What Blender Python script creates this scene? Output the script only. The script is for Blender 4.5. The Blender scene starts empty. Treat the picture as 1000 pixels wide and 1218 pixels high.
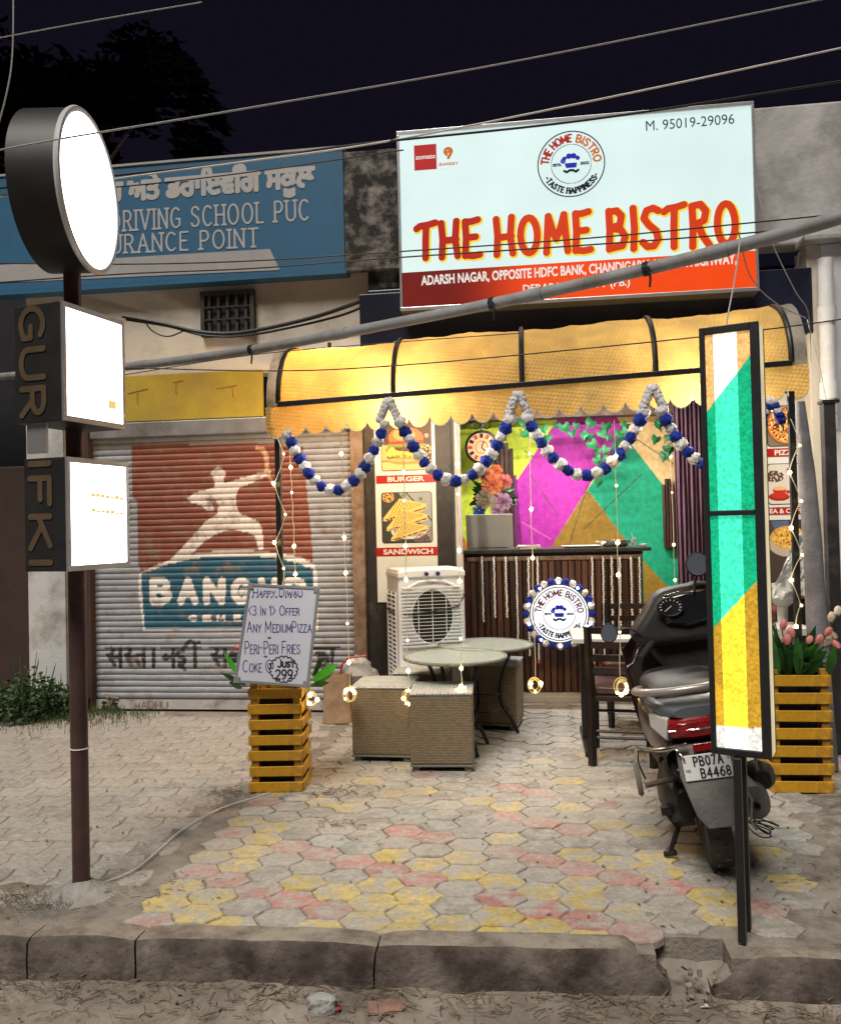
import bpy, math, random
import numpy as np
from mathutils import Vector, Matrix, Euler

random.seed(7); rng = np.random.default_rng(7)
SC = bpy.context.scene; COL = SC.collection
R_ = math.radians

# ------------------------------------------------------------------ camera, world, sun, exposure
PS, PITCH, ROLL, FOC, CAMH = R_(7.6), R_(1.06), 0.023, 1000.0, 1.55
_f0 = np.array([-math.sin(PS), math.cos(PS), 0]); _r0 = np.array([math.cos(PS), math.sin(PS), 0])
CF = _f0 * math.cos(PITCH) + np.array([0, 0, 1]) * math.sin(PITCH); _u0 = np.cross(_r0, CF)
CR = _r0 * math.cos(ROLL) - _u0 * math.sin(ROLL); CU = _u0 * math.cos(ROLL) + _r0 * math.sin(ROLL)
CC = np.array([0, 0, CAMH])
cam_d = bpy.data.cameras.new('camera'); cam = bpy.data.objects.new('camera', cam_d); COL.objects.link(cam)
cam.matrix_world = Matrix([[CR[0], CU[0], -CF[0], 0], [CR[1], CU[1], -CF[1], 0], [CR[2], CU[2], -CF[2], CAMH], [0, 0, 0, 1]])
cam_d.sensor_fit = 'HORIZONTAL'; cam_d.sensor_width = 36; cam_d.lens = 36; cam_d.clip_end = 600; cam_d.clip_start = 0.05
SC.camera = cam
world = bpy.data.worlds.new('World'); SC.world = world; world.use_nodes = True
wn = world.node_tree.nodes; wl = world.node_tree.links; bg = wn['Background']
sky = wn.new('ShaderNodeTexSky'); sky.sky_type = 'NISHITA'; sky.sun_disc = False
SUN_EL, SUN_AZ = R_(58), R_(196)
sky.sun_elevation = R_(-5); sky.sun_rotation = SUN_AZ
tint = wn.new('ShaderNodeMix'); tint.data_type = 'RGBA'; tint.blend_type = 'MIX'; tint.inputs[0].default_value = .88
tint.inputs[7].default_value = (.050, .042, .088, 1)
wl.new(sky.outputs[0], tint.inputs[6]); wl.new(tint.outputs[2], bg.inputs[0]); bg.inputs[1].default_value = .12
sun_d = bpy.data.lights.new('sun', 'SUN'); sun_d.energy = 3.7; sun_d.angle = R_(24); sun_d.color = (1, .94, .85)
sun = bpy.data.objects.new('sun', sun_d); COL.objects.link(sun); sun.location = (2, -6, 12)
_d = Vector((math.sin(SUN_AZ) * math.cos(SUN_EL), math.cos(SUN_AZ) * math.cos(SUN_EL), math.sin(SUN_EL)))
sun.rotation_euler = _d.to_track_quat('Z', 'Y').to_euler()
vs = SC.view_settings; vs.view_transform = 'Standard'; vs.look = 'None'; vs.exposure = 0; vs.gamma = 1; vs.use_curve_mapping = False
SC.render.engine = 'CYCLES'; SC.cycles.use_denoising = True; SC.cycles.max_bounces = 6
SC.cycles.sample_clamp_indirect = 4

# ------------------------------------------------------------------ photograph pixel -> point in the place
def ray(x, y): return CF + CR * ((x - 500) / FOC) - CU * ((y - 609) / FOC)
def at(x, y, Y):
    d = ray(x, y); return Vector(CC + d * (Y / d[1]))
def gz(x, y, z=0.0):
    d = ray(x, y); return Vector(CC + d * ((z - CAMH) / d[2]))
def proj(P):
    V = np.asarray(P, float) - CC; w = V @ CF
    return 500 + FOC * (V @ CR) / w, 609 - FOC * (V @ CU) / w

# ------------------------------------------------------------------ colours and materials
def lin(c):
    c = np.asarray(c, float) / 255.0
    return np.where(c <= .04045, c / 12.92, ((c + .055) / 1.055) ** 2.4)
def L4(c): return tuple(float(v) for v in lin(c)) + (1,)
def mat(name, col, rough=.6, metal=0, var=.18, scale=9, bump=.15, bscale=60, dirt=None, damt=.5, dscale=3, emit=0, ocolor=False,
        attr=False, spec=.4, trans=0, coords='Object', dsharp=.12, translucent=0, rnd=0):
    """col in linear base colour; noise variation, dirt patches and fine relief are procedural."""
    m = bpy.data.materials.new(name); m.use_nodes = True; n = m.node_tree.nodes; l = m.node_tree.links
    b = n['Principled BSDF']; tc = n.new('ShaderNodeTexCoord'); src = tc.outputs[coords]
    b.inputs['Roughness'].default_value = rough; b.inputs['Metallic'].default_value = metal
    b.inputs['Specular IOR Level'].default_value = spec; b.inputs['Transmission Weight'].default_value = trans
    col = tuple(col)[:3]
    if attr:
        a = n.new('ShaderNodeAttribute'); a.attribute_name = 'Col'; base = a.outputs['Color']
    elif ocolor:
        a = n.new('ShaderNodeObjectInfo'); base = a.outputs['Color']
    else:
        a = n.new('ShaderNodeRGB'); a.outputs[0].default_value = col + (1,); base = a.outputs[0]
    no = n.new('ShaderNodeTexNoise'); no.inputs['Scale'].default_value = scale; no.inputs['Detail'].default_value = 6
    l.new(src, no.inputs['Vector'])
    mr = n.new('ShaderNodeMapRange'); mr.inputs['From Min'].default_value = .3; mr.inputs['From Max'].default_value = .7
    mr.inputs['To Min'].default_value = 1 - var; mr.inputs['To Max'].default_value = 1 + var
    l.new(no.outputs['Fac'], mr.inputs['Value']); fac = mr.outputs['Result']
    if rnd:
        oi = n.new('ShaderNodeObjectInfo'); r2 = n.new('ShaderNodeMapRange'); r2.inputs['To Min'].default_value = 1 - rnd; r2.inputs['To Max'].default_value = 1 + rnd
        l.new(oi.outputs['Random'], r2.inputs['Value']); mm = n.new('ShaderNodeMath'); mm.operation = 'MULTIPLY'
        l.new(fac, mm.inputs[0]); l.new(r2.outputs[0], mm.inputs[1]); fac = mm.outputs[0]
    vm = n.new('ShaderNodeVectorMath'); vm.operation = 'SCALE'; l.new(base, vm.inputs[0]); l.new(fac, vm.inputs['Scale'])
    out = vm.outputs[0]
    if dirt is not None:
        d = n.new('ShaderNodeTexNoise'); d.inputs['Scale'].default_value = dscale; d.inputs['Detail'].default_value = 9; d.inputs['Roughness'].default_value = .65
        l.new(src, d.inputs['Vector']); r = n.new('ShaderNodeMapRange')
        r.inputs['From Min'].default_value = 1 - damt - dsharp + .0; r.inputs['From Max'].default_value = 1 - damt + dsharp
        l.new(d.outputs['Fac'], r.inputs['Value']); mx = n.new('ShaderNodeMix'); mx.data_type = 'RGBA'
        l.new(r.outputs[0], mx.inputs[0]); l.new(out, mx.inputs[6]); mx.inputs[7].default_value = tuple(dirt)[:3] + (1,); out = mx.outputs[2]
    l.new(out, b.inputs['Base Color'])
    if emit:
        dk = n.new('ShaderNodeVectorMath'); dk.operation = 'SCALE'; dk.inputs['Scale'].default_value = .22; l.new(out, dk.inputs[0]); l.new(dk.outputs[0], b.inputs['Base Color'])
        l.new(out, b.inputs['Emission Color']); b.inputs['Emission Strength'].default_value = emit
    if bump:
        bn = n.new('ShaderNodeTexNoise'); bn.inputs['Scale'].default_value = bscale; bn.inputs['Detail'].default_value = 5; l.new(src, bn.inputs['Vector'])
        bp = n.new('ShaderNodeBump'); bp.inputs['Strength'].default_value = bump; bp.inputs['Distance'].default_value = .01
        l.new(bn.outputs['Fac'], bp.inputs['Height']); l.new(bp.outputs[0], b.inputs['Normal'])
    if translucent:
        t = n.new('ShaderNodeBsdfTranslucent'); l.new(out, t.inputs[0]); ms = n.new('ShaderNodeMixShader'); ms.inputs[0].default_value = translucent
        l.new(b.outputs[0], ms.inputs[1]); l.new(t.outputs[0], ms.inputs[2]); l.new(ms.outputs[0], n['Material Output'].inputs[0])
    return m
def wood(name, c1, c2, rough=.5, scale=(30, 30, 2)):
    m = mat(name, c1, rough, var=.15, scale=6, bump=.1); n = m.node_tree.nodes; l = m.node_tree.links
    b = n['Principled BSDF']; tc = [x for x in n if x.type == 'TEX_COORD'][0]
    mp = n.new('ShaderNodeMapping'); mp.inputs['Scale'].default_value = scale; l.new(tc.outputs['Object'], mp.inputs[0])
    no = n.new('ShaderNodeTexNoise'); no.inputs['Scale'].default_value = 1; no.inputs['Detail'].default_value = 5; l.new(mp.outputs[0], no.inputs['Vector'])
    oi = n.new('ShaderNodeObjectInfo'); ad = n.new('ShaderNodeMath'); ad.operation = 'MULTIPLY_ADD'; ad.inputs[1].default_value = .5; ad.inputs[2].default_value = -.25
    l.new(oi.outputs['Random'], ad.inputs[0]); a2 = n.new('ShaderNodeMath'); l.new(no.outputs['Fac'], a2.inputs[0]); l.new(ad.outputs[0], a2.inputs[1])
    rp = n.new('ShaderNodeValToRGB'); rp.color_ramp.elements[0].position = .3; rp.color_ramp.elements[0].color = tuple(c1) + (1,)
    rp.color_ramp.elements[1].position = .7; rp.color_ramp.elements[1].color = tuple(c2) + (1,); l.new(a2.outputs[0], rp.inputs[0])
    l.new(rp.outputs[0], b.inputs['Base Color']); return m
def weave(name, c1, c2, sx, sz, rough=.55):
    """woven cane: interlaced strands as relief and colour"""
    m = mat(name, c1, rough, var=.15, scale=6, bump=.1); n = m.node_tree.nodes; l = m.node_tree.links
    b = n['Principled BSDF']; tc = [x for x in n if x.type == 'TEX_COORD'][0]
    uv = tc.outputs['UV']
    br = n.new('ShaderNodeTexBrick'); l.new(uv, br.inputs['Vector']); br.offset = .5
    br.inputs['Scale'].default_value = 1; br.inputs['Brick Width'].default_value = sx; br.inputs['Row Height'].default_value = sz
    br.inputs['Mortar Size'].default_value = sz * .22; br.inputs['Mortar Smooth'].default_value = 1
    br.inputs['Color1'].default_value = tuple(c1) + (1,); br.inputs['Color2'].default_value = tuple(v * .72 for v in c1) + (1,); br.inputs['Mortar'].default_value = tuple(c2) + (1,)
    l.new(br.outputs['Color'], b.inputs['Base Color'])
    bp = [x for x in n if x.type == 'BUMP'][0]; bp.inputs['Strength'].default_value = .9; bp.inputs['Distance'].default_value = .006; bp.invert = True
    l.new(br.outputs['Fac'], bp.inputs['Height']); return m

M = {}
def mk(k, *a, **kw): M[k] = mat(k, *a, **kw); return M[k]
mk('cream_plaster', (.50, .46, .40), .85, var=.08, scale=2.5, dirt=(.26, .23, .19), damt=.36, dscale=1.6, bump=.3, bscale=30)
mk('grey_plaster', (.42, .41, .41), .9, var=.2, scale=3, dirt=(.20, .19, .185), damt=.42, dscale=2.2, bump=.5, bscale=25)
mk('stained_plaster', (.25, .235, .215), .9, var=.3, scale=5, dirt=(.022, .02, .019), damt=.56, dscale=6, bump=.6, bscale=25, dsharp=.10)
mk('white_plaster', (.55, .55, .55), .8, var=.1, scale=3, dirt=(.25, .23, .2), damt=.42, dscale=3, bump=.3)
mk('blue_white_wall', (.50, .51, .56), .7, var=.06, scale=2, dirt=(.33, .33, .35), damt=.4, dscale=1.5, bump=.15)
mk('maroon_wall', (.055, .030, .024), .7, var=.2, scale=3, dirt=(.03, .02, .018), damt=.45, bump=.3)
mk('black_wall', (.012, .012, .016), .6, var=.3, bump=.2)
mk('vent_dark', (.045, .038, .034), .8, var=.3)
mk('navy_panel', (.010, .012, .030), .35, var=.4, scale=3, bump=.1)
mk('yellow_paint_wall', (.36, .27, .03), .7, var=.12, scale=4, dirt=(.28, .2, .04), damt=.42, dscale=3, bump=.3)
mk('old_wood', (.17, .115, .08), .8, var=.35, scale=14, dirt=(.28, .23, .19), damt=.42, dscale=8, bump=.5)
mk('black_metal', (.012, .012, .013), .38, var=.2, spec=.5, bump=.05)
mk('black_glossy', (.010, .010, .012), .12, var=.2, spec=.6, bump=.02)
mk('black_column', (.022, .022, .024), .45, var=.3, dirt=(.07, .065, .06), damt=.36, dscale=7, bump=.2)
mk('grey_metal', (.32, .32, .33), .45, .6, var=.15, dirt=(.16, .14, .13), damt=.4)
mk('shutter_paint', (1, 1, 1), .5, var=.12, scale=14, attr=True, dirt=(.17, .125, .10), damt=.385, dscale=7, bump=.2, bscale=40, dsharp=.1)
mk('print_paint', (1, 1, 1), .45, var=.05, scale=10, attr=True, bump=.03)
mk('print_mural', (1, 1, 1), .6, var=.22, scale=18, attr=True, bump=.35, bscale=45)
mk('sign_blue', L4((50, 98, 132)), .45, var=.06, scale=3, bump=.05, dirt=(.03, .10, .19), damt=.4)
mk('sign_letter', (.42, .41, .41), .5, var=.05)
mk('sign_stripe', (.34, .33, .33), .6, var=.07)
mk('lit_sign_white', L4((218, 240, 238)), .4, var=.05, scale=1.6, emit=.9, bump=0)
mk('lit_maroon', L4((120, 22, 14)), .4, var=.06, emit=.4, bump=0)
mk('lit_orange', L4((240, 66, 14)), .4, var=.06, emit=.75, bump=0)
mk('lit_red_letter', L4((196, 38, 14)), .4, var=.08, emit=.55, bump=0)
mk('lit_yellow_edge', L4((255, 226, 60)), .4, var=.03, emit=.75, bump=0)
mk('lit_zomato_red', L4((214, 40, 40)), .4, var=.03, emit=.5, bump=0)
mk('lit_orange_logo', L4((226, 118, 30)), .4, var=.03, emit=.6, bump=0)
mk('lit_white_text', L4((250, 245, 240)), .4, var=.02, emit=.7, bump=0)
mk('lit_navy', L4((20, 24, 70)), .4, var=.03, emit=.25, bump=0)
mk('lit_black', (.008, .008, .01), .4, var=.03, bump=0)
mk('lit_chef_blue', L4((36, 40, 190)), .4, var=.03, emit=.6, bump=0)
mk('lit_phone_grey', L4((70, 84, 110)), .4, var=.03, emit=.3, bump=0)
mk('lit_box_white', (.95, .98, 1.0), .3, var=.01, emit=5.5, bump=0)
mk('lit_plain', (1, 1, 1), .4, var=.02, emit=.85, attr=True, bump=0)
mk('lit_box_faint_yellow', L4((250, 214, 120)), .4, var=.03, emit=.9, bump=0)
mk('lit_round_white', (.92, .95, 1.0), .3, var=.02, emit=1.1, bump=0)
mk('lit_panel_white', (1, .97, .92), .3, var=.03, scale=6, emit=3.0, bump=0)
mk('bulb_glow', (1, .72, .26), .4, var=.0, emit=34, bump=0)
mk('bulb_glow_soft', (1, .75, .40), .4, var=.0, emit=7, bump=0)
mk('lamp_glow', (1, .66, .22), .4, var=.0, emit=40, bump=0)
mk('tube_glow', (1, .98, .95), .4, var=.0, emit=9, bump=0)
mk('aluminium', (.55, .56, .58), .35, .8, var=.08, bump=.05)
mk('white_aluminium', (.62, .63, .65), .4, .2, var=.06, bump=.05)
mk('black_sheet', (.014, .014, .015), .5, var=.3, spec=.45, bump=.06, bscale=12)
mk('tan_vinyl', (.095, .064, .038), .45, var=.2, bump=.05)
mk('brown_pole', (.085, .047, .045), .32, .25, var=.2, dirt=(.05, .035, .03), damt=.4, bump=.1)
mk('concrete', (.30, .28, .255), .95, var=.28, scale=6, dirt=(.14, .12, .10), damt=.45, dscale=6, bump=.8, bscale=25)
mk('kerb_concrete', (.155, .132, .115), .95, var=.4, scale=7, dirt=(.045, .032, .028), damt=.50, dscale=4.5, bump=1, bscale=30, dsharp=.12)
mk('awning_fabric', (.60, .375, .105), .85, var=.25, scale=5, dirt=(.40, .27, .10), damt=.48, dscale=4, bump=.2, translucent=.36, dsharp=.2)
mk('white_pom', (.80, .78, .78), .95, var=.2, scale=60, bump=.9, bscale=160, rnd=.12)
mk('blue_pom', (.012, .035, .32), .95, var=.3, scale=60, bump=.9, bscale=160, rnd=.2)
mk('pale_wire', (.60, .55, .42), .5, var=.1)
mk('white_wire', (.62, .61, .58), .5, var=.1)
mk('black_wire', (.008, .008, .009), .5, var=.1)
mk('grey_wire', (.36, .35, .35), .45, var=.1)
mk('grey_pipe', (.26, .265, .27), .45, var=.15, dirt=(.16, .15, .14), damt=.42, dscale=5, bump=.1)
mk('white_pipe', (.58, .59, .62), .35, var=.08, dirt=(.35, .33, .3), damt=.36)
mk('yellow_slat', (.60, .31, .012), .5, var=.2, scale=12, dirt=(.30, .16, .03), damt=.46, dscale=9, bump=.2, bscale=40, rnd=.08)
mk('yellow_slat_dull', (.36, .19, .02), .55, var=.2, scale=10, dirt=(.2, .11, .02), damt=.46, dscale=9, bump=.25, rnd=.1)
mk('dark_inside', (.02, .018, .012), .9)
mk('board_white', (.62, .63, .72), .25, var=.03, scale=3, bump=.01)
mk('board_frame', (.24, .25, .27), .5, .2, var=.1)
mk('ink_blue', (.030, .035, .20), .5, var=.2, scale=20, bump=0)
mk('ink_black', (.012, .012, .02), .5, var=.1, bump=0)
mk('leaf_green', (.035, .16, .022), .4, var=.35, scale=14, spec=.5, rnd=.3, translucent=.25)
mk('leaf_dark', (.014, .06, .014), .4, var=.35, scale=14, spec=.5, rnd=.3, translucent=.15)
mk('leaf_bright', (.06, .38, .035), .35, var=.3, scale=10, rnd=.2, translucent=.3)
mk('ivy_leaf', (.015, .15, .05), .45, var=.35, scale=12, rnd=.3, translucent=.2)
mk('tree_leaf', (.0010, .0012, .0012), 1, var=.3, spec=0, bump=0)
mk('bark', (.05, .035, .025), .95, var=.3, bump=.8)
mk('weed_leaf', (.030, .065, .020), .6, var=.4, scale=10, rnd=.35)
mk('grass_blade', (.045, .065, .020), .8, var=.4, scale=8)
mk('pink_petal', (.62, .22, .22), .6, var=.25, scale=18, rnd=.2, translucent=.3)
mk('white_petal', (.60, .52, .44), .6, var=.25, scale=18, rnd=.2, translucent=.3)
mk('peach_petal', (.80, .30, .16), .6, var=.25, scale=18)
mk('lilac_petal', (.50, .32, .50), .6, var=.25, scale=18)
mk('blue_petal', (.05, .14, .55), .6, var=.25, scale=18)
mk('brown_paper', (.30, .205, .13), .85, var=.25, scale=9, bump=1, bscale=12)
mk('cardboard', (.33, .20, .11), .85, var=.15, bump=.1)
mk('red_plastic', (.42, .05, .03), .4, var=.2)
mk('clear_plastic', (.62, .64, .66), .25, var=.1, translucent=.45, bump=.6, bscale=9)
mk('cooler_white', (.78, .82, .88), .35, var=.03, scale=3, bump=.02)
mk('cooler_grey', (.42, .44, .46), .4, var=.05, bump=.02)
mk('cooler_dark', (.015, .014, .014), .6, var=.2)
mk('cane_rim', (.16, .16, .13), .55, var=.3, scale=50, bump=.5, bscale=120)
M['cane'] = weave('cane', (.33, .25, .155), (.055, .04, .024), .026, .0105)
M['cane_top'] = weave('cane_top', (.58, .60, .56), (.08, .08, .07), .05, .018, .4)
M['table_weave'] = weave('table_weave', (.46, .53, .50), (.09, .12, .10), .036, .016, .3)
M['counter_wood'] = wood('counter_wood', (.030, .013, .009), (.115, .048, .032), .5)
M['chair_wood'] = wood('chair_wood', (.012, .009, .008), (.03, .02, .017), .3)
mk('seat_leather', (.085, .045, .045), .28, var=.12, spec=.6, bump=.15, bscale=30)
mk('granite_top', (.035, .037, .04), .3, var=.5, scale=40, bump=.02)
mk('table_white', (.58, .57, .52), .35, var=.05)
mk('laptop_grey', (.34, .345, .35), .4, .1, var=.04, bump=.01)
mk('steel', (.55, .53, .48), .25, .9, var=.1)
mk('paper', (.62, .62, .60), .7, var=.1)
mk('clock_face', L4((232, 178, 132)), .5, var=.1)
mk('clock_rust', L4((190, 70, 40)), .5, var=.1)
mk('curtain', (.13, .065, .10), .75, var=.2, scale=5, bump=.3)
mk('grey_blind', (.20, .20, .225), .8, var=.25, scale=9, dirt=(.12, .12, .13), damt=.5, bump=.4)
mk('floor_tile', (.50, .50, .47), .4, var=.08, dirt=(.4, .38, .32), damt=.35)
mk('interior_dark', (.06, .05, .045), .7, var=.2)
mk('interior_ceiling', (.32, .28, .22), .8, var=.1)
mk('poster_white', (.66, .73, .73), .35, var=.03, bump=.01)
mk('poster_red', (.36, .012, .012), .35, var=.05, bump=.01)
mk('poster_text', (.72, .70, .70), .35, var=.02, bump=0)
mk('dark_ivory', (.5, .48, .4), .5)
mk('joint_dirt', (.16, .14, .12), .98, var=.35, scale=14, dirt=(.25, .22, .19), damt=.5, dscale=5, bump=.9, bscale=50)
mk('sand', (.30, .262, .225), .98, var=.3, scale=4, dirt=(.095, .072, .058), damt=.50, dscale=2.6, bump=1.0, bscale=22, dsharp=.2)
mk('dust_heap', (.28, .255, .22), .98, var=.3, scale=12, dirt=(.12, .10, .08), damt=.5, dscale=9, bump=1, bscale=60)
mk('twig', (.20, .15, .10), .9, var=.4, rnd=.3)
mk('stone', (.32, .32, .31), .9, var=.3, scale=14, bump=.9, bscale=40)
mk('brick_bit', (.25, .145, .11), .9, var=.3, scale=14, bump=.7)
mk('scooter_maroon', (.060, .016, .020), .28, var=.15, spec=.6, dirt=(.10, .075, .065), damt=.36, bump=.05)
mk('scooter_silver', (.34, .32, .30), .35, .45, var=.1, dirt=(.22, .19, .16), damt=.42, bump=.03)
mk('scooter_black', (.014, .013, .014), .5, var=.25, dirt=(.028, .025, .024), damt=.42, bump=.12, spec=.3)
mk('scooter_dusty', (.12, .116, .11), .6, var=.25, dirt=(.19, .175, .155), damt=.46, dscale=7, bump=.3)
mk('seat_vinyl', (.085, .100, .118), .38, var=.12, spec=.6, dirt=(.12, .12, .12), damt=.35, bump=.15, bscale=25)
mk('tyre', (.045, .043, .042), .85, var=.2, scale=20, dirt=(.10, .09, .08), damt=.42, bump=.5)
mk('chrome', (.62, .61, .59), .18, 1, var=.05, dirt=(.35, .32, .28), damt=.3)
mk('tail_red', (.20, .005, .008), .15, var=.35, scale=30, spec=.7)
mk('clear_lens', (.46, .44, .42), .15, var=.1, spec=.7)
mk('mirror_glass', (.16, .19, .23), .25, .5, var=.02, bump=0)
mk('plate_white', (.60, .60, .585), .4, var=.05, dirt=(.4, .37, .33), damt=.36)
mk('engine_metal', (.085, .075, .065), .6, .4, var=.4, dirt=(.13, .10, .075), damt=.5, dscale=9, bump=.6)
mk('bead_white', (.88, .88, .88), .4, var=.1)
# kerb: a paler blotched tone on the upward faces, the front is darker with stains
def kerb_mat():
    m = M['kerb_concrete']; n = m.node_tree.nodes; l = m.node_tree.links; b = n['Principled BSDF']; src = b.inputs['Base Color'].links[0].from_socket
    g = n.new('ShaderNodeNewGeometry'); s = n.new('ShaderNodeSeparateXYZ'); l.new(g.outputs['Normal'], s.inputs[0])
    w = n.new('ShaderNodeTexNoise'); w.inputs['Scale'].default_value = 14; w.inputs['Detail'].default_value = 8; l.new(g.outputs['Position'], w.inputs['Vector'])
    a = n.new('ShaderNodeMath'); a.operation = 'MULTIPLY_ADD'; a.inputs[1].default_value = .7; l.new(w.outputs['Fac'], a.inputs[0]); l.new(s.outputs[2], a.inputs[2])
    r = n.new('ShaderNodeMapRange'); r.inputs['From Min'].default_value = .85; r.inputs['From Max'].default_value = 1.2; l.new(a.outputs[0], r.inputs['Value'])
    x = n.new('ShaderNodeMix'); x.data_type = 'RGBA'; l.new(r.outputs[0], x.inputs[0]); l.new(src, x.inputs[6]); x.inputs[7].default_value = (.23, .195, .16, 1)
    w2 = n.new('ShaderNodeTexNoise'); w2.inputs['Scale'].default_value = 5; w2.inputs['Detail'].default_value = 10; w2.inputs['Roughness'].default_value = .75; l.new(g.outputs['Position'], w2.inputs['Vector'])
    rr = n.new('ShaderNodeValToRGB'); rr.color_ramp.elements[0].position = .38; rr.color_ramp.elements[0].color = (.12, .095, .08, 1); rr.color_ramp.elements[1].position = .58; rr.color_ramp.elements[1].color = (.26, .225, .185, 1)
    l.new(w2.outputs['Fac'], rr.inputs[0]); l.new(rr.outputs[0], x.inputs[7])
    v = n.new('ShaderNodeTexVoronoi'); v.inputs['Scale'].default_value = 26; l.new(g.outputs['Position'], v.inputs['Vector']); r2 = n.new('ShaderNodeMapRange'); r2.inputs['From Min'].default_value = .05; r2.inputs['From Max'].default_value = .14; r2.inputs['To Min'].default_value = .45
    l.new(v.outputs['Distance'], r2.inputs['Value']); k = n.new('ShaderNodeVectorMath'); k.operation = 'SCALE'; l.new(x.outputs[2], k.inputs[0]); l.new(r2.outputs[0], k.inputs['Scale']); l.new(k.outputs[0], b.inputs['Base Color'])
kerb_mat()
# painted, worn pavers: paint colour comes with the object, bare concrete shows through
def paver_mat():
    m = mat('paver', (.3, .3, .3), .9, var=.2, scale=12, ocolor=True, bump=.7, bscale=45); n = m.node_tree.nodes; l = m.node_tree.links
    b = n['Principled BSDF']; src = b.inputs['Base Color'].links[0].from_socket
    geo = n.new('ShaderNodeNewGeometry')
    a = n.new('ShaderNodeTexNoise'); a.inputs['Scale'].default_value = 9; a.inputs['Detail'].default_value = 9; a.inputs['Roughness'].default_value = .7
    l.new(geo.outputs['Position'], a.inputs['Vector']); r = n.new('ShaderNodeMapRange'); r.inputs['From Min'].default_value = .46; r.inputs['From Max'].default_value = .57
    l.new(a.outputs['Fac'], r.inputs['Value']); mx = n.new('ShaderNodeMix'); mx.data_type = 'RGBA'; l.new(r.outputs[0], mx.inputs[0])
    mx.inputs[7].default_value = (.36, .34, .305, 1); l.new(src, mx.inputs[6])
    d = n.new('ShaderNodeTexNoise'); d.inputs['Scale'].default_value = 1.7; d.inputs['Detail'].default_value = 7; l.new(geo.outputs['Position'], d.inputs['Vector'])
    r2 = n.new('ShaderNodeMapRange'); r2.inputs['From Min'].default_value = .42; r2.inputs['From Max'].default_value = .68; r2.inputs['To Max'].default_value = .62
    l.new(d.outputs['Fac'], r2.inputs['Value']); m2 = n.new('ShaderNodeMix'); m2.data_type = 'RGBA'; l.new(r2.outputs[0], m2.inputs[0]); l.new(mx.outputs[2], m2.inputs[6])
    m2.inputs[7].default_value = (.325, .302, .27, 1)
    f = n.new('ShaderNodeTexNoise'); f.inputs['Scale'].default_value = 38; f.inputs['Detail'].default_value = 8; f.inputs['Roughness'].default_value = .75; l.new(geo.outputs['Position'], f.inputs['Vector'])
    r3 = n.new('ShaderNodeMapRange'); r3.inputs['From Min'].default_value = .3; r3.inputs['From Max'].default_value = .7; r3.inputs['To Min'].default_value = .68; r3.inputs['To Max'].default_value = 1.16; l.new(f.outputs['Fac'], r3.inputs['Value'])
    k = n.new('ShaderNodeVectorMath'); k.operation = 'SCALE'; l.new(m2.outputs[2], k.inputs[0]); l.new(r3.outputs[0], k.inputs['Scale']); l.new(k.outputs[0], b.inputs['Base Color']); return m
M['paver'] = paver_mat()

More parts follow.
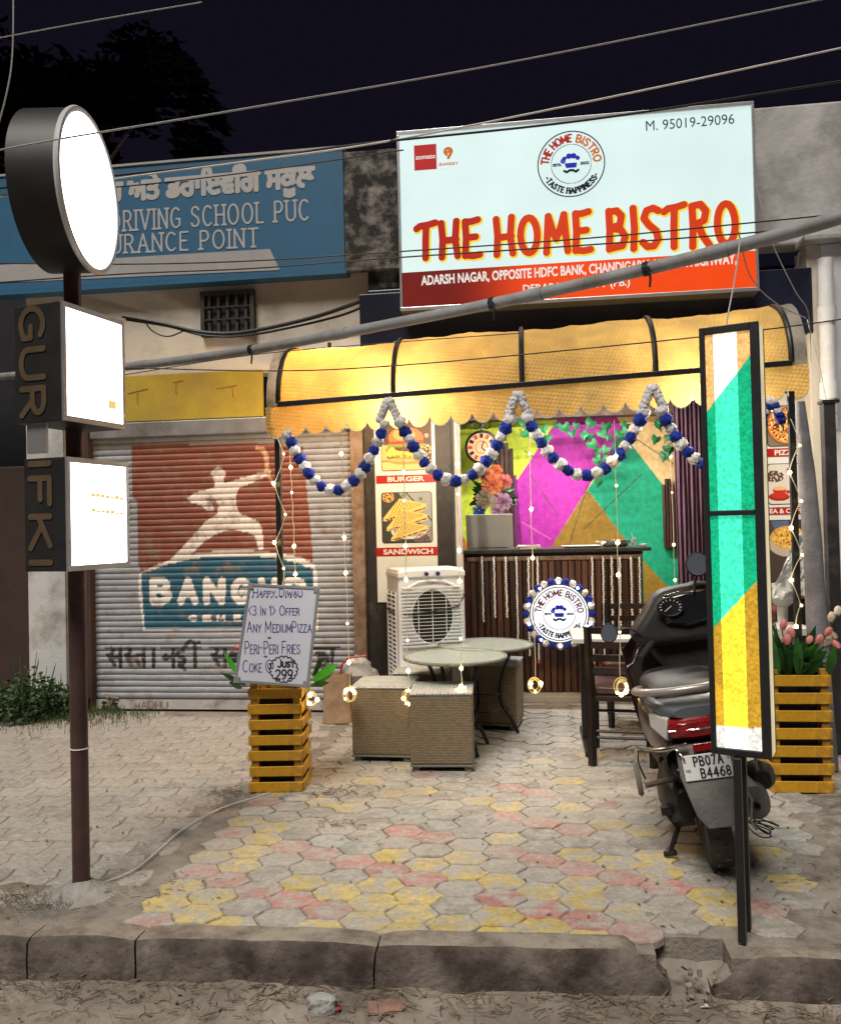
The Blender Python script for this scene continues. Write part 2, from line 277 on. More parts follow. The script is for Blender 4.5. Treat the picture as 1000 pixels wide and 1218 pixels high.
# ------------------------------------------------------------------ mesh building
class MB:
    def __init__(s): s.v = []; s.f = []; s.uv = None
    def add(s, vs, fs):
        o = len(s.v); s.v += [tuple(v) for v in vs]; s.f += [tuple(i + o for i in f) for f in fs]; return s
    def box(s, c, d, rot=None, taper=1.0):
        x, y, z = (k / 2 for k in d); P = []
        for sz in (-1, 1):
            t = taper if sz > 0 else 1
            for sx, sy in ((-1, -1), (1, -1), (1, 1), (-1, 1)): P.append(Vector((sx * x * t, sy * y * t, sz * z)))
        if rot is not None:
            e = Euler(rot).to_matrix(); P = [e @ p for p in P]
        P = [p + Vector(c) for p in P]
        return s.add(P, [(3, 2, 1, 0), (4, 5, 6, 7), (0, 1, 5, 4), (1, 2, 6, 5), (2, 3, 7, 6), (3, 0, 4, 7)])
    def bx(s, x0, x1, y0, y1, z0, z1): return s.box(((x0 + x1) / 2, (y0 + y1) / 2, (z0 + z1) / 2), (abs(x1 - x0), abs(y1 - y0), abs(z1 - z0)))
    def tube(s, pts, r, n=8, cap=True):
        pts = [Vector(p) for p in pts]; rs = r if isinstance(r, (list, tuple)) else [r] * len(pts)
        rings = []; up = None
        for i, p in enumerate(pts):
            t = (pts[min(i + 1, len(pts) - 1)] - pts[max(i - 1, 0)]).normalized()
            if up is None: up = t.cross(Vector((0, 0, 1))) if abs(t.z) < .95 else t.cross(Vector((1, 0, 0)))
            up = (up - t * up.dot(t)).normalized(); w = t.cross(up)
            rings.append([p + (up * math.cos(2 * math.pi * k / n) + w * math.sin(2 * math.pi * k / n)) * rs[i] for k in range(n)])
        V = [q for rg in rings for q in rg]; Fs = []
        for i in range(len(pts) - 1):
            for k in range(n): Fs.append((i * n + k, i * n + (k + 1) % n, (i + 1) * n + (k + 1) % n, (i + 1) * n + k))
        if cap: Fs.append(tuple(range(n))[::-1]); Fs.append(tuple((len(pts) - 1) * n + k for k in range(n)))
        return s.add(V, Fs)
    def ring(s, c, R, r, axis='y', n=32, m=8, sx=1, sz=1):
        V = []; Fs = []
        for i in range(n):
            a = 2 * math.pi * i / n
            for j in range(m):
                b = 2 * math.pi * j / m; q = R + r * math.cos(b); h = r * math.sin(b)
                u, w = q * math.cos(a) * sx, q * math.sin(a) * sz
                p = {'y': (u, h, w), 'z': (u, w, h), 'x': (h, u, w)}[axis]; V.append((c[0] + p[0], c[1] + p[1], c[2] + p[2]))
        for i in range(n):
            for j in range(m): Fs.append((i * m + j, ((i + 1) % n) * m + j, ((i + 1) % n) * m + (j + 1) % m, i * m + (j + 1) % m))
        return s.add(V, Fs)
    def lathe(s, c, prof, n=24, axis='z', sx=1, sy=1):
        V = []; Fs = []
        for (r, h) in prof:
            for k in range(n):
                a = 2 * math.pi * k / n; u, w = r * math.cos(a) * sx, r * math.sin(a) * sy
                p = {'z': (u, w, h), 'y': (u, h, w), 'x': (h, u, w)}[axis]; V.append((c[0] + p[0], c[1] + p[1], c[2] + p[2]))
        for i in range(len(prof) - 1):
            for k in range(n): Fs.append((i * n + k, i * n + (k + 1) % n, (i + 1) * n + (k + 1) % n, (i + 1) * n + k))
        Fs.append(tuple(range(n))[::-1]); Fs.append(tuple((len(prof) - 1) * n + k for k in range(n)))
        return s.add(V, Fs)
    def prism(s, poly, y0, y1):
        """poly in (x,z), extruded along y"""
        n = len(poly); V = [(p[0], y0, p[1]) for p in poly] + [(p[0], y1, p[1]) for p in poly]
        return s.add(V, [tuple(range(n)), tuple(range(2 * n - 1, n - 1, -1))] + [(k, k + n, (k + 1) % n + n, (k + 1) % n) for k in range(n)])
    def prismz(s, poly, z0, z1):
        n = len(poly); V = [(p[0], p[1], z0) for p in poly] + [(p[0], p[1], z1) for p in poly]
        return s.add(V, [tuple(range(n))[::-1], tuple(range(n, 2 * n))] + [(k, (k + 1) % n, (k + 1) % n + n, k + n) for k in range(n)])
    def loft(s, secs, n=20):
        """secs: (y, cx, cz, rx, rz, power)"""
        V = []; Fs = []
        for (y, cx, cz, rx, rz, pw) in secs:
            for k in range(n):
                a = 2 * math.pi * k / n; c, d = math.cos(a), math.sin(a)
                V.append((cx + rx * math.copysign(abs(c) ** (2 / pw), c), y, cz + rz * math.copysign(abs(d) ** (2 / pw), d)))
        for i in range(len(secs) - 1):
            for k in range(n): Fs.append((i * n + k, (i + 1) * n + k, (i + 1) * n + (k + 1) % n, i * n + (k + 1) % n))
        Fs.append(tuple(range(n))); Fs.append(tuple((len(secs) - 1) * n + k for k in range(n))[::-1])
        return s.add(V, Fs)
    def leaf(s, base, tip, w, side=None, droop=0, nseg=4):
        base, tip = Vector(base), Vector(tip); d = tip - base
        if side is None: side = Vector((random.uniform(-1, 1), random.uniform(-1, 1), random.uniform(-.5, .5)))
        sd = d.cross(side); sd = sd.normalized() if sd.length > 1e-6 else Vector((1, 0, 0)); nn = sd.cross(d).normalized()
        V = []; Fs = []
        for i in range(nseg + 1):
            t = i / nseg; ww = w * math.sin(math.pi * (t * .86 + .09)) if i < nseg else w * .02
            c = base + d * t + Vector((0, 0, -droop * t * t))
            V += [c - sd * ww, c - nn * ww * .35, c + sd * ww]
        for i in range(nseg):
            a = i * 3; Fs += [(a, a + 1, a + 4, a + 3), (a + 1, a + 2, a + 5, a + 4)]
        return s.add(V, Fs)
    def build(s, name, m, parent=None, bevel=0, smooth=False, W=False, solid=0, subsurf=0, boxuv=False, kind=None):
        off = Vector((0, 0, 0))
        if W and parent is not None:
            p = parent
            while p: off += p.location; p = p.parent
        V = [(v[0] - off.x, v[1] - off.y, v[2] - off.z) for v in s.v]
        me = bpy.data.meshes.new(name); me.from_pydata(V, [], s.f)
        if boxuv:
            uvl = me.uv_layers.new(name='UVMap'); me.update()
            for p in me.polygons:
                nx, ny, nz = (abs(k) for k in p.normal)
                for li in p.loop_indices:
                    co = me.vertices[me.loops[li].vertex_index].co
                    uvl.data[li].uv = (co.x, co.y) if nz >= max(nx, ny) else ((co.x, co.z) if ny >= nx else (co.y, co.z))
        o = bpy.data.objects.new(name, me); COL.objects.link(o); me.materials.append(M[m] if isinstance(m, str) else m)
        if parent is not None: o.parent = parent
        if smooth:
            me.polygons.foreach_set('use_smooth', [True] * len(me.polygons))
            try: me.set_sharp_from_angle(angle=R_(40))
            except Exception: pass
        if solid: q = o.modifiers.new('s', 'SOLIDIFY'); q.thickness = solid; q.offset = 0
        if bevel: q = o.modifiers.new('b', 'BEVEL'); q.width = bevel; q.segments = 2; q.limit_method = 'ANGLE'
        if subsurf: q = o.modifiers.new('u', 'SUBSURF'); q.levels = q.render_levels = subsurf
        if kind: o['kind'] = kind
        return o
def tag(o, label=None, cat=None, group=None, kind=None):
    if label: o['label'] = label
    if cat: o['category'] = cat
    if group: o['group'] = group
    if kind: o['kind'] = kind
    return o
def thing(name, label, cat, loc=(0, 0, 0), rz=0, group=None):
    o = bpy.data.objects.new(name, None); COL.objects.link(o); o.empty_display_size = .1
    o.location = loc; o.rotation_euler = (0, 0, rz); return tag(o, label, cat, group)
def copy_tree(o, parent=None):
    c = o.copy(); COL.objects.link(c); c.parent = parent
    for ch in [x for x in bpy.data.objects if x.parent == o]: copy_tree(ch, c)
    return c
def share(name, me, parent, loc=(0, 0, 0), rot=(0, 0, 0), sc=(1, 1, 1)):
    o = bpy.data.objects.new(name, me); COL.objects.link(o); o.parent = parent; o.location = loc; o.rotation_euler = rot; o.scale = sc; return o
def mesh_only(mb, name, m, smooth=False):
    me = bpy.data.meshes.new(name); me.from_pydata(mb.v, [], mb.f); me.materials.append(M[m] if isinstance(m, str) else m)
    if smooth: me.polygons.foreach_set('use_smooth', [True] * len(me.polygons))
    return me

# ------------------------------------------------------------------ 2D shapes -> clean flat meshes (union of strokes and polygons)
def inside(poly, X, Y):
    r = np.zeros(X.shape, bool); n = len(poly)
    for i in range(n):
        x0, y0 = poly[i]; x1, y1 = poly[(i + 1) % n]
        if y0 == y1: continue
        c = ((Y > y0) != (Y > y1)) & (X < (x1 - x0) * (Y - y0) / (y1 - y0) + x0); r ^= c
    return r
def segd(X, Y, x0, y0, x1, y1):
    dx, dy = x1 - x0, y1 - y0; q = dx * dx + dy * dy
    t = np.clip(((X - x0) * dx + (Y - y0) * dy) / q, 0, 1) if q > 0 else 0
    return np.hypot(X - x0 - t * dx, Y - y0 - t * dy)
def field(strokes, r, polys, X, Y, rx=None):
    f = np.full(X.shape, 9.0)
    for st in strokes:
        for a, b in zip(st[:-1], st[1:]):
            m = r * 2 + .02 * 0
            sel = (X > min(a[0], b[0]) - m) & (X < max(a[0], b[0]) + m) & (Y > min(a[1], b[1]) - m) & (Y < max(a[1], b[1]) + m)
            if sel.any(): f[sel] = np.minimum(f[sel], segd(X[sel], Y[sel], a[0], a[1], b[0], b[1]) - r)
    for p in polys:
        d = np.full(X.shape, 9.0)
        for i in range(len(p)): a, b = p[i], p[(i + 1) % len(p)]; d = np.minimum(d, segd(X, Y, a[0], a[1], b[0], b[1]))
        f = np.minimum(f, np.where(inside(p, X, Y), -d, d) - 0)
    return f
def flat_mesh(strokes, r, cell, polys=(), grow=0.0):
    pts = [p for s in strokes for p in s] + [p for s in polys for p in s]
    rr = r + grow; P = np.array(pts); mn = P.min(0) - rr - 2 * cell; mx = P.max(0) + rr + 2 * cell
    nx, ny = (int((mx[0] - mn[0]) / cell) + 2, int((mx[1] - mn[1]) / cell) + 2)
    xs = mn[0] + np.arange(nx) * cell; ys = mn[1] + np.arange(ny) * cell; X, Y = np.meshgrid(xs, ys)
    f = field(strokes, rr, [], X, Y)
    if polys: f = np.minimum(f, field([], 0, polys, X, Y) - grow)
    f = np.clip(f, -3 * cell, 3 * cell); ins = f < 0; V = []; idx = {}; F = []
    def gv(i, j):
        k = (i, j)
        if k not in idx: idx[k] = len(V); V.append((xs[j], ys[i]))
        return idx[k]
    def ev(i0, j0, i1, j1):
        k = (i0, j0, i1, j1) if (i0, j0) < (i1, j1) else (i1, j1, i0, j0)
        if k not in idx:
            a, b = f[i0, j0], f[i1, j1]; t = a / (a - b); idx[k] = len(V); V.append((xs[j0] + (xs[j1] - xs[j0]) * t, ys[i0] + (ys[i1] - ys[i0]) * t))
        return idx[k]
    cnt = ins[:-1, :-1].astype(int) + ins[:-1, 1:] + ins[1:, 1:] + ins[1:, :-1]
    for i in range(ny - 1):
        row = cnt[i]; j = 0
        for j in np.nonzero((row > 0) & (row < 4))[0]:
            cs = [(i, j), (i, j + 1), (i + 1, j + 1), (i + 1, j)]; poly = []
            for k in range(4):
                a, b = cs[k], cs[(k + 1) % 4]
                if ins[a]: poly.append(gv(*a))
                if ins[a] != ins[b]: poly.append(ev(*a, *b))
            if len(poly) >= 3: F.append(tuple(poly))
        full = np.concatenate([[0], (row == 4).astype(int), [0]]); dd = np.diff(full)
        for s, e in zip(np.nonzero(dd == 1)[0], np.nonzero(dd == -1)[0]): F.append((gv(i, s), gv(i, e), gv(i + 1, e), gv(i + 1, s)))
    return V, F
def flat(name, strokes, r, cell, m, parent, fn, polys=(), grow=0.0):
    """fn maps flat (u,v) to a local/world point; parts are given in world coordinates"""
    V, F = flat_mesh(strokes, r, cell, polys, grow); mb = MB(); mb.add([fn(u, v) for u, v in V], F)
    return mb.build(name, m, parent, W=True)

def arc(cx, cy, rx, ry, a0, a1, n=9): return [(cx + rx * math.cos(R_(a0 + (a1 - a0) * i / n)), cy + ry * math.sin(R_(a0 + (a1 - a0) * i / n))) for i in range(n + 1)]
G = {
 'A': (.62, [[(0, 0), (.31, 1), (.62, 0)], [(.12, .36), (.5, .36)]]),
 'B': (.52, [[(0, 0), (0, 1), (.24, 1)] + arc(.24, .76, .22, .24, 90, -90) + [(0, .52)], [(.24, .52)] + arc(.26, .26, .25, .26, 90, -90) + [(0, 0)]]),
 'C': (.58, [arc(.32, .5, .32, .5, 48, 312, 14)]),
 'D': (.58, [[(0, 0), (0, 1), (.2, 1)] + arc(.22, .5, .35, .5, 90, -90, 12) + [(0, 0)]]),
 'E': (.46, [[(.46, 1), (0, 1), (0, 0), (.46, 0)], [(0, .52), (.38, .52)]]),
 'F': (.44, [[(.44, 1), (0, 1), (0, 0)], [(0, .52), (.36, .52)]]),
 'G': (.6, [arc(.32, .5, .32, .5, 48, 300, 14) + [(.58, .12), (.58, .44), (.36, .44)]]),
 'H': (.54, [[(0, 0), (0, 1)], [(.54, 0), (.54, 1)], [(0, .52), (.54, .52)]]),
 'I': (.06, [[(.03, 0), (.03, 1)]]),
 'J': (.4, [[(.38, 1), (.38, .2)] + arc(.2, .2, .18, .2, 0, -150, 6)]),
 'K': (.54, [[(0, 0), (0, 1)], [(.5, 1), (0, .42)], [(.16, .58), (.54, 0)]]),
 'L': (.42, [[(0, 1), (0, 0), (.42, 0)]]),
 'M': (.72, [[(0, 0), (.04, 1), (.36, .25), (.68, 1), (.72, 0)]]),
 'N': (.56, [[(0, 0), (0, 1), (.56, 0), (.56, 1)]]),
 'O': (.66, [arc(.33, .5, .33, .5, 90, 450, 20)]),
 'P': (.48, [[(0, 0), (0, 1), (.22, 1)] + arc(.24, .73, .24, .27, 90, -90) + [(0, .46)]]),
 'Q': (.66, [arc(.33, .5, .33, .5, 90, 450, 20), [(.4, .25), (.66, -.05)]]),
 'R': (.52, [[(0, 0), (0, 1), (.22, 1)] + arc(.24, .74, .24, .26, 90, -90) + [(0, .48)], [(.24, .48), (.52, 0)]]),
 'S': (.5, [[(.48, .84), (.4, .96), (.25, 1), (.1, .95), (.03, .8), (.06, .65), (.25, .53), (.44, .41), (.5, .24), (.44, .07), (.27, 0), (.09, .03), (0, .17)]]),
 'T': (.56, [[(0, 1), (.56, 1)], [(.28, 1), (.28, 0)]]),
 'U': (.56, [[(0, 1), (0, .28)] + arc(.28, .28, .28, .28, 180, 360, 10) + [(.56, 1)]]),
 'V': (.6, [[(0, 1), (.3, 0), (.6, 1)]]), 'W': (.86, [[(0, 1), (.2, 0), (.43, .8), (.66, 0), (.86, 1)]]),
 'X': (.56, [[(0, 0), (.56, 1)], [(0, 1), (.56, 0)]]),
 'Y': (.56, [[(0, 1), (.28, .5), (.56, 1)], [(.28, .5), (.28, 0)]]), 'Z': (.52, [[(0, 1), (.52, 1), (0, 0), (.52, 0)]]),
 '0': (.5, [arc(.25, .5, .25, .5, 90, 450, 18)]), '1': (.2, [[(0, .8), (.18, 1), (.18, 0)]]),
 '2': (.5, [arc(.25, .74, .24, .26, 165, -20, 8) + [(.44, .55), (0, 0), (.5, 0)]]),
 '3': (.46, [arc(.2, .76, .23, .24, 140, -90, 8), arc(.2, .27, .26, .27, 90, -140, 9)]),
 '4': (.54, [[(.4, 0), (.4, 1), (0, .3), (.54, .3)]]), '5': (.48, [[(.44, 1), (.06, 1), (.03, .56)] + arc(.22, .32, .26, .32, 110, -145, 9)]),
 '6': (.5, [[(.42, .96), (.2, .86), (.05, .6), (0, .34)], arc(.25, .3, .25, .3, 90, 450, 16)]),
 '7': (.48, [[(0, 1), (.48, 1), (.16, 0)]]), '8': (.48, [arc(.24, .75, .2, .25, 90, 450, 14), arc(.24, .26, .24, .26, 90, 450, 14)]),
 '9': (.5, [arc(.25, .7, .25, .3, 90, 450, 16), [(.5, .7), (.45, .35), (.3, .1), (.1, .02)]]),
 '.': (.08, [[(.04, .02), (.04, .05)]]), ',': (.1, [[(.06, .04), (.0, -.16)]]), '-': (.32, [[(0, .48), (.32, .48)]]), '+': (.4, [[(0, .5), (.4, .5)], [(.2, .3), (.2, .7)]]),
 '<': (.4, [[(.4, .95), (0, .5), (.4, .05)]]), '>': (.4, [[(0, .95), (.4, .5), (0, .05)]]), '(': (.2, [arc(.3, .5, .3, .6, 130, 230, 6)]), ')': (.2, [arc(-.1, .5, .3, .6, 50, -50, 6)]),
 '@': (.9, [arc(.45, .5, .45, .55, -60, -380, 16), arc(.45, .5, .2, .25, 0, 360, 12), [(.66, .7), (.66, .32), (.86, .32)]]), '&': (.6, [[(.6, 0), (.12, .72), (.2, .96), (.38, .96), (.42, .76), (.05, .34), (.05, .1), (.22, 0), (.42, .06), (.6, .4)]]),
 '*': (.08, [[(.04, .45), (.04, .5)]]),
}
def layout(text, gap=.2, space=.38, serif=0):
    out = []; x = 0
    for ch in text:
        if ch == ' ': x += space; continue
        k = .72 if ch.islower() else 1.0; w, st = G[ch.upper()]
        sts = [list(s) for s in st]
        if serif:
            for s in st:
                for e, q in ((s[0], s[1]), (s[-1], s[-2])):
                    if abs(e[1] - q[1]) > 1.6 * abs(e[0] - q[0]) and (abs(e[1]) < .03 or abs(e[1] - 1) < .03): sts.append([(e[0] - serif, e[1]), (e[0] + serif, e[1])])
        out += [[(x + p[0] * k, p[1] * k) for p in s] for s in sts]; x += w * k + gap * k
    return out, x - gap
def fit(text, x0, z0, w, h, slope=0, **kw):
    st, tw = layout(text, **kw); return [[(x0 + p[0] / tw * w, z0 + p[1] * h + slope * p[0] / tw * w) for p in s] for s in st]
def on_arc(text, cx, cz, R, a0, a1, h, flip=False, **kw):
    st, tw = layout(text, **kw); out = []
    for s in st:
        q = []
        for p in s:
            a = R_(a0 + (a1 - a0) * p[0] / tw); r = R - p[1] * h if flip else R + p[1] * h; q.append((cx + r * math.cos(a), cz + r * math.sin(a)))
        out.append(q)
    return out
def font_strokes(body):
    """outline edges of a typed text, scaled to the unit square"""
    c = bpy.data.curves.new('t', 'FONT'); c.body = body; c.size = 1; c.resolution_u = 2
    o = bpy.data.objects.new('t', c); COL.objects.link(o); bpy.context.view_layer.update()
    me = bpy.data.meshes.new_from_object(o.evaluated_get(bpy.context.evaluated_depsgraph_get())); bpy.data.objects.remove(o)
    V = np.array([v.co[:2] for v in me.vertices]); mn, mx = V.min(0), V.max(0); S = (V - mn) / (mx - mn); cnt = {}
    for p in me.polygons:
        for e in p.edge_keys: cnt[e] = cnt.get(e, 0) + 1
    return [[tuple(S[a]), tuple(S[b])] for (a, b), k in cnt.items() if k == 1]
def font_text(name, body, x0, z0, w, h, m, parent, fn, offset=0.0, slope=0):
    c = bpy.data.curves.new(name, 'FONT'); c.body = body; c.size = 1; c.offset = offset; c.resolution_u = 3
    o = bpy.data.objects.new(name, c); COL.objects.link(o); bpy.context.view_layer.update()
    me = bpy.data.meshes.new_from_object(o.evaluated_get(bpy.context.evaluated_depsgraph_get())); bpy.data.objects.remove(o)
    V = np.array([v.co[:2] for v in me.vertices]); mn, mx = V.min(0), V.max(0); S = (V - mn) / (mx - mn)
    mb = MB(); mb.add([fn(x0 + s[0] * w, z0 + s[1] * h + slope * s[0] * w) for s in S], [tuple(p.vertices) for p in me.polygons])
    return mb.build(name, m, parent, W=True)

# ------------------------------------------------------------------ painting with dense vertex colours (prints and painted walls)
def zoomed(x0, y0, s): return lambda px, py: ((px - x0) * s, (py - y0) * s)
def paint(ops, X, Y, base):
    C = np.tile(np.array(base, float), X.shape + (1,)) if X.ndim == 1 else np.broadcast_to(np.array(base, float), X.shape + (3,)).copy()
    for op in ops:
        k = op[0]
        if k == 'p': m = inside(op[1], X, Y); c = op[2]
        elif k == 'e': m = ((X - op[1]) / op[3]) ** 2 + ((Y - op[2]) / op[4]) ** 2 < 1; c = op[5]
        elif k == 's':
            m = np.zeros(X.shape, bool); c = op[3]
            for a, b in zip(op[1][:-1], op[1][1:]): m |= segd(X, Y, *a, *b) < op[2]
        elif k == 'n':    # speckle inside a polygon/ellipse mask: ('n', maskop, colour, share, cell)
            q = op[1]; mm = inside(q[1], X, Y) if q[0] == 'p' else ((X - q[1]) / q[3]) ** 2 + ((Y - q[2]) / q[4]) ** 2 < 1
            cx, cy = (X / op[4]).astype(int), (Y / op[4]).astype(int); h = (np.sin(cx * 127.1 + cy * 311.7) * 43758.5453) % 1
            m = mm & (h < op[3]); c = op[2]
        C[m] = c
    return C
def colour_attr(me, C):
    a = me.color_attributes.new('Col', 'FLOAT_COLOR', 'POINT'); A = np.ones((len(me.vertices), 4), np.float32); A[:, :3] = lin(C); a.data.foreach_set('color', A.ravel())
def paint_panel(name, X0, X1, Z0, Z1, Y, nx, ny, zf, ops, base, m, parent, round_r=0):
    xs = np.linspace(X0, X1, nx + 1); zs = np.linspace(Z0, Z1, ny + 1); XX, ZZ = np.meshgrid(xs, zs); P = np.stack([XX.ravel(), np.full(XX.size, Y), ZZ.ravel()], 1)
    px, py = proj(P); u, v = zf(px, py); C = paint(ops, u, v, base)
    i = np.arange(ny)[:, None] * (nx + 1) + np.arange(nx)[None]; F = np.stack([i, i + 1, i + nx + 2, i + nx + 1], -1).reshape(-1, 4)
    mb = MB(); mb.v = [tuple(p) for p in P]; mb.f = [tuple(int(q) for q in f) for f in F]
    if round_r:
        keep = []; w = X1 - X0; h = Z1 - Z0
        for f in mb.f:
            x = P[f[0], 0] - X0 + w / nx / 2; z = P[f[0], 2] - Z0 + h / ny / 2; dx = max(round_r - x, x - (w - round_r), 0); dz = max(round_r - z, z - (h - round_r), 0)
            if dx * dx + dz * dz <= round_r ** 2: keep.append(f)
        mb.f = keep
    o = mb.build(name, m, parent, W=True); colour_attr(o.data, C); return o

# ================================================================== THE SETTING
def st(name, mb, m, parent=None, **kw):
    o = mb.build(name, m, parent, W=True, **kw)
    if parent is None: o['kind'] = 'structure'
    return o
YF = 7.0            # facade plane
mb = MB(); mb.add([(-150, -60, -.22), (150, -60, -.22), (150, 300, -.22), (-150, 300, -.22)], [(0, 1, 2, 3)]); st('ground', mb, 'sand')
def hsh(x, y): return (math.sin(x * 12.99 + y * 78.23) * 43758.5453) % 1
def vnoise(x, y):
    xi, yi = math.floor(x), math.floor(y); fx, fy = x - xi, y - yi; fx = fx * fx * (3 - 2 * fx); fy = fy * fy * (3 - 2 * fy)
    return (hsh(xi, yi) * (1 - fx) + hsh(xi + 1, yi) * fx) * (1 - fy) + (hsh(xi, yi + 1) * (1 - fx) + hsh(xi + 1, yi + 1) * fx) * fy
def fbm(x, y, o=4): return sum(vnoise(x * 2 ** i, y * 2 ** i) / 2 ** i for i in range(o)) / (2 - 2 ** (1 - o))
def heightfield(x0, x1, y0, y1, nx, ny, fn):
    mb = MB(); V = []
    for j in range(ny + 1):
        for i in range(nx + 1): x = x0 + (x1 - x0) * i / nx; y = y0 + (y1 - y0) * j / ny; V.append((x, y, fn(x, y)))
    F = [(j * (nx + 1) + i, j * (nx + 1) + i + 1, (j + 1) * (nx + 1) + i + 1, (j + 1) * (nx + 1) + i) for j in range(ny) for i in range(nx)]
    return mb.add(V, F)
def kerb_y(x): return 3.10 + .034 * x          # front face of the kerb at this x
st('road_verge', heightfield(-3.6, 3.2, 1.6, 3.3, 200, 60, lambda x, y: -.165 + .05 * (fbm(x * 3, y * 4) - .5) + .03 * (fbm(x * 14, y * 14) - .5) + .03 * max(0, (y - 2.75)) * (1 + fbm(x * 6, 3))), 'sand', smooth=True)
mb = MB(); mb.bx(-9, .40, 3.14, 3.2795, -.3, -.010); mb.bx(.66, 9, 3.14, 3.2795, -.3, -.010); mb.bx(-9, 9, 3.28, 9.3, -.3, -.010); base = st('pavement', mb, 'joint_dirt')

# pavers: alike pieces share mesh data
def paver_mesh(outline, seed):
    r = random.Random(seed); n = len(outline); pts = []
    for i in range(n):
        a, b = outline[i], outline[(i + 1) % n]
        ts = (0, .3, .65) if n == 6 else (0, .5); w = .0075 if n == 6 else .004
        for t in ts: pts.append((a[0] + (b[0] - a[0]) * t + r.uniform(-w, w), a[1] + (b[1] - a[1]) * t + r.uniform(-w, w)))
    k = len(pts); V = [(p[0], p[1], -.03) for p in pts] + [(p[0], p[1], -.005) for p in pts] + [(p[0] * .955, p[1] * .955, r.uniform(-.001, .001)) for p in pts]
    F = [(i, (i + 1) % k, k + (i + 1) % k, k + i) for i in range(k)] + [(k + i, k + (i + 1) % k, 2 * k + (i + 1) % k, 2 * k + i) for i in range(k)] + [tuple(range(2 * k, 3 * k))]
    mb = MB(); mb.add(V, F); return mesh_only(mb, 'paver', 'paver')
HX = .116; HV_ = .71; hexo = [(HX * .99, 0), (HX * .52, HX * HV_), (-HX * .52, HX * HV_), (-HX * .99, 0), (-HX * .52, -HX * HV_), (HX * .52, -HX * HV_)]
hexm = [paver_mesh([(x * .975, y * .975) for x, y in hexo], s) for s in range(9)]
def fore_left(y): return -1.78 + .10 * (y - 3.2) + .10 * math.sin(y * 2.3) if y < 5 else -1.55 + .03 * (y - 5)
def fore_right(y): return .95 + .30 * (y - 3.2)
cols = {'y': (.50, .385, .13), 'r': (.40, .20, .175), 'g': (.30, .275, .245), 'd': (.25, .235, .21), 'b': (.29, .30, .29)}
cells = []
for ci in range(-20, 26):
    for rj in range(0, 30):
        x = ci * HX * 1.5; y = 3.13 + rj * HX * HV_ * 2 + (HX * HV_ if ci % 2 else 0)
        if y > 7.55 or x < fore_left(y) or x > fore_right(y) or y < kerb_y(x) + .10 or (y < 3.33 and .38 < x < .70): continue
        cells.append((x, y, ci, rj))
cells.sort(key=lambda c: c[1]); extra = MB()
for q, (x, y, ci, rj) in enumerate(cells):
    r = random.random(); d = (ci + 2 * rj + (1 if ci % 2 else 0)) % 3
    far = min(1, max(0, (y - 3.75) / 1.5)); right = max(0, (x - .35))
    k = 'y' if (d == 0 and r > .1) else ('r' if (d == 1 and r < .8) else 'g')
    if k == 'g' and y < 4.3 and random.random() < .4: k = 'y'
    if random.random() < far * .8 + right * .9: k = random.choice('gddbg') if random.random() < .9 else 'y'
    c = (np.array(cols[k]) * (1 - .45 * far) + np.array(cols['g']) * .45 * far) * random.uniform(.85, 1.12)
    if q < 290:
        o = share('paver', hexm[(q * 5) % 9], base, (x, y, random.uniform(-.003, .001)), (random.uniform(-.008, .008), random.uniform(-.008, .008), R_(180) * (q % 2) + random.uniform(-.02, .02)))
        o.color = tuple(c) + (1,)
    else: extra.prismz([(x + a * .955 + random.uniform(-.006, .006), y + b * .955 + random.uniform(-.006, .006)) for a, b in hexo], -.03, random.uniform(-.003, .002))
if extra.v: o = extra.build('far_pavers', 'paver', base, kind='stuff'); o.color = (.285, .27, .24, 1)
# the neighbour's paving: dumb-bell blocks laid in rows, a slightly different angle
mb = MB(); mb.bx(-9, -1.2, 3.3, 9.2, -.2, -.018); side = st('side_pavement', mb, 'joint_dirt')
A_, B_ = .112, .088
zig = [(-A_, -B_ * 1.16), (-A_ * .62, -B_ * 1.16), (-A_ * .42, -B_), (A_ * .42, -B_), (A_ * .62, -B_ * 1.16), (A_, -B_ * 1.16), (A_ * 1.13, 0), (A_, B_), (A_ * .58, B_), (A_ * .38, B_ * .84), (-A_ * .38, B_ * .84), (-A_ * .58, B_), (-A_, B_), (-A_ * .87, 0)]
zigm = [paver_mesh([(x * .962, y * .955) for x, y in zig], s + 9) for s in range(3)]
cs2 = []
for rj in range(0, 22):
    for ci in range(0, 26):
        x = -5.6 + ci * A_ * 2.0 + (A_ if rj % 2 else 0); y = 3.42 + rj * B_ * 2.0
        xx, yy = x * math.cos(.06) - (y - 4) * math.sin(.06), (y - 4) * math.cos(.06) + x * math.sin(.06) + 4.15
        if xx > (-1.62 if yy > 4.9 else fore_left(yy) - .12) or yy < 3.42 or yy > 6.9: continue
        u, v = proj([xx, yy, 0])
        if u < -30: continue
        cs2.append((xx, yy))
cs2.sort(key=lambda c: c[1]); extra = MB()
for q, (x, y) in enumerate(cs2):
    c = np.array(random.choice([(.32, .295, .265), (.305, .27, .255), (.335, .315, .285)])) * random.uniform(.88, 1.1)
    if q < 290:
        o = share('paver', zigm[q % 3], side, (x, y, random.uniform(-.0085, -.004)), (random.uniform(-.012, .012), random.uniform(-.012, .012), .06)); o.color = tuple(c) + (1,)
    else: extra.box((x, y, -.016), (A_ * 1.93, B_ * 1.93, .025))
if extra.v: extra.build('far_pavers', 'concrete', side, kind='stuff')
print('pavers', len(cells), len(cs2))
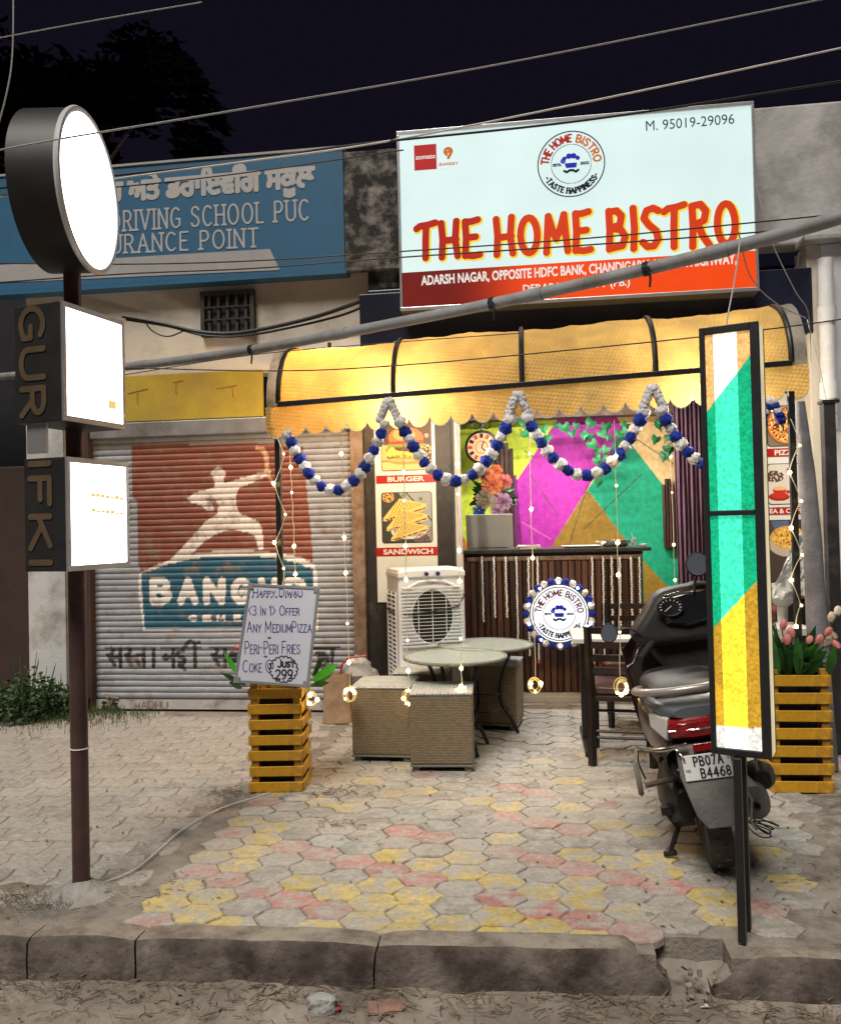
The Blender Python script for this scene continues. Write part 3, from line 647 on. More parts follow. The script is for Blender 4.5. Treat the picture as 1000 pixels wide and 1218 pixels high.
# cement apron beyond and loose soil on the right
st('cement_apron', heightfield(.9, 3.4, 3.2, 7.6, 60, 70, lambda x, y: -.012 + .028 * (fbm(x * 2.2, y * 2.2) - .38) + .012 * (fbm(x * 9, y * 9) - .5) - .03 * max(0, fore_right(y) + .15 - x) * 2), 'dust_heap', smooth=True)
st('soil_edge', heightfield(-4.2, -1.5, 3.22, 3.75, 90, 24, lambda x, y: -.03 + .055 * (fbm(x * 4, y * 4) - .25) - .09 * max(0, y - 3.42 - .12 * fbm(x * 3, 1)) - .08 * max(0, x + 1.95)), 'sand', smooth=True)

# kerb: cast stones with joints, chipped edges and one broken gap
kerb = tag(bpy.data.objects.new('kerb', None), kind='structure'); COL.objects.link(kerb)
def kerb_stone(x0, x1, w=.135, top=.012, chip0=0, chip1=0):
    nx = max(6, int((x1 - x0) / .03)); prof = [(0, -.30), (0, -.09), (0, -.02), (.012, 0), (.05, .002), (w * .8, 0), (w, -.006), (w, -.2)]
    V = []; F = []
    for i in range(nx + 1):
        x = x0 + (x1 - x0) * i / nx; e = 0
        if chip1: e = max(e, chip1 * max(0, 1 - (x1 - x) / .16) ** 1.3)
        if chip0: e = max(e, chip0 * max(0, 1 - (x - x0) / .16) ** 1.3)
        for (py, pz) in prof:
            n1 = (fbm(x * 9, pz * 22 + py * 9 + 5) - .5); z = top + pz + n1 * .006 - e * (.16 + .10 * fbm(x * 20, pz * 10)) * (1 if pz > -.25 else 0)
            xx = x + (.02 * n1 if i in (0, nx) else 0) + (.05 * (fbm(pz * 30, x * 7) - .5) if (i == nx and chip1) or (i == 0 and chip0) else 0)
            V.append((xx, kerb_y(x) + py + (n1 * .014 if py < .03 else 0) + e * .03, z))
    m = len(prof)
    for i in range(nx):
        for k in range(m - 1): F.append((i * m + k, (i + 1) * m + k, (i + 1) * m + k + 1, i * m + k + 1))
    F.append(tuple(range(m))); F.append(tuple(nx * m + k for k in range(m))[::-1])
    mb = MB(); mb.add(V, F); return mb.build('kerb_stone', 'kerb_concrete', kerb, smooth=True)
kx = [-4.0, -2.9, -1.972, -1.535, -.62, .452]
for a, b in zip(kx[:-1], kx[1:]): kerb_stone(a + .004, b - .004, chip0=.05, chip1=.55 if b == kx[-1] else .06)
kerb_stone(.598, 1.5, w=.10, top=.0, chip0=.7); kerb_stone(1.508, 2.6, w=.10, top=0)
mb = MB()
for i in range(34):
    x = random.gauss(.53, .06); y = kerb_y(x) + random.uniform(-.10, .06); z = -.168 + max(0, (y - kerb_y(x) + .08)) * .8; s = random.uniform(.008, .028)
    mb.box((x, y, z), (s, s * random.uniform(.6, 1), s * random.uniform(.3, .7)), (random.random() * 2, random.random() * 2, random.random() * 3), taper=.7)
mb.build('kerb_rubble', 'joint_dirt', kerb, kind='stuff')
st('gap_fill', heightfield(.40, .66, 3.04, 3.46, 24, 36, lambda x, y: -.20 + .193 * min(1, max(0, (y - 3.06) / .34)) ** 1.3 + .03 * (fbm(x * 22, y * 16) - .5)), 'joint_dirt', smooth=True)

# sky-side: dark tree, far off
def leaf_cloud(n, centre, rad, size, m, name, parent, fn=None, flat_=.6):
    mb = MB()
    for _ in range(n):
        while True:
            p = Vector((random.uniform(-1, 1), random.uniform(-1, 1), random.uniform(-1, 1)))
            if p.length < 1: break
        p = p * (.55 + .45 * random.random()) if p.length > .2 else p
        c = Vector((centre[0] + p.x * rad[0], centre[1] + p.y * rad[1], centre[2] + p.z * rad[2]))
        d = Vector((random.uniform(-1, 1), random.uniform(-1, 1), random.uniform(-1, .5) * flat_)).normalized() * size * random.uniform(.6, 1.3)
        s = d.cross(Vector((random.uniform(-1, 1), random.uniform(-1, 1), random.uniform(-1, 1)))).normalized() * size * .2
        mb.add([c - d * .5, c + s, c + d * .5, c - s], [(0, 1, 2, 3)])
    return mb
TC = at(70, 110, 17)
tree = thing('tree', 'big dark tree behind the driving school sign against the night sky', 'tree', (TC.x, 17, 0))
mb = MB(); mb.tube([(0, 0, 0), (.15, 0, 3), (.3, .1, 6), (.2, .1, 8.5), (.1, 0, 10.5)], [.34, .28, .22, .15, .05], 10)
for k in range(9):
    a = k * 2.4; z = 5 + k * .6; mb.tube([(.2, 0, z), (.2 + 1.2 * math.cos(a), 1.2 * math.sin(a), z + 1), (.2 + 2.4 * math.cos(a), 2.4 * math.sin(a), z + 1.5)], [.1, .07, .02], 6)
mb.build('trunk', 'bark', tree, smooth=True)
mb = MB()
for k in range(30):
    a = random.uniform(0, 6.28); rr = random.uniform(0, 3.1); z = random.uniform(7.3, 12.0); rr *= math.sqrt(max(.15, 1 - ((z - 9.3) / 4.2) ** 2))
    q = leaf_cloud(650, (.2 + rr * math.cos(a), rr * math.sin(a) * .8, z), (1.15, 1.1, .8), .30, None, '', None); mb.add(q.v, q.f)
for k in range(55):     # drooping sprays on the right-hand side of the crown
    z = random.uniform(7.5, 11.8); rr = 3.4 * math.sqrt(max(.1, 1 - ((z - 9.2) / 4.6) ** 2)); p0 = Vector((rr * .8, random.uniform(-1, .5), z)); 
    for j in range(26):
        t = j / 26; c = p0 + Vector((t * 1.0, 0, -.6 * t * t)); d = Vector((random.uniform(.1, .4), random.uniform(-.1, .1), random.uniform(-.3, .0)))
        s = Vector((0.02, .02, .05)); mb.add([c, c + d * .5 + s, c + d, c + d * .5 - s], [(0, 1, 2, 3)])
mb.build('crown', 'tree_leaf', tree)

# ------------------------------------------------------------------ left building: cream shop with the shut roller door
def pX(px, py, Y): return at(px, py, Y).x
def pZ(px, py, Y): return at(px, py, Y).z
lb = thing('shop_building', 'cream plastered shop on the left with its roller shutter down', 'building', (-3, YF, 0))
XR = pX(440, 400, YF)                # right end of the cream wall
XL = pX(98, 600, YF); XSR = pX(421, 650, YF)
ZT = pZ(280, 497, YF)                # top of the shutter opening
z345 = pZ(250, 338, YF); z445 = pZ(250, 446, YF)
mb = MB(); mb.bx(-12, pX(33, 500, YF), YF, YF + .2, z345 + .06, 4.65); mb.bx(pX(33, 500, YF) + .0005, XR, YF, YF + .2, z445 + .0, 4.65); mb.bx(pX(36, 500, YF), XL - .10, YF + .02, YF + .22, 2.0, z445); st('wall', mb, 'cream_plaster', lb)
mb = MB(); mb.bx(-5.6, XR - .01, YF - .13, YF - .002, z345 + .05, z345 + .12); st('ledge', mb, 'cream_plaster', lb, bevel=.01)
mb = MB(); mb.bx(pX(145, 470, YF) - .6, pX(314, 470, YF), YF - .035, YF - .003, ZT, z445 + .02); st('lintel_panel', mb, 'yellow_paint_wall', lb, bevel=.004)
for (a, b) in (((152, 468), (176, 462)), ((164, 462), (164, 480)), ((206, 455), (218, 452)), ((210, 454), (210, 468)), ((258, 462), (282, 458)), ((276, 459), (278, 472))):
    p, q = at(*a, YF - .0365), at(*b, YF - .0365); mb = MB(); mb.tube([p, q], [.004, .007], 5); mb.build('faded_stroke', M.get('faded_red') or mk('faded_red', (.33, .17, .035), .8), lb, W=True)
# vent window with bars
vx0, vx1, vz0, vz1 = pX(246, 375, YF), pX(300, 375, YF), pZ(270, 396, YF), pZ(270, 352, YF)
vw = MB(); vw.bx(vx0, vx1, YF - .02, YF - .004, vz0, vz1); vwin = st('vent_window', vw, 'black_wall', lb)
for k in range(5):
    x = vx0 + (vx1 - vx0) * (k + .5) / 5; m_ = MB(); m_.bx(x - .012, x + .012, YF - .05, YF - .022, vz0, vz1); m_.build('bar', 'vent_dark', vwin, W=True)
for k in range(2):
    z = vz0 + (vz1 - vz0) * (k + 1) / 3; m_ = MB(); m_.bx(vx0, vx1, YF - .062, YF - .051, z - .005, z + .005); m_.build('bar', 'vent_dark', vwin, W=True)
m_ = MB(); t = .035
m_.bx(vx0 - t, vx0, YF - .06, YF - .004, vz0 - t, vz1 + t); m_.bx(vx1, vx1 + t, YF - .06, YF - .004, vz0 - t, vz1 + t); m_.bx(vx0, vx1, YF - .06, YF - .004, vz1, vz1 + t); m_.bx(vx0, vx1, YF - .06, YF - .004, vz0 - t, vz0)
m_.build('frame', 'vent_dark', vwin, W=True)
# left jamb pieces, white peeling pillar
mb = MB(); mb.bx(pX(38, 690, YF), pX(82, 690, YF), YF - .06, YF + .2, 0, z445 - .002); st('pillar', mb, 'stained_white' if 'stained_white' in M else 'white_plaster', lb, bevel=.006)
mb = MB(); mb.bx(XL - .02, XL + .09, YF - .05, YF + .12, 0, ZT); st('guide_rail', mb, 'maroon_wall', lb, bevel=.004)
mb = MB(); mb.bx(XSR - .005, XSR + .10, YF - .05, YF + .12, 0, z445 + .0); st('guide_rail', mb, 'old_wood', lb, bevel=.004)
mb = MB(); mb.bx(XL + .09, XSR - .005, YF - .03, YF + .10, ZT - .14, ZT - .002); st('shutter_hood', mb, 'grey_metal', lb, bevel=.01)
# roller shutter: corrugated slats, painted
SY = YF + .04
zs_ = zoomed(150, 510, 3.448)
STROKES_B = []
def Lz(text, x0, z0, w, h, **kw): return [[(p[0], -p[1]) for p in s] for s in fit(text, x0, -z0, w, h, **kw)]
ops = [('p', [(20, 72), (300, 62), (600, 60), (725, 75), (735, 200), (740, 262), (756, 420), (766, 560), (600, 530), (400, 520), (60, 592), (48, 560), (44, 300), (24, 280)], (122, 70, 54)),
       ('p', [(50, 592), (120, 560), (200, 530), (300, 508), (400, 500), (520, 500), (640, 512), (720, 530), (770, 556), (780, 590), (786, 830), (70, 832), (50, 700)], (206, 200, 196)),
       ('p', [(60, 596), (180, 552), (300, 530), (400, 522), (520, 522), (650, 536), (765, 574), (772, 822), (74, 824), (64, 700)], (38, 86, 108))]
W_ = (208, 200, 194)
ops += [('p', [(342, 180), (375, 152), (408, 180), (396, 210), (402, 240), (362, 240), (358, 205)], W_),
        ('p', [(246, 285), (280, 262), (358, 240), (400, 222), (430, 215), (480, 198), (560, 178), (575, 166), (592, 175), (586, 196), (560, 200), (490, 232), (462, 242), (450, 270), (448, 310), (462, 345), (462, 356), (372, 356), (372, 330), (378, 315), (362, 290), (330, 288), (356, 318), (358, 338), (332, 336), (300, 312), (262, 300)], W_),
        ('p', [(372, 350), (462, 350), (500, 362), (540, 382), (556, 410), (562, 495), (540, 497), (535, 470), (525, 440), (500, 425), (430, 412), (380, 425), (320, 460), (270, 510), (225, 540), (185, 545), (185, 530), (225, 490), (270, 440), (300, 405), (330, 375)], W_),
        ('s', [(535, 78), (560, 84), (572, 110), (576, 170)], 9, (190, 150, 120)), ('s', [(578, 180), (590, 205), (604, 235)], 6, (190, 150, 120))]
for (ch, x, w) in (('B', 108, 64), ('A', 222, 58), ('N', 328, 62), ('G', 440, 56), ('U', 552, 56), ('R', 664, 62)):
    for s in Lz(ch, x, 708, w, 84): ops.append(('s', s, 15, (212, 208, 205)))
for (ch, x) in (('C', 258), ('E', 316), ('M', 372), ('E', 440), ('N', 498), ('T', 556)):
    for s in Lz(ch, x, 788, 28, 20): ops.append(('s', s, 4.2, (220, 208, 205)))
# hindi line below (hand painted): strokes in letter boxes, headline at the top
SA = [[(.30, 1), (.40, .86), (.32, .70), (.10, .62), (.2, .5), (.5, .08)], [(.25, .52), (.85, .52)], [(.85, 1), (.85, 0)]]
HS = [[(.30, 1), (.40, .86), (.32, .70), (.10, .62), (.2, .5), (.5, .08)], [(.25, .52), (.62, .52)]]
TA = [[(.7, 1), (.7, 0)], [(.7, .62), (.35, .66), (.2, .5), (.3, .25), (.42, .12)]]
AA = [[(.3, 1), (.3, 0)]]
NA = [[(.8, 1), (.8, 0)], [(.8, .52), (.3, .52)], [(.3, .62), (.15, .5), (.3, .4), (.38, .52)]]
HA = [[(.5, 1), (.5, .82), (.2, .78), (.15, .6), (.45, .52), (.62, .40), (.55, .22), (.25, .25), (.3, .02), (.6, -.08)]]
II = [[(.35, 1), (.35, 0)], [(.35, 1), (.3, 1.3), (.0, 1.38), (-.3, 1.2), (-.38, 1.02)], [(.62, 1.3), (.64, 1.33)]]
BA = [[(.8, 1), (.8, 0)], [(.8, .7), (.3, .75), (.15, .5), (.35, .25), (.8, .35)], [(.2, .65), (.78, .42)]]
SE = SA + [[(.85, 1), (.7, 1.25), (.4, 1.35)]]
AK = [[(.2, .85), (.45, .85), (.4, .6), (.2, .55), (.45, .5), (.45, .2), (.15, .15)], [(.45, .52), (.8, .52)], [(.85, 1), (.85, 0)], [(1.15, 1), (1.15, 0)]]
CH = [[(.1, .75), (.5, .75), (.6, .5), (.35, .35), (.2, .5), (.4, .62), (.75, .5), (.75, .2), (.4, .08), (.15, .2)]]
zh = zoomed(100, 740, 3.125)
def hz(gl, x, w): return [[((x + p[0] * w), 168 - p[1] * 70) for p in s] for s in gl]
hops = []
for gl, x, w in ((SA, 80, 62), (HS, 148, 50), (TA, 178, 60), (AA, 240, 50), (NA, 285, 56), (HA, 335, 62), (II, 392, 52), (SA, 468, 62), (BA, 532, 56), (SE, 596, 62), (AK, 672, 56), (CH, 858, 62), (AA, 905, 50)):
    for s in hz(gl, x, w): hops.append(('s', s, 7.5, (44, 42, 46)))
for a, b in ((78, 262), (285, 430), (468, 660), (672, 760), (850, 945)): hops.append(('s', [(a, 98), (b, 96)], 5.5, (44, 42, 46)))
# faint scrawl on the bottom rail
for s in [[(p[0], -p[1]) for p in q] for q in fit('mADHU', 190, -322, 120, 26)]: hops.append(('s', s, 2.2, (120, 104, 100)))
nsl = 44; zb = .10; zt = ZT - .13; sh = (zt - zb) / nsl
sx0, sx1 = XL + .085, XSR - .002
shut = thing('roller_shutter', None, None, (-3, 0, 0)); del_ = shut; shut.parent = lb; shut.location = (0, 0, 0)
prof = [(0, 0), (.15, -.006), (.45, -.0105), (.78, -.008), (.93, -.002), (1.0, 0.002)]
NX = 260
for k in range(nsl):
    z0 = zb + k * sh; V = []
    dz = random.uniform(-.0015, .0015)
    for (t, y) in prof:
        for i in range(NX + 1): V.append((sx0 + (sx1 - sx0) * i / NX, SY + y + .0015 * math.sin(i * .11 + k), z0 + t * sh * .985 + dz))
    F = [(j * (NX + 1) + i, j * (NX + 1) + i + 1, (j + 1) * (NX + 1) + i + 1, (j + 1) * (NX + 1) + i) for j in range(len(prof) - 1) for i in range(NX)]
    mb = MB(); mb.v = V; mb.f = F; P = np.array(V); px, py = proj(np.stack([P[:, 0], np.full(len(P), SY - .02), P[:, 2]], 1)); a, b = zs_(px, py)
    C = paint(ops, a, b, (140, 144, 152)); a2, b2 = zh(px, py); C2 = paint(hops, a2, b2, (-1, -1, -1)); mm = C2[:, 0] >= 0; C[mm] = C2[mm]
    o = mb.build('slat', 'shutter_paint', shut, W=True, smooth=True); colour_attr(o.data, C)
zb0 = .012; o = paint_panel('bottom_rail', sx0, sx1, zb0, zb - .004, SY - .02, 260, 12, zh, hops, (170, 168, 170), 'shutter_paint', shut)
mb = MB(); mb.bx(sx0, sx1, SY - .019, SY + .02, zb0, zb - .006); mb.build('rail_core', 'grey_metal', shut, W=True)
mb = MB(); p = at(131, 838, SY - .05); mb.box((p.x, p.y, p.z), (.05, .03, .05)); mb.tube([p + Vector((-.018, 0, .02)), p + Vector((-.018, 0, .06)), p + Vector((0, 0, .075)), p + Vector((.018, 0, .06)), p + Vector((.018, 0, .02))], .006, 6); mb.tube([p + Vector((-.05, .02, .06)), p + Vector((.07, .02, .05))], .01, 6)
mb.build('padlock', 'old_wood', shut, W=True, bevel=.004)

# far-left neighbour: dark brown wall
nb = thing('neighbour_building', 'unlit dark brown wall at the far left edge behind the weeds', 'building', (-6, YF + .5, 0))
mb = MB(); mb.bx(-14, pX(39, 690, YF) + .02, YF + .12, YF + .35, 0, pZ(10, 555, YF + .12)); st('wall', mb, 'maroon_wall', nb, bevel=.01)
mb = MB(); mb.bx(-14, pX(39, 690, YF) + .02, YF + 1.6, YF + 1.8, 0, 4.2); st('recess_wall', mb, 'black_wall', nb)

# ------------------------------------------------------------------ bistro unit
bi = thing('bistro_building', 'open fronted bistro unit with painted back wall and black columns', 'building', (0, YF, 0))
x_bc0, x_bc1 = pX(434, 650, YF), pX(448, 650, YF)
def wallpx(name, x0, x1, y0, y1, z0, z1, m, bevel=0, parent=bi): mb = MB(); mb.bx(x0, x1, y0, y1, z0, z1); return st(name, mb, m, parent, bevel=bevel)
wallpx('column', XSR + .102, pX(549, 650, YF) - .07, YF, YF + .3, 0, 3.0, 'black_column', .006)
RX0 = pX(905, 600, 6.9); XRW = pX(968, 600, 6.6)
wallpx('column', RX0 - .25, XRW + .35, 6.95, 7.25, 0, 3.0, 'black_column', .006)
wallpx('beam', XR + .002, XRW + .3, 6.9, 7.3, 3.0, 3.55, 'navy_panel', .01)
wallpx('fascia', XR + .004, XRW + .02, 6.55, 6.62, 2.93, 3.42, 'navy_panel', .006)
xin0 = pX(549, 650, YF)
wallpx('inner_wall', xin0 - .75, xin0 - .68, YF + .31, 9.3, 0, 3.0, 'interior_dark')
wallpx('inner_wall', 2.1, 2.2, 7.26, 9.3, 0, 3.0, 'interior_dark')
wallpx('ceiling', xin0 - .68, 2.1, YF + .31, 9.3, 2.92, 3.0, 'interior_ceiling')
wallpx('inner_beam', xin0 - .67, 2.1, 8.72, 8.90, pZ(650, 497, 8.72), 2.919, 'old_wood', .006)
wallpx('floor', xin0 - .68, 2.1, 7.56, 9.25, -.01, .055, 'floor_tile')
o = MB(); o.bx(xin0, 2.0, 7.46, 7.559, -.01, .05); st('step', o, 'floor_tile', bi, bevel=.006)
# parapet, right-hand upper wall, plaster block between the signs
wallpx('parapet', pX(411, 250, 6.9), pX(480, 300, 6.8), 6.84, 6.899, 3.70, pZ(440, 183, 6.92), 'stained_plaster', .01)
wallpx('parapet', XR + .006, pX(480, 300, 6.8), 6.92, 7.2, 3.552, pZ(440, 190, 6.92), 'stained_plaster', .02)
wallpx('parapet', pX(470, 300, 6.95), 1.7, 7.0, 7.25, 3.552, 4.4, 'grey_plaster', .02)
wallpx('upper_wall', 1.55, 6, 6.7, 6.9, pZ(960, 290, 6.7), pZ(960, 122, 6.7), 'grey_plaster', .02)
# mural back wall
zm = zoomed(540, 480, 3.226)
mu = []
mu += [('p', [(-60, 520), (20, 480), (60, 560), (60, 1260), (-60, 1260)], (214, 120, 40)),
       ('p', [(400, 55), (470, 40), (620, 40), (680, 160), (535, 290), (375, 545), (140, 900), (60, 900), (245, 545), (238, 300)], (186, 46, 168)),
       ('p', [(200, 300), (238, 270), (262, 545), (200, 560)], (120, 30, 110)),
       ('p', [(560, 262), (682, 160), (800, 310), (1000, 480), (1000, 960), (745, 622), (640, 500), (512, 330)], (18, 162, 124)),
       ('p', [(511, 330), (640, 500), (745, 622), (960, 900), (960, 1260), (60, 1260), (60, 900), (375, 545)], (150, 116, 40)),
       ('p', [(682, 160), (640, 60), (600, 40), (900, 40), (900, 420), (800, 310)], (232, 196, 138)),
       ('p', [(660, 545), (740, 620), (830, 712), (800, 760), (620, 760)], (158, 126, 44)),
       ('p', [(560, 262), (682, 160), (640, 110), (600, 190)], (30, 120, 90))]
for ln in ([(250, 100), (370, 180)], [(510, 320), (440, 545)], [(720, 270), (500, 480)], [(690, 130), (840, 230)], [(290, 270), (400, 430)], [(270, 180), (310, 210)]): mu.append(('s', ln, 1.6, (60, 70, 40)))
for ln in ([(260, 455), (370, 520)],): mu.append(('s', ln, 1.8, (220, 120, 180)))
mural = paint_panel('mural_wall', xin0 - .67, 2.098, .06, 2.90, 9.0, 460, 380, zm, mu, (204, 222, 62), 'print_mural', bi)
wallpx('back_wall', xin0 - .68, 2.1, 9.02, 9.2, 0, 2.91, 'interior_dark')
# ceiling light inside, above the frame line
cl = thing('ceiling_light', 'white tube light on the ceiling inside the bistro', 'ceiling light', (.35, 7.75, 2.90))
mb = MB(); mb.box((0, 0, -.012), (1.3, .10, .022)); mb.build('housing', 'white_aluminium', cl, bevel=.004)
mb = MB(); mb.tube([(-.6, 0, -.045), (.6, 0, -.045)], .018, 10); mb.build('tube', 'tube_glow', cl, smooth=True)
ld = bpy.data.lights.new('tube_light', 'AREA'); ld.shape = 'RECTANGLE'; ld.size = 1.2; ld.size_y = .06; ld.energy = 85; ld.color = (1, .96, .9)
lo = bpy.data.objects.new('tube_light', ld); COL.objects.link(lo); lo.parent = cl; lo.location = (0, 0, -.075)

# right-hand building
rb = thing('white_building', 'bluish white painted wall at the right edge beside the drain pipe', 'building', (2.4, 6.5, 0))
XW = pX(966, 600, 6.6)
wallpx('wall', XW + .10, 7, 6.55, 6.85, 0, pZ(960, 290, 6.7) - .05, 'blue_white_wall', .015, rb)
wallpx('wall_corner', XW, XW + .098, 6.56, 6.85, 0, pZ(960, 290, 6.7) - .05, 'cream_plaster', .006, rb)
wallpx('ledge', XW - .04, 7, 6.46, 6.69, pZ(960, 290, 6.7) - .048, pZ(960, 290, 6.7) - .002, 'grey_plaster', .01, rb)
dp = thing('drain_pipe', 'white drain pipe with sockets running down the bluish white wall', 'pipe', (XW + .10, 6.47, 0))
mb = MB(); mb.tube([(0, 0, 2.2), (0, 0, 3.45)], .055, 16); mb.build('pipe', 'white_pipe', dp, smooth=True)
for z in (2.42, 2.98):
    mb = MB(); mb.tube([(0, 0, z), (0, 0, z + .12)], .066, 16); mb.build('socket', 'white_pipe', dp, smooth=True)
dp2 = thing('drain_pipe', 'thin white pipe beside the peeling pillar left of the shutter', 'pipe', (pX(86, 690, YF - .12), YF - .12, 0))
mb = MB(); mb.tube([(0, 0, .02), (0, 0, 2.6)], .035, 14); mb.build('pipe', 'white_pipe', dp2, smooth=True)
mb = MB(); mb.bx(-.05, .05, .04, .10, 1.9, 1.93); mb.build('clip', 'grey_metal', dp2)
pp = thing('light_pipe', 'shiny white upright trim between black column and painted back wall', 'trim', (pX(545, 600, YF - .04), YF - .04, 0))
mb = MB(); mb.tube([(0, 0, .0), (0, 0, 2.95)], .028, 12); mb.build('upright', 'white_aluminium', pp, smooth=True)
mb = MB(); mb.bx(-.045, .045, -.04, .02, 0, .03); mb.build('foot', 'grey_metal', pp)

# ================================================================== SIGNS
# driving school signboard
BY = 6.86
bs = thing('signboard', 'blue driving school signboard with white english and gurmukhi lettering', 'signboard', (-3, BY, 0))
bx1 = pX(409, 250, BY); bz0, bz1 = pZ(300, 328, BY), pZ(300, 185, BY)
mb = MB(); mb.bx(-6.5, bx1, BY, BY + .12, bz0, bz1); mb.build('panel', 'sign_blue', bs, W=True, bevel=.004)
mb = MB(); mb.bx(-6.5, bx1 + .012, BY - .012, BY + .13, bz1 + .001, bz1 + .02); mb.build('trim', 'sign_stripe', bs, W=True)
mb = MB(); mb.bx(-6.5, bx1 + .012, BY - .012, BY + .13, bz0 - .03, bz0 - .001); mb.build('trim', 'sign_blue', bs, W=True)
fb = lambda u, v: (u, BY - .004, v)
def PZ(px, py, Y): p = at(px, py, Y); return p.x, p.z
def text_px(name, text, a, b, ytop, Y, r, cell, m, parent, fn, **kw):
    """text whose baseline runs from pixel a to pixel b, cap height up to ytop above a"""
    (x0, z0), (x1, z1) = PZ(*a, Y), PZ(*b, Y); h = PZ(a[0], ytop, Y)[1] - z0
    return flat(name, fit(text, x0, z0, x1 - x0, h, slope=(z1 - z0) / (x1 - x0), **kw), r, cell, m, parent, fn)
text_px('lettering', 'DRIVING SCHOOL PUC', (133, 275), (367, 261), 252, BY, .0085, .006, 'sign_letter', bs, fb, serif=.13, gap=.3, space=.5)
text_px('lettering', 'INSURANCE POINT', (96, 303), (307, 293), 282, BY, .0085, .006, 'sign_letter', bs, fb, serif=.13, gap=.3, space=.5)
pts = [PZ(-200, 318, BY), PZ(-200, 344, BY), PZ(332, 321, BY), PZ(321, 295, BY), PZ(150, 304, BY)]
q0, q1, q2, q3 = PZ(20, 312, BY), PZ(20, 338, BY), PZ(333, 321, BY), PZ(321, 296, BY)
mb = MB(); mb.prism([(bx1 - 4.5, q0[1] - .0), (bx1 - 4.5, q1[1] + .05), (q2[0], q2[1]), (q3[0], q3[1])], BY - .004, BY - .001); mb.build('stripe', 'sign_stripe', bs, W=True)
(x0, z0), (x1, z1) = PZ(96, 226, BY), PZ(374, 236, BY)
gz0 = PZ(374, 231, BY)[1]
flat('lettering', [[(x0 + p[0] * (x1 - x0), gz0 + p[1] * .30 + .0 * p[0]) for p in s] for s in font_strokes('ਮੋਟਰ ਅਤੇ ਡਰਾਇਵਿੰਗ ਸਕੂਲ')], .013, .007, 'sign_letter', bs, fb)

# bistro light box sign
SYN = 6.4
sg = thing('bistro_sign', 'large lit bistro signboard with red name lettering over the awning', 'signboard', (.36, SYN, 3.2))
sx0_, sx1_ = pX(477, 260, SYN), pX(896, 240, SYN); sz0, sz1 = pZ(690, 354, SYN), pZ(690, 143, SYN)
mb = MB(); mb.bx(sx0_, sx1_, SYN, SYN + .14, sz0, sz1); mb.build('case', 'aluminium', sg, W=True)
for nm, a in (('frame', (sx0_ - .02, sx1_ + .02, SYN - .02, SYN + .15, sz1, sz1 + .028)), ('frame', (sx0_ - .02, sx1_ + .02, SYN - .02, SYN + .15, sz0 - .028, sz0)),
              ('frame', (sx0_ - .02, sx0_, SYN - .02, SYN + .15, sz0, sz1)), ('frame', (sx1_, sx1_ + .02, SYN - .02, SYN + .15, sz0, sz1))):
    mb = MB(); mb.bx(*a); mb.build(nm, 'aluminium', sg, W=True, bevel=.003)
zred = PZ(690, 311, SYN)[1]
mb = MB(); mb.bx(sx0_, sx1_, SYN - .004, SYN - .001, zred, sz1); mb.build('face', 'lit_sign_white', sg, W=True)
xm = pX(575, 330, SYN)
def lit_red(X, light):
    t = np.clip((X - pX(530, 330, SYN)) / (pX(640, 330, SYN) - pX(530, 330, SYN)), 0, 1)[:, None]; t = t * t * (3 - 2 * t)
    return (np.array((112, 20, 12)) * (1 - t) + np.array((242, 74, 16)) * t) if light else (np.array((176, 32, 16)) * (1 - t * .8) + np.array((222, 66, 20)) * t * .8)
xs = np.linspace(sx0_, sx1_, 81); mb = MB(); mb.v = [(x, SYN - .004, z) for x in xs for z in (sz0, zred)]; mb.f = [(2 * i, 2 * i + 2, 2 * i + 3, 2 * i + 1) for i in range(80)]
o = mb.build('address_band', 'lit_plain', sg, W=True); colour_attr(o.data, lit_red(np.array([v[0] for v in mb.v]), True))
fs = lambda d: (lambda u, v: (u, SYN - d, v))
# hand-drawn style name: own heavy letters, flared
KB = {
 'T': [[(-.02, .86), (.1, .93), (.34, .95), (.6, 1.0)], [(.30, .94), (.27, .5), (.26, .02)]],
 'H': [[(.02, .97), (.06, .5), (.02, .02)], [(.52, 1.0), (.47, .5), (.54, .04)], [(.06, .47), (.5, .50)]],
 'E': [[(.05, .97), (.07, .5), (.03, .03)], [(.05, .96), (.25, .96), (.46, 1.0)], [(.07, .52), (.38, .54)], [(.03, .05), (.28, .02), (.5, .05)]],
 'O': [arc(.31, .49, .27, .46, 90, 450, 20)],
 'M': [[(.04, .02), (.08, .5), (.12, .95)], [(.12, .95), (.24, .6), (.36, .36)], [(.36, .36), (.5, .62), (.62, .97)], [(.62, .97), (.66, .5), (.72, .04)]],
 'B': [[(.06, .97), (.08, .5), (.05, .03)], [(.06, .95), (.3, .97), (.45, .84), (.4, .62), (.1, .54)], [(.1, .54), (.42, .5), (.56, .32), (.46, .1), (.05, .04)]],
 'I': [[(.06, 1.0), (.09, .5), (.05, .02)]],
 'S': [[(.5, .9), (.34, .97), (.14, .92), (.05, .74), (.2, .57), (.42, .42), (.48, .22), (.34, .06), (.14, .05), (.0, .16)]],
 'R': [[(.06, .95), (.08, .5), (.05, .0)], [(.06, .95), (.32, .98), (.48, .82), (.42, .6), (.1, .5)], [(.24, .5), (.36, .25), (.56, .02)]],
}
KW = {'T': .58, 'H': .56, 'E': .5, 'O': .62, 'M': .74, 'B': .56, 'I': .14, 'S': .5, 'R': .58}
(nx0, nz0), (nx1, nz1) = PZ(497, 309, SYN), PZ(876, 289, SYN); nh = .272
sts = []; x = 0
for ch in 'THE HOME BISTRO':
    if ch == ' ': x += .34; continue
    for s in KB[ch]: sts.append([(x + p[0], p[1]) for p in s])
    x += KW[ch] + .20
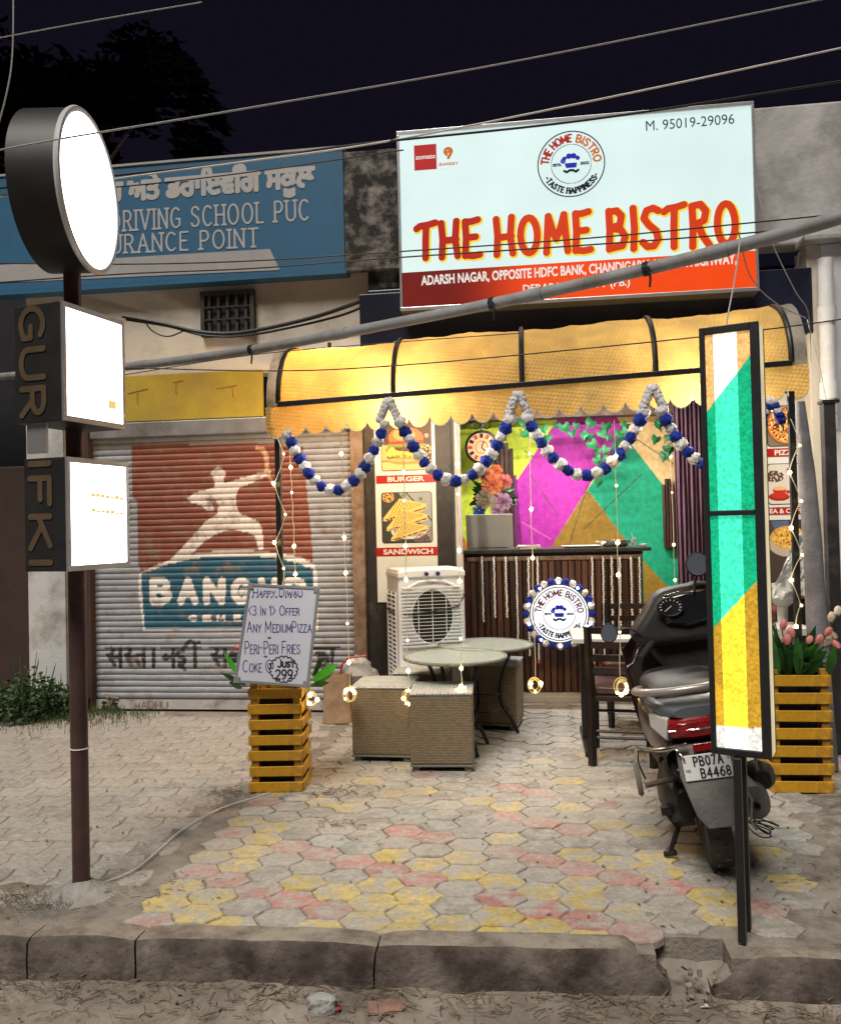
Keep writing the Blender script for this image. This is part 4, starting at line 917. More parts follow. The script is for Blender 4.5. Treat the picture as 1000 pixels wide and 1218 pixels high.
sts = [[(nx0 + p[0] / x * (nx1 - nx0) * 1.02, nz0 + .005 + p[1] * nh * (1 + .20 * p[0] / x) + (nz1 - nz0) * p[0] / x - .02 * (p[0] / x)) for p in s] for s in sts]
flat('name_outline', [[(p[0] + .008, p[1] - .006) for p in s] for s in sts], .034, .006, 'lit_yellow_edge', sg, fs(.0065))
flat('name_lettering', sts, .0265, .0055, 'lit_plain', sg, fs(.009))
o = bpy.context.scene.objects['name_lettering']; colour_attr(o.data, lit_red(np.array([v.co.x + .36 for v in o.data.vertices]), False))
(x0, z0), (x1, z1) = PZ(501, 340, SYN), PZ(876, 314, SYN)
font_text('address_lettering', 'ADARSH NAGAR, OPPOSITE HDFC BANK, CHANDIGARH AMBALA HIGHWAY,', x0, z0 - .012, x1 - x0, .090, 'lit_white_text', sg, fs(.008), offset=.032, slope=(z1 - z0) / (x1 - x0) + .0)
(x0, z0), (x1, z1) = PZ(622, 349, SYN), PZ(749, 341, SYN)
font_text('address_lettering', 'DERABASSI, DISTT (PB.)', x0, z0 - .01, x1 - x0, .075, 'lit_white_text', sg, fs(.008), offset=.02, slope=(z1 - z0) / (x1 - x0))
(x0, z0), (x1, z1) = PZ(768, 156, SYN), PZ(873, 146, SYN)
font_text('phone_number', 'M. 95019-29096', x0, z0, x1 - x0, .076, 'lit_phone_grey', sg, fs(.007), offset=.0)
# delivery stickers
(x0, z0), (x1, z1) = PZ(493, 203, SYN), PZ(519, 171, SYN)
mb = MB(); mb.bx(x0, x1, SYN - .0065, SYN - .0042, z0, z1); stk_ = mb.build('sticker', 'lit_zomato_red', sg, W=True)
font_text('sticker_lettering', 'zomato', x0 + .01, (z0 + z1) / 2 - .015, (x1 - x0) - .02, .032, 'lit_white_text', stk_, fs(.008), offset=.02)
(x2, z2), (x3, z3) = PZ(519.4, 203, SYN), PZ(547, 169, SYN)
mb = MB(); mb.bx(x2, x3, SYN - .0065, SYN - .0042, z0, z1); stk2 = mb.build('sticker', 'lit_sign_white', sg, W=True)
cx, cz = (x2 + x3) / 2, (z0 + z1) / 2 + .03
flat('sticker_mark', [arc(cx, cz, .026, .024, -20, 200, 10)] + [[(cx + .02, cz + .0), (cx - .0, cz - .002)], [(cx + .024, cz - .008), (cx, cz - .05)], [(cx - .024, cz), (cx - .014, cz - .024)]], .011, .003, 'lit_orange_logo', stk2, fs(.008))
flat('sticker_lettering', fit('SWIGGY', x2 + .02, z0 + .022, (x3 - x2) - .04, .018), .0028, .002, 'lit_orange_logo', stk2, fs(.008))

def round_logo(parent, cx, cz, R, fn, k, mats, two_tone=True):
    """circular emblem: ring, name on an arc, chef hat over a moustache"""
    dark, red, gold, blue = mats
    flat('ring', [arc(cx, cz, R, R, 0, 360, 48)], R * .018, R * .028, dark, parent, fn(0))
    flat('ring', [arc(cx, cz, R * .60, R * .60, 0, 360, 40)], R * .010, R * .02, dark, parent, fn(0))
    if two_tone:
        flat('arc_lettering', on_arc('THE HOME', cx, cz, R * .68, 176, 88, R * .22, gap=.24), R * .026, R * .022, red, parent, fn(.001))
        flat('arc_lettering', on_arc('BISTRO', cx, cz, R * .68, 76, 2, R * .22, gap=.24), R * .026, R * .022, gold, parent, fn(.001))
    else: flat('arc_lettering', on_arc('THE HOME BISTRO', cx, cz, R * .68, 174, 4, R * .22, gap=.24), R * .022, R * .022, red, parent, fn(.001))
    flat('arc_lettering', on_arc('-TASTE HAPPINESS-', cx, cz, R * .90, 206, 334, R * .16, flip=True, gap=.26, serif=.08), R * .022, R * .02, dark, parent, fn(.001))
    s = R
    hat = [(cx - .22 * s, cz + .02 * s), (cx - .2 * s, cz + .12 * s), (cx + .16 * s, cz + .12 * s), (cx + .18 * s, cz + .02 * s), (cx + .15 * s, cz - .08 * s), (cx - .15 * s, cz - .08 * s)]
    puffs = [arc(cx - .2 * s, cz + .18 * s, .07 * s, .06 * s, 0, 360, 8), arc(cx - .06 * s, cz + .24 * s, .09 * s, .09 * s, 0, 360, 8), arc(cx + .08 * s, cz + .24 * s, .09 * s, .09 * s, 0, 360, 8), arc(cx + .2 * s, cz + .17 * s, .07 * s, .07 * s, 0, 360, 8)]
    flat('chef_hat', [arc(cx - .24 * s, cz + .10 * s, .05 * s, .05 * s, 0, 360, 6)], s * .03, s * .018, blue, parent, fn(.001), polys=[[(cx - .2 * s, cz + .03 * s), (cx + .18 * s, cz + .03 * s), (cx + .15 * s, cz - .12 * s), (cx - .15 * s, cz - .12 * s)]] + puffs)
    flat('moustache', [[(cx - .21 * s, cz - .2 * s), (cx - .14 * s, cz - .25 * s), (cx - .04 * s, cz - .19 * s), (cx, cz - .2 * s), (cx + .04 * s, cz - .19 * s), (cx + .14 * s, cz - .25 * s), (cx + .21 * s, cz - .2 * s)]], s * .036, s * .018, dark, parent, fn(.001))
    flat('small_lettering', fit('ESTD.', cx - .54 * s, cz - .04 * s, .25 * s, .07 * s), s * .012, s * .012, dark, parent, fn(.001))
    flat('small_lettering', fit('2022', cx + .28 * s, cz - .04 * s, .25 * s, .07 * s), s * .012, s * .012, dark, parent, fn(.001))
lx, lz = PZ(679, 195, SYN)
round_logo(sg, lx, lz, .248, lambda d: fs(.0065 + d), 1, ('lit_navy', 'lit_red_letter', 'lit_orange_logo', 'lit_chef_blue'))

# round lit sign on the counter front with a ring of pompoms
RY = 7.40
rs = thing('round_light_sign', 'round white lit sign ringed with blue and white pompoms on the counter front', 'sign', tuple(at(665, 730, RY)))
c0 = rs.location.copy(); RR = 36 / 1000 * 7.45
mb = MB(); mb.lathe((0, 0, 0), [(0.0, .03), (RR * .86, .03), (RR * .92, .02), (RR * .92, -.008), (RR * .90, -.012), (0, -.012)], 48, 'y'); mb.build('disc', 'lit_round_white', rs, smooth=True)
round_logo(rs, c0.x, c0.z, RR * .86, lambda d: (lambda u, v: (u, c0.y - .0145 - d, v)), 1, ('lit_black', 'lit_maroon', 'lit_maroon', 'lit_chef_blue'), two_tone=False)
def pom(name, m, r, seed):
    import bmesh
    bm = bmesh.new(); bmesh.ops.create_icosphere(bm, subdivisions=3, radius=r); rr = random.Random(seed)
    for v in bm.verts: v.co *= 1 + rr.uniform(-.20, .20) + .04 * math.sin(v.co.x * 90 + seed) * math.sin(v.co.z * 80 + seed * 2)
    me = bpy.data.meshes.new(name); bm.to_mesh(me); bm.free(); me.materials.append(M[m]); me.polygons.foreach_set('use_smooth', [True] * len(me.polygons)); return me
POMS = {'b': [pom('pompom', 'blue_pom', .037, i) for i in range(3)], 'w': [pom('pompom', 'white_pom', .037, i + 5) for i in range(3)]}
for i in range(28):
    a = 2 * math.pi * i / 28
    share('pompom', random.choice(POMS['bw'[i % 2]]), rs, (RR * 1.06 * math.cos(a), .0, RR * 1.06 * math.sin(a)), (random.random() * 3, random.random() * 3, 0), (.8, .8, .8))
for i in range(10):
    a = 2 * math.pi * (i + .5) / 10; mb = MB(); mb.lathe((RR * 1.02 * math.cos(a), -.035, RR * 1.02 * math.sin(a)), [(0, -.012), (.010, -.006), (.012, 0), (.010, .006), (0, .012)], 8); mb.build('light', 'bulb_white' if 'bulb_white' in M else mk('bulb_white', (.9, .95, 1), emit=12, bump=0), rs, smooth=True)

# pole sign on the left
PB = gz(97, 1060); PB.z = 0
ps = thing('pole_sign', 'tall brown pole carrying a round lit drum and two square lit boxes', 'pole sign', tuple(PB))
mb = MB(); mb.tube([(0, 0, -.02), (0, 0, 2.72)], .037, 20); mb.build('pole', 'brown_pole', ps, smooth=True)
mb = MB(); n_ = 20
V = []; Fq = []
for j, (r_, z_) in enumerate(((.16, -.02), (.125, -.002), (.08, .02), (.05, .042), (.036, .05))):
    for k in range(n_): a = 2 * math.pi * k / n_; q = r_ * (1 + .35 * (fbm(3 + math.cos(a) * 2, j + math.sin(a) * 2) - .5)); V.append((q * math.cos(a) * 1.15, q * math.sin(a), z_ + .02 * (fbm(j * 2, k * .7) - .5)))
for j in range(4):
    for k in range(n_): Fq.append((j * n_ + k, j * n_ + (k + 1) % n_, (j + 1) * n_ + (k + 1) % n_, (j + 1) * n_ + k))
mb.add(V, Fq); mb.build('footing', mk('pale_cement', (.26, .245, .225), .95, var=.3, bump=.8, bscale=30), ps, smooth=False)
for z in (.62, 1.69, .03):
    mb = MB(); mb.ring((0, 0, z), .0385, .003, 'z', 24, 6); mb.build('wire_tie', 'white_wire', ps, smooth=True)
# orientation of the boxes from two corners
A0 = at(72, 430, 1); A0 = Vector(CC) + (A0 - Vector(CC)); dA, dB = 3.42, 3.78
def depth_pt(px, py, d): return Vector(CC + ray(px, py) * d)
PA, PBx = depth_pt(72.5, 430, dA), depth_pt(146, 433, dB)
FD = Vector((PBx.x - PA.x, PBx.y - PA.y, 0)); FW = FD.length; FD.normalize(); FNn = Vector((FD.y, -FD.x, 0)); BK = -FNn
# depth of the box so that its far left edge lands at x=17
best = min((abs(proj(PA + BK * t)[0] - 17), t) for t in [i * .005 for i in range(10, 140)])[1]
print('box', FW, best, FNn)
def obox(mb, o, w, d, h, t=0): # o= front-left-bottom corner; width along FD, depth along BK
    o = Vector(o); P = [o, o + FD * w, o + FD * w + BK * d, o + BK * d]; P = P + [p + Vector((0, 0, h)) for p in P]
    return mb.add(P, [(3, 2, 1, 0), (4, 5, 6, 7), (0, 1, 5, 4), (1, 2, 6, 5), (2, 3, 7, 6), (3, 0, 4, 7)])
for (yt, yb, txt, thick, nm) in ((357, 500, 'GUR', best, 'upper'), (543, 680, 'IFKI', best * .88, 'lower')):
    cA = PA + (FD * .012 if nm == 'lower' else Vector()); Zb, Zt = depth_pt(72.5, yb, dA).z, depth_pt(72.5, yt, dA).z
    # keep the pole inside the box
    o = Vector((cA.x, cA.y, Zb)); h = Zt - Zb
    mb = MB(); obox(mb, o, FW, thick, h); bxo = mb.build('light_box', 'black_sheet', ps, W=True, bevel=.004)
    for a in ((o + FNn * .012, FW, .011, .022), (o + FNn * .012 + Vector((0, 0, h - .022)), FW, .011, .022)):
        mb = MB(); obox(mb, a[0], a[1], a[2], a[3]); mb.build('frame', 'aluminium', bxo, W=True)
    for off in (0, FW - .018):
        mb = MB(); obox(mb, o + FNn * .012 + FD * off + Vector((0, 0, .0225)), .018, .011, h - .045); mb.build('frame', 'aluminium', bxo, W=True)
    mb = MB(); obox(mb, o + FNn * .008 + FD * .0185 + Vector((0, 0, .0228)), FW - .037, .006, h - .0456); mb.build('face', 'lit_box_white', bxo, W=True)
    if nm == 'lower':
        mb = MB()
        for zz in (.52, .66):
            for k in range(7):
                p = o + FNn * .0095 + FD * (.14 + k * .03) + Vector((0, 0, h * (zz - .004 * k))); obox(mb, p, .026, .001, .008 + .01 * random.random())
        mb.build('faint_print', 'lit_box_faint_yellow', bxo, W=True, kind='stuff')
    else:
        mb = MB(); obox(mb, o + FNn * .0095 + FD * .27 + Vector((0, 0, h * .17)), .05, .001, .035); mb.build('faint_print', 'lit_box_faint_yellow', bxo, W=True)
    # cut vinyl letters running down the side sheet, turned a quarter
    L_ = fit(txt, 0, 0, h * .90, thick * .48, gap=.22)
    def side_fn(u, v, o=o, h=h, th=thick): return tuple(o - FD * .004 + BK * (th * .36 + v) + Vector((0, 0, h * .965 - u)))
    # v runs away from the front edge: letters stand on the side with their tops toward the front
    flat('side_lettering', [[(p[0], thick * .48 - p[1]) for p in s] for s in L_], .0125, .004, 'tan_vinyl', bxo, side_fn)
z0_, z1_ = depth_pt(80, 540, 3.5).z + .004, depth_pt(80, 500, 3.5).z - .004
mb = MB(); o = Vector((PA.x, PA.y, z0_)); obox(mb, o + BK * .10 + FD * .02, .012, best - .14, z1_ - z0_); mb.build('joining_plate', 'aluminium', ps, W=True)
# drum
dc = (depth_pt(106, 229, 3.62)); DR = 92 / 1000 * 3.62
dth = best * 1.02
vd = Vector(ray(106, 229)); vd.z = 0; vd.normalize(); DN = Matrix.Rotation(R_(69), 3, 'Z') @ (-vd)      # outward normal of the lit disc
dth = .20; DBK = -DN; DFD = Vector((-DN.y, DN.x, 0))
rm = Matrix((DFD, DBK, Vector((0, 0, 1)))).transposed()
def drum(prof, name, m):
    mb = MB(); mb.lathe((0, 0, 0), prof, 56, 'y'); mb.v = [tuple(rm @ Vector(v) + dc) for v in mb.v]; return mb.build(name, m, ps, W=True, smooth=True)
dr = drum([(DR * .95, .004), (DR, .004), (DR, dth), (DR * .97, dth + .004), (0, dth + .004)], 'drum', 'black_sheet')
mb = MB(); mb.ring((0, 0, 0), DR * .985, .014, 'y', 64, 8); mb.v = [tuple(rm @ Vector(v) + dc) for v in mb.v]; mb.build('drum_rim', 'white_aluminium', ps, W=True, smooth=True)
drum([(0, -.006), (DR * .80, -.006), (DR * .965, -.004), (DR * .965, .003), (0, .003)], 'drum_face', 'lit_box_white')
mb = MB(); mb.ring((0, -.008, 0), DR * .84, .003, 'y', 56, 6); mb.v = [tuple(rm @ Vector(v) + dc) for v in mb.v]; mb.build('drum_ring', 'lit_round_white', ps, W=True, smooth=True)
print('pole vs drum', proj(PB + Vector((0, 0, 2.6))), PB, dc)

# tall light box on two legs at the right
LB0 = gz(883, 1121); LB0.z = 0
tb = thing('tall_light_box', 'tall narrow lit box with green and gold panels on two black posts', 'light box', tuple(LB0))
Yb = LB0.y + .02
bxl, bxr = pX(835, 640, Yb), pX(906, 640, Yb) ; bzt, bzb = pZ(868, 386, Yb), pZ(868, 900, Yb)
_k = .99; bxl, bxr = LB0.x + (bxl - LB0.x) * _k, LB0.x + (bxr - LB0.x) * _k
w_ = bxr - bxl; hgt = bzt - bzb;DP = .14
zb_ = zoomed(820, 380, 1)
def lbx(name, x0, x1, y0, y1, z0, z1, m, parent=None, bevel=.003): mb = MB(); mb.bx(x0, x1, y0, y1, z0, z1); return mb.build(name, m, parent or tb, W=True, bevel=bevel)
t = .028
lbx('frame_bar', bxl, bxl + t * .7, Yb, Yb + DP, bzb, bzt, 'black_sheet'); lbx('frame_bar', bxr - t * 1.1, bxr, Yb, Yb + .03, bzb, bzt, 'black_sheet')
lbx('frame_bar', bxl + t * .7, bxr - t * 1.1, Yb, Yb + DP, bzt - t, bzt, 'black_sheet'); lbx('frame_bar', bxl + t * .7, bxr - t * 1.1, Yb, Yb + DP, bzb, bzb + t * .9, 'black_sheet')
zmid = pZ(868, 610, Yb); lbx('frame_bar', bxl + t * .7 + .001, bxr - t * 1.1 - .001, Yb - .002, Yb + .02, zmid - .010, zmid + .010, 'black_sheet')
# side panel (right) and back
lbx('side_panel', bxr - .012, bxr - .002, Yb + .031, Yb + DP, bzb, bzt, 'lit_panel_dim' if 'lit_panel_dim' in M else mk('lit_panel_dim', (.85, .72, .42), .4, emit=.7, bump=0), bevel=0)
lbx('back_panel', bxl, bxr, Yb + DP + .001, Yb + DP + .012, bzb, bzt, 'black_sheet')
# printed film: three overlapping strips, the middle one with the tube behind it
def film(name, fx0, fx1, gain):
    m = bpy.data.materials.new(name); m.use_nodes = True; n = m.node_tree.nodes; l = m.node_tree.links; b = n['Principled BSDF']
    a = n.new('ShaderNodeAttribute'); a.attribute_name = 'Col'; no = n.new('ShaderNodeTexNoise'); no.inputs['Scale'].default_value = 90; no.inputs['Detail'].default_value = 4
    tc = n.new('ShaderNodeTexCoord'); l.new(tc.outputs['Object'], no.inputs[0]); mr = n.new('ShaderNodeMapRange'); mr.inputs['From Min'].default_value = .35; mr.inputs['From Max'].default_value = .65; mr.inputs['To Min'].default_value = .72; mr.inputs['To Max'].default_value = 1.2
    l.new(no.outputs['Fac'], mr.inputs['Value']); v = n.new('ShaderNodeVectorMath'); v.operation = 'SCALE'; l.new(a.outputs['Color'], v.inputs[0]); l.new(mr.outputs[0], v.inputs['Scale'])
    l.new(v.outputs[0], b.inputs['Base Color']); l.new(v.outputs[0], b.inputs['Emission Color']); b.inputs['Emission Strength'].default_value = gain; b.inputs['Roughness'].default_value = .4
    M[name] = m; return m
film('film_side', 0, 0, .55); film('film_middle', 0, 0, 1.15)
GRN, GLD, CRM, WHT = (10, 178, 128), (196, 152, 44), (246, 190, 120), (255, 250, 235)
GR2, GL2, CR2 = (58, 206, 168), (236, 200, 52), (255, 240, 220)
def film_ops(gr, gl, cr): return [('p', [(0, -100), (2000, -100), (2000, 2000), (0, 2000)], gr), ('p', [(826, 380), (898, 380), (898, 412), (836, 490), (826, 490)], cr),
    ('p', [(830, 764), (845, 748), (905, 680), (920, 900), (830, 900)], gl), ('p', [(834, 800), (842, 806), (880, 852), (886, 866), (838, 866)], tuple(min(255, int(c * 1.15)) for c in gl)), ('p', [(830, 865), (915, 864), (915, 900), (830, 900)], (235, 235, 230))]
fx = [bxl + t * .7, bxl + t * .7 + .058, bxl + t * .7 + .150, bxr - t * 1.1]
fx[1] = pX(851.5, 640, Yb); fx[2] = pX(880, 640, Yb)
zid = lambda px, py: (px, py)
for i, (a, b, m_) in enumerate(((fx[0] + .001, fx[1], 'film_side'), (fx[1] + .0005, fx[2] - .0005, 'film_middle'), (fx[2], fx[3] - .001, 'film_side'))):
    o = film_ops(GR2, GL2, CR2) if i == 1 else film_ops(GRN, GLD, CRM)
    paint_panel('film_strip', a, b, bzb + t * .9 + .001, bzt - t - .001, Yb + .008, 34, 260, zid, o, GRN, m_, tb)
_l2 = Vector((0.0, .115, 0))
for lx_, y_ in ((LB0.x, LB0.y), (LB0.x + _l2.x, LB0.y + min(_l2.y, .115))):
    lbx('leg', lx_ - .014, lx_ + .014, y_ - .014, y_ + .014, 0, bzb, 'black_metal')
tb.rotation_euler = (0, 0, R_(-22))

# menu posters
def poster(name, label, Y, corners, pics, words, zf):
    x0, x1 = pX(corners[0], 600, Y), pX(corners[2], 600, Y); z1, z0 = pZ((corners[0] + corners[2]) / 2, corners[1], Y), pZ((corners[0] + corners[2]) / 2, corners[3], Y)
    p = thing(name, label, 'poster', ((x0 + x1) / 2, Y, z0)); mb = MB(); mb.bx(x0, x1, Y - .012, Y - .001, z0, z1); mb.build('board', 'poster_white', p, W=True, bevel=.001)
    for (a, b, c, d, ops, base) in pics:
        X0, X1 = pX(a, (b + d) / 2, Y), pX(c, (b + d) / 2, Y); Z1, Z0 = pZ((a + c) / 2, b, Y), pZ((a + c) / 2, d, Y)
        mb = MB(); r = .025; pl = arc(X1 - r + .006, Z1 - r + .006, r, r, 0, 90, 5) + arc(X0 + r - .006, Z1 - r + .006, r, r, 90, 180, 5) + arc(X0 + r - .006, Z0 + r - .006, r, r, 180, 270, 5) + arc(X1 - r + .006, Z0 + r - .006, r, r, 270, 360, 5)
        mb.prism(pl, Y - .0155, Y - .0122); mb.build('picture_border', 'black_metal', p, W=True)
        paint_panel('picture', X0, X1, Z0, Z1, Y - .017, 110, 130, zf, ops, base, 'print_paint', p, round_r=.022)
    for (a, b, c, d, word, wa, wc) in words:
        Z1, Z0 = pZ((a + c) / 2, b, Y), pZ((a + c) / 2, d, Y); mb = MB(); mb.bx(pX(a, b, Y), pX(c, b, Y), Y - .016, Y - .0125, Z0, Z1); s = mb.build('title_band', 'poster_red', p, W=True)
        xa, xb = pX(wa, b, Y), pX(wc, b, Y); font_text('title_lettering', word, xa, Z0 + (Z1 - Z0) * .18, xb - xa, (Z1 - Z0) * .64, 'poster_text', s, lambda u, v: (u, Y - .018, v), offset=.035)
    return p
zp = zoomed(440, 500, 7.165)
burger = [('p', [(90, 0), (540, 0), (540, 440), (90, 440)], (70, 46, 36)), ('e', 110, 330, 160, 120, (206, 178, 110)), ('p', [(90, 340), (540, 330), (540, 440), (90, 440)], (180, 130, 74)), ('p', [(90, 360), (300, 350), (540, 400), (540, 440), (90, 440)], (222, 192, 130)),
          ('e', 305, 150, 148, 95, (192, 112, 60)), ('e', 290, 120, 95, 55, (226, 158, 96)), ('p', [(155, 185), (450, 165), (455, 200), (160, 215)], (186, 46, 40)), ('p', [(150, 205), (460, 195), (470, 235), (145, 250)], (116, 140, 60)),
          ('e', 275, 255, 140, 28, (88, 50, 34)), ('p', [(150, 250), (190, 225), (230, 260), (400, 270), (420, 330), (150, 310)], (232, 200, 84)), ('n', ('e', 280, 315, 150, 22), (70, 96, 34), .5, 11), ('e', 290, 345, 140, 32, (206, 142, 80)), ('e', 280, 340, 110, 12, (226, 176, 110)),
          ('e', 480, 128, 18, 20, (190, 150, 130)), ('n', ('e', 480, 270, 60, 70), (196, 190, 120), .35, 14)]
sand = [('p', [(90, 600), (540, 600), (540, 1060), (90, 1060)], (58, 60, 62)), ('p', [(230, 600), (540, 600), (540, 1060), (420, 860)], (150, 156, 164)), ('e', 155, 655, 50, 45, (214, 170, 96)), ('n', ('e', 155, 655, 45, 40), (90, 50, 30), .3, 12), ('s', [(300, 610), (375, 690)], 5, (30, 30, 32)), ('s', [(480, 800), (530, 860)], 5, (30, 30, 32)),
        ('e', 290, 640, 16, 16, (80, 130, 60)), ('e', 430, 668, 16, 16, (80, 130, 60)), ('e', 330, 950, 150, 62, (214, 216, 220)), ('e', 330, 940, 130, 50, (150, 152, 156)), ('n', ('p', [(380, 950), (540, 900), (540, 1060), (380, 1060)]), (120, 100, 104), .5, 6)]
for (dx, dy, s_) in ((0, 0, 1.0), (28, 84, .96), (66, 172, .86)):
    T = lambda P: [((x - 120) * s_ + 120 + dx, (y - 830) * s_ + 830 + dy) for x, y in P]
    sand += [('p', T([(112, 835), (250, 665), (480, 712), (470, 742), (140, 850)]), (226, 204, 116)), ('p', T([(115, 838), (475, 730), (480, 760), (140, 862), (112, 858)]), (224, 206, 140)), ('n', ('p', T([(125, 846), (470, 740), (470, 756), (150, 858)])), (120, 40, 30), .55, 10), ('n', ('p', T([(125, 846), (470, 740), (470, 756), (150, 858)])), (60, 80, 30), .25, 8)]
    for k in range(9): sand.append(('s', T([(150 + k * 30 + 20, 828 - k * 12), (240 + k * 24, 680 + k * 4)]), 3.2, (150, 110, 50)))
poster('menu_poster', 'left menu poster with burger and sandwich pictures behind the air cooler', YF - .002, (447, 488, 519, 716), [(454, 492, 512.5, 559, burger, (70, 46, 36)), (455, 586, 513.5, 645, sand, (60, 60, 62))],
       [(447.5, 565, 520, 574.5, 'BURGER', 461, 505), (447.5, 651, 521, 661, 'SANDWICH', 456, 515)], zp)
zq = zoomed(860, 360, 3.386)
pizza = [('p', [(160, 410), (345, 410), (345, 580), (160, 580)], (120, 112, 104)), ('e', 255, 490, 82, 82, (130, 66, 36)), ('e', 255, 490, 76, 76, (206, 140, 66)), ('n', ('e', 255, 490, 70, 70), (150, 40, 26), .35, 8), ('n', ('e', 255, 490, 70, 70), (240, 214, 140), .33, 6), ('n', ('e', 255, 490, 70, 70), (50, 36, 28), .12, 7)]
tea = [('p', [(160, 640), (350, 640), (350, 812), (160, 812)], (206, 204, 202)), ('n', ('e', 205, 700, 40, 24), (90, 66, 56), .8, 5), ('e', 225, 782, 42, 17, (150, 34, 24)), ('e', 225, 778, 30, 10, (186, 52, 36)), ('p', [(198, 748), (254, 748), (246, 782), (206, 782)], (186, 50, 34)), ('e', 226, 748, 28, 8, (222, 176, 130)), ('e', 260, 762, 9, 8, (186, 50, 34)), ('e', 270, 676, 16, 14, (176, 90, 60))]
nood = [('p', [(165, 870), (355, 870), (355, 1100), (165, 1100)], (70, 60, 56)), ('p', [(190, 870), (260, 870), (270, 930), (210, 930)], (80, 100, 140)), ('e', 260, 965, 80, 58, (190, 176, 160)), ('e', 262, 945, 72, 46, (214, 164, 70)), ('n', ('e', 262, 945, 68, 42), (240, 206, 110), .4, 5), ('n', ('e', 262, 945, 68, 42), (150, 90, 36), .2, 6), ('e', 290, 905, 10, 8, (90, 150, 60))]
poster('menu_poster', 'right menu poster with pizza, tea and noodle pictures behind the tall light box', 6.94, (905, 468, 974, 712), [(912, 483, 962, 530, pizza, (120, 112, 104)), (913, 552, 963, 599, tea, (206, 204, 202)), (914, 619, 966, 700, nood, (70, 60, 56))],
       [(906, 533, 970, 543, 'PIZZA', 920, 948), (907, 603, 972, 612, 'TEA & COFFEE', 909, 962), (925, 702, 976, 711, 'NOODLES', 931, 964)], zq)

# ================================================================== AWNING
AY = 5.5
ax0, ax1 = pX(331, 470, AY), pX(941, 440, AY); axl, axr = pX(316, 480, AY), pX(961, 440, AY - .0)
bar_z = (pZ(340, 474, AY) + pZ(930, 440, AY)) / 2; val_z = pZ(400, 505, AY); top_z = 2.90
print('awning', ax0, ax1, bar_z, val_z, pZ(340, 474, AY), pZ(930, 440, AY))
aw = thing('awning', 'yellow quilted shop awning with scalloped valance and dark ribs', 'awning', (0, AY, 2.3))
pf = [(AY, bar_z)] + [(AY + .50 - .50 * math.cos(R_(a)), bar_z + .02 + .44 * math.sin(R_(a))) for a in (6, 18, 30, 42, 54, 66, 78, 90)] + [(6.54, bar_z + .47)]
def sheet(name, X0, X1, nx, P, m, kind=None):
    V = [];
    for (y, z) in P:
        for i in range(nx + 1): x = X0 + (X1 - X0) * i / nx; V.append((x, y + .008 * math.sin(x * 9 + z * 7) + .02 * (fbm(x * 4, z * 5) - .5), z + .010 * math.sin(x * 5.3 + y * 4) + .045 * (fbm(x * 5 + 9, y * 5) - .5)))
    F = [(j * (nx + 1) + i, j * (nx + 1) + i + 1, (j + 1) * (nx + 1) + i + 1, (j + 1) * (nx + 1) + i) for j in range(len(P) - 1) for i in range(nx)]
    mb = MB(); mb.add(V, F); return mb.build(name, m, aw, W=True, smooth=True)
M['awning_quilt'] = M['awning_fabric'].copy(); mq = M['awning_quilt']; n = mq.node_tree.nodes; l = mq.node_tree.links
bpn = [x for x in n if x.type == 'BUMP'][0]; tcn = [x for x in n if x.type == 'TEX_COORD'][0]; mpn = n.new('ShaderNodeMapping'); mpn.inputs['Rotation'].default_value = (0, R_(28), 0); l.new(tcn.outputs['Object'], mpn.inputs[0])
sp = n.new('ShaderNodeSeparateXYZ'); l.new(mpn.outputs[0], sp.inputs[0])
def sine(o, k):
    a = n.new('ShaderNodeMath'); a.operation = 'MULTIPLY'; a.inputs[1].default_value = k; l.new(o, a.inputs[0]); b = n.new('ShaderNodeMath'); b.operation = 'SINE'; l.new(a.outputs[0], b.inputs[0]); return b.outputs[0]
pr = n.new('ShaderNodeMath'); pr.operation = 'MULTIPLY'; l.new(sine(sp.outputs[0], 150), pr.inputs[0]); l.new(sine(sp.outputs[2], 210), pr.inputs[1]); l.new(pr.outputs[0], bpn.inputs['Height']); bpn.inputs['Strength'].default_value = .6; bpn.inputs['Distance'].default_value = .005
ribx = [ax0, pX(468, 470, AY), pX(621, 465, AY), pX(780, 455, AY), ax1]
for a, b in zip(ribx[:-1], ribx[1:]): sheet('roof_panel', a, b, 30, pf, 'awning_quilt')
M['awning_grey'] = mk('awning_grey', (.36, .33, .26), .8, var=.2, scale=8, dirt=(.14, .13, .12), damt=.5, dscale=4, bump=.3, translucent=.2)  # dirty grey fabric; at the right end the grey paints in the fabric's shade
sheet('end_panel', axl, ax0 - .001, 4, pf, 'awning_grey'); sheet('end_panel', ax1 + .001, axr, 4, pf, 'awning_grey')
# valance with scallops
V = []; F = []; nsc = 25; per = 10; nx = nsc * per
for i in range(nx + 1):
    x = axl + (axr - axl) * i / nx; ph = (i % per) / per; s = abs(math.sin(math.pi * i / per)); zb2 = val_z - .062 * (s ** .6) + .045
    zs = [bar_z - .012, (bar_z + val_z) / 2 + .02, val_z + .07, zb2]
    for z in zs: V.append((x, AY - .012 + .012 * math.sin(x * 7 + z * 9) * (bar_z - z) * 4, z))
for i in range(nx):
    for k in range(3): F.append((i * 4 + k, i * 4 + k + 1, (i + 1) * 4 + k + 1, (i + 1) * 4 + k))
mb = MB(); mb.add(V, F); mb.build('valance', 'awning_quilt', aw, W=True, smooth=True)
mb = MB()
for i in range(nx): a, b = V[i * 4 + 3], V[(i + 1) * 4 + 3]; mb.add([(a[0], a[1] - .003, a[2] + .005), (b[0], b[1] - .003, b[2] + .005), (b[0], b[1] - .003, b[2] - .003), (a[0], a[1] - .003, a[2] - .003)], [(0, 1, 2, 3)])
mb.build('hem', 'dark_ivory', aw, W=True)
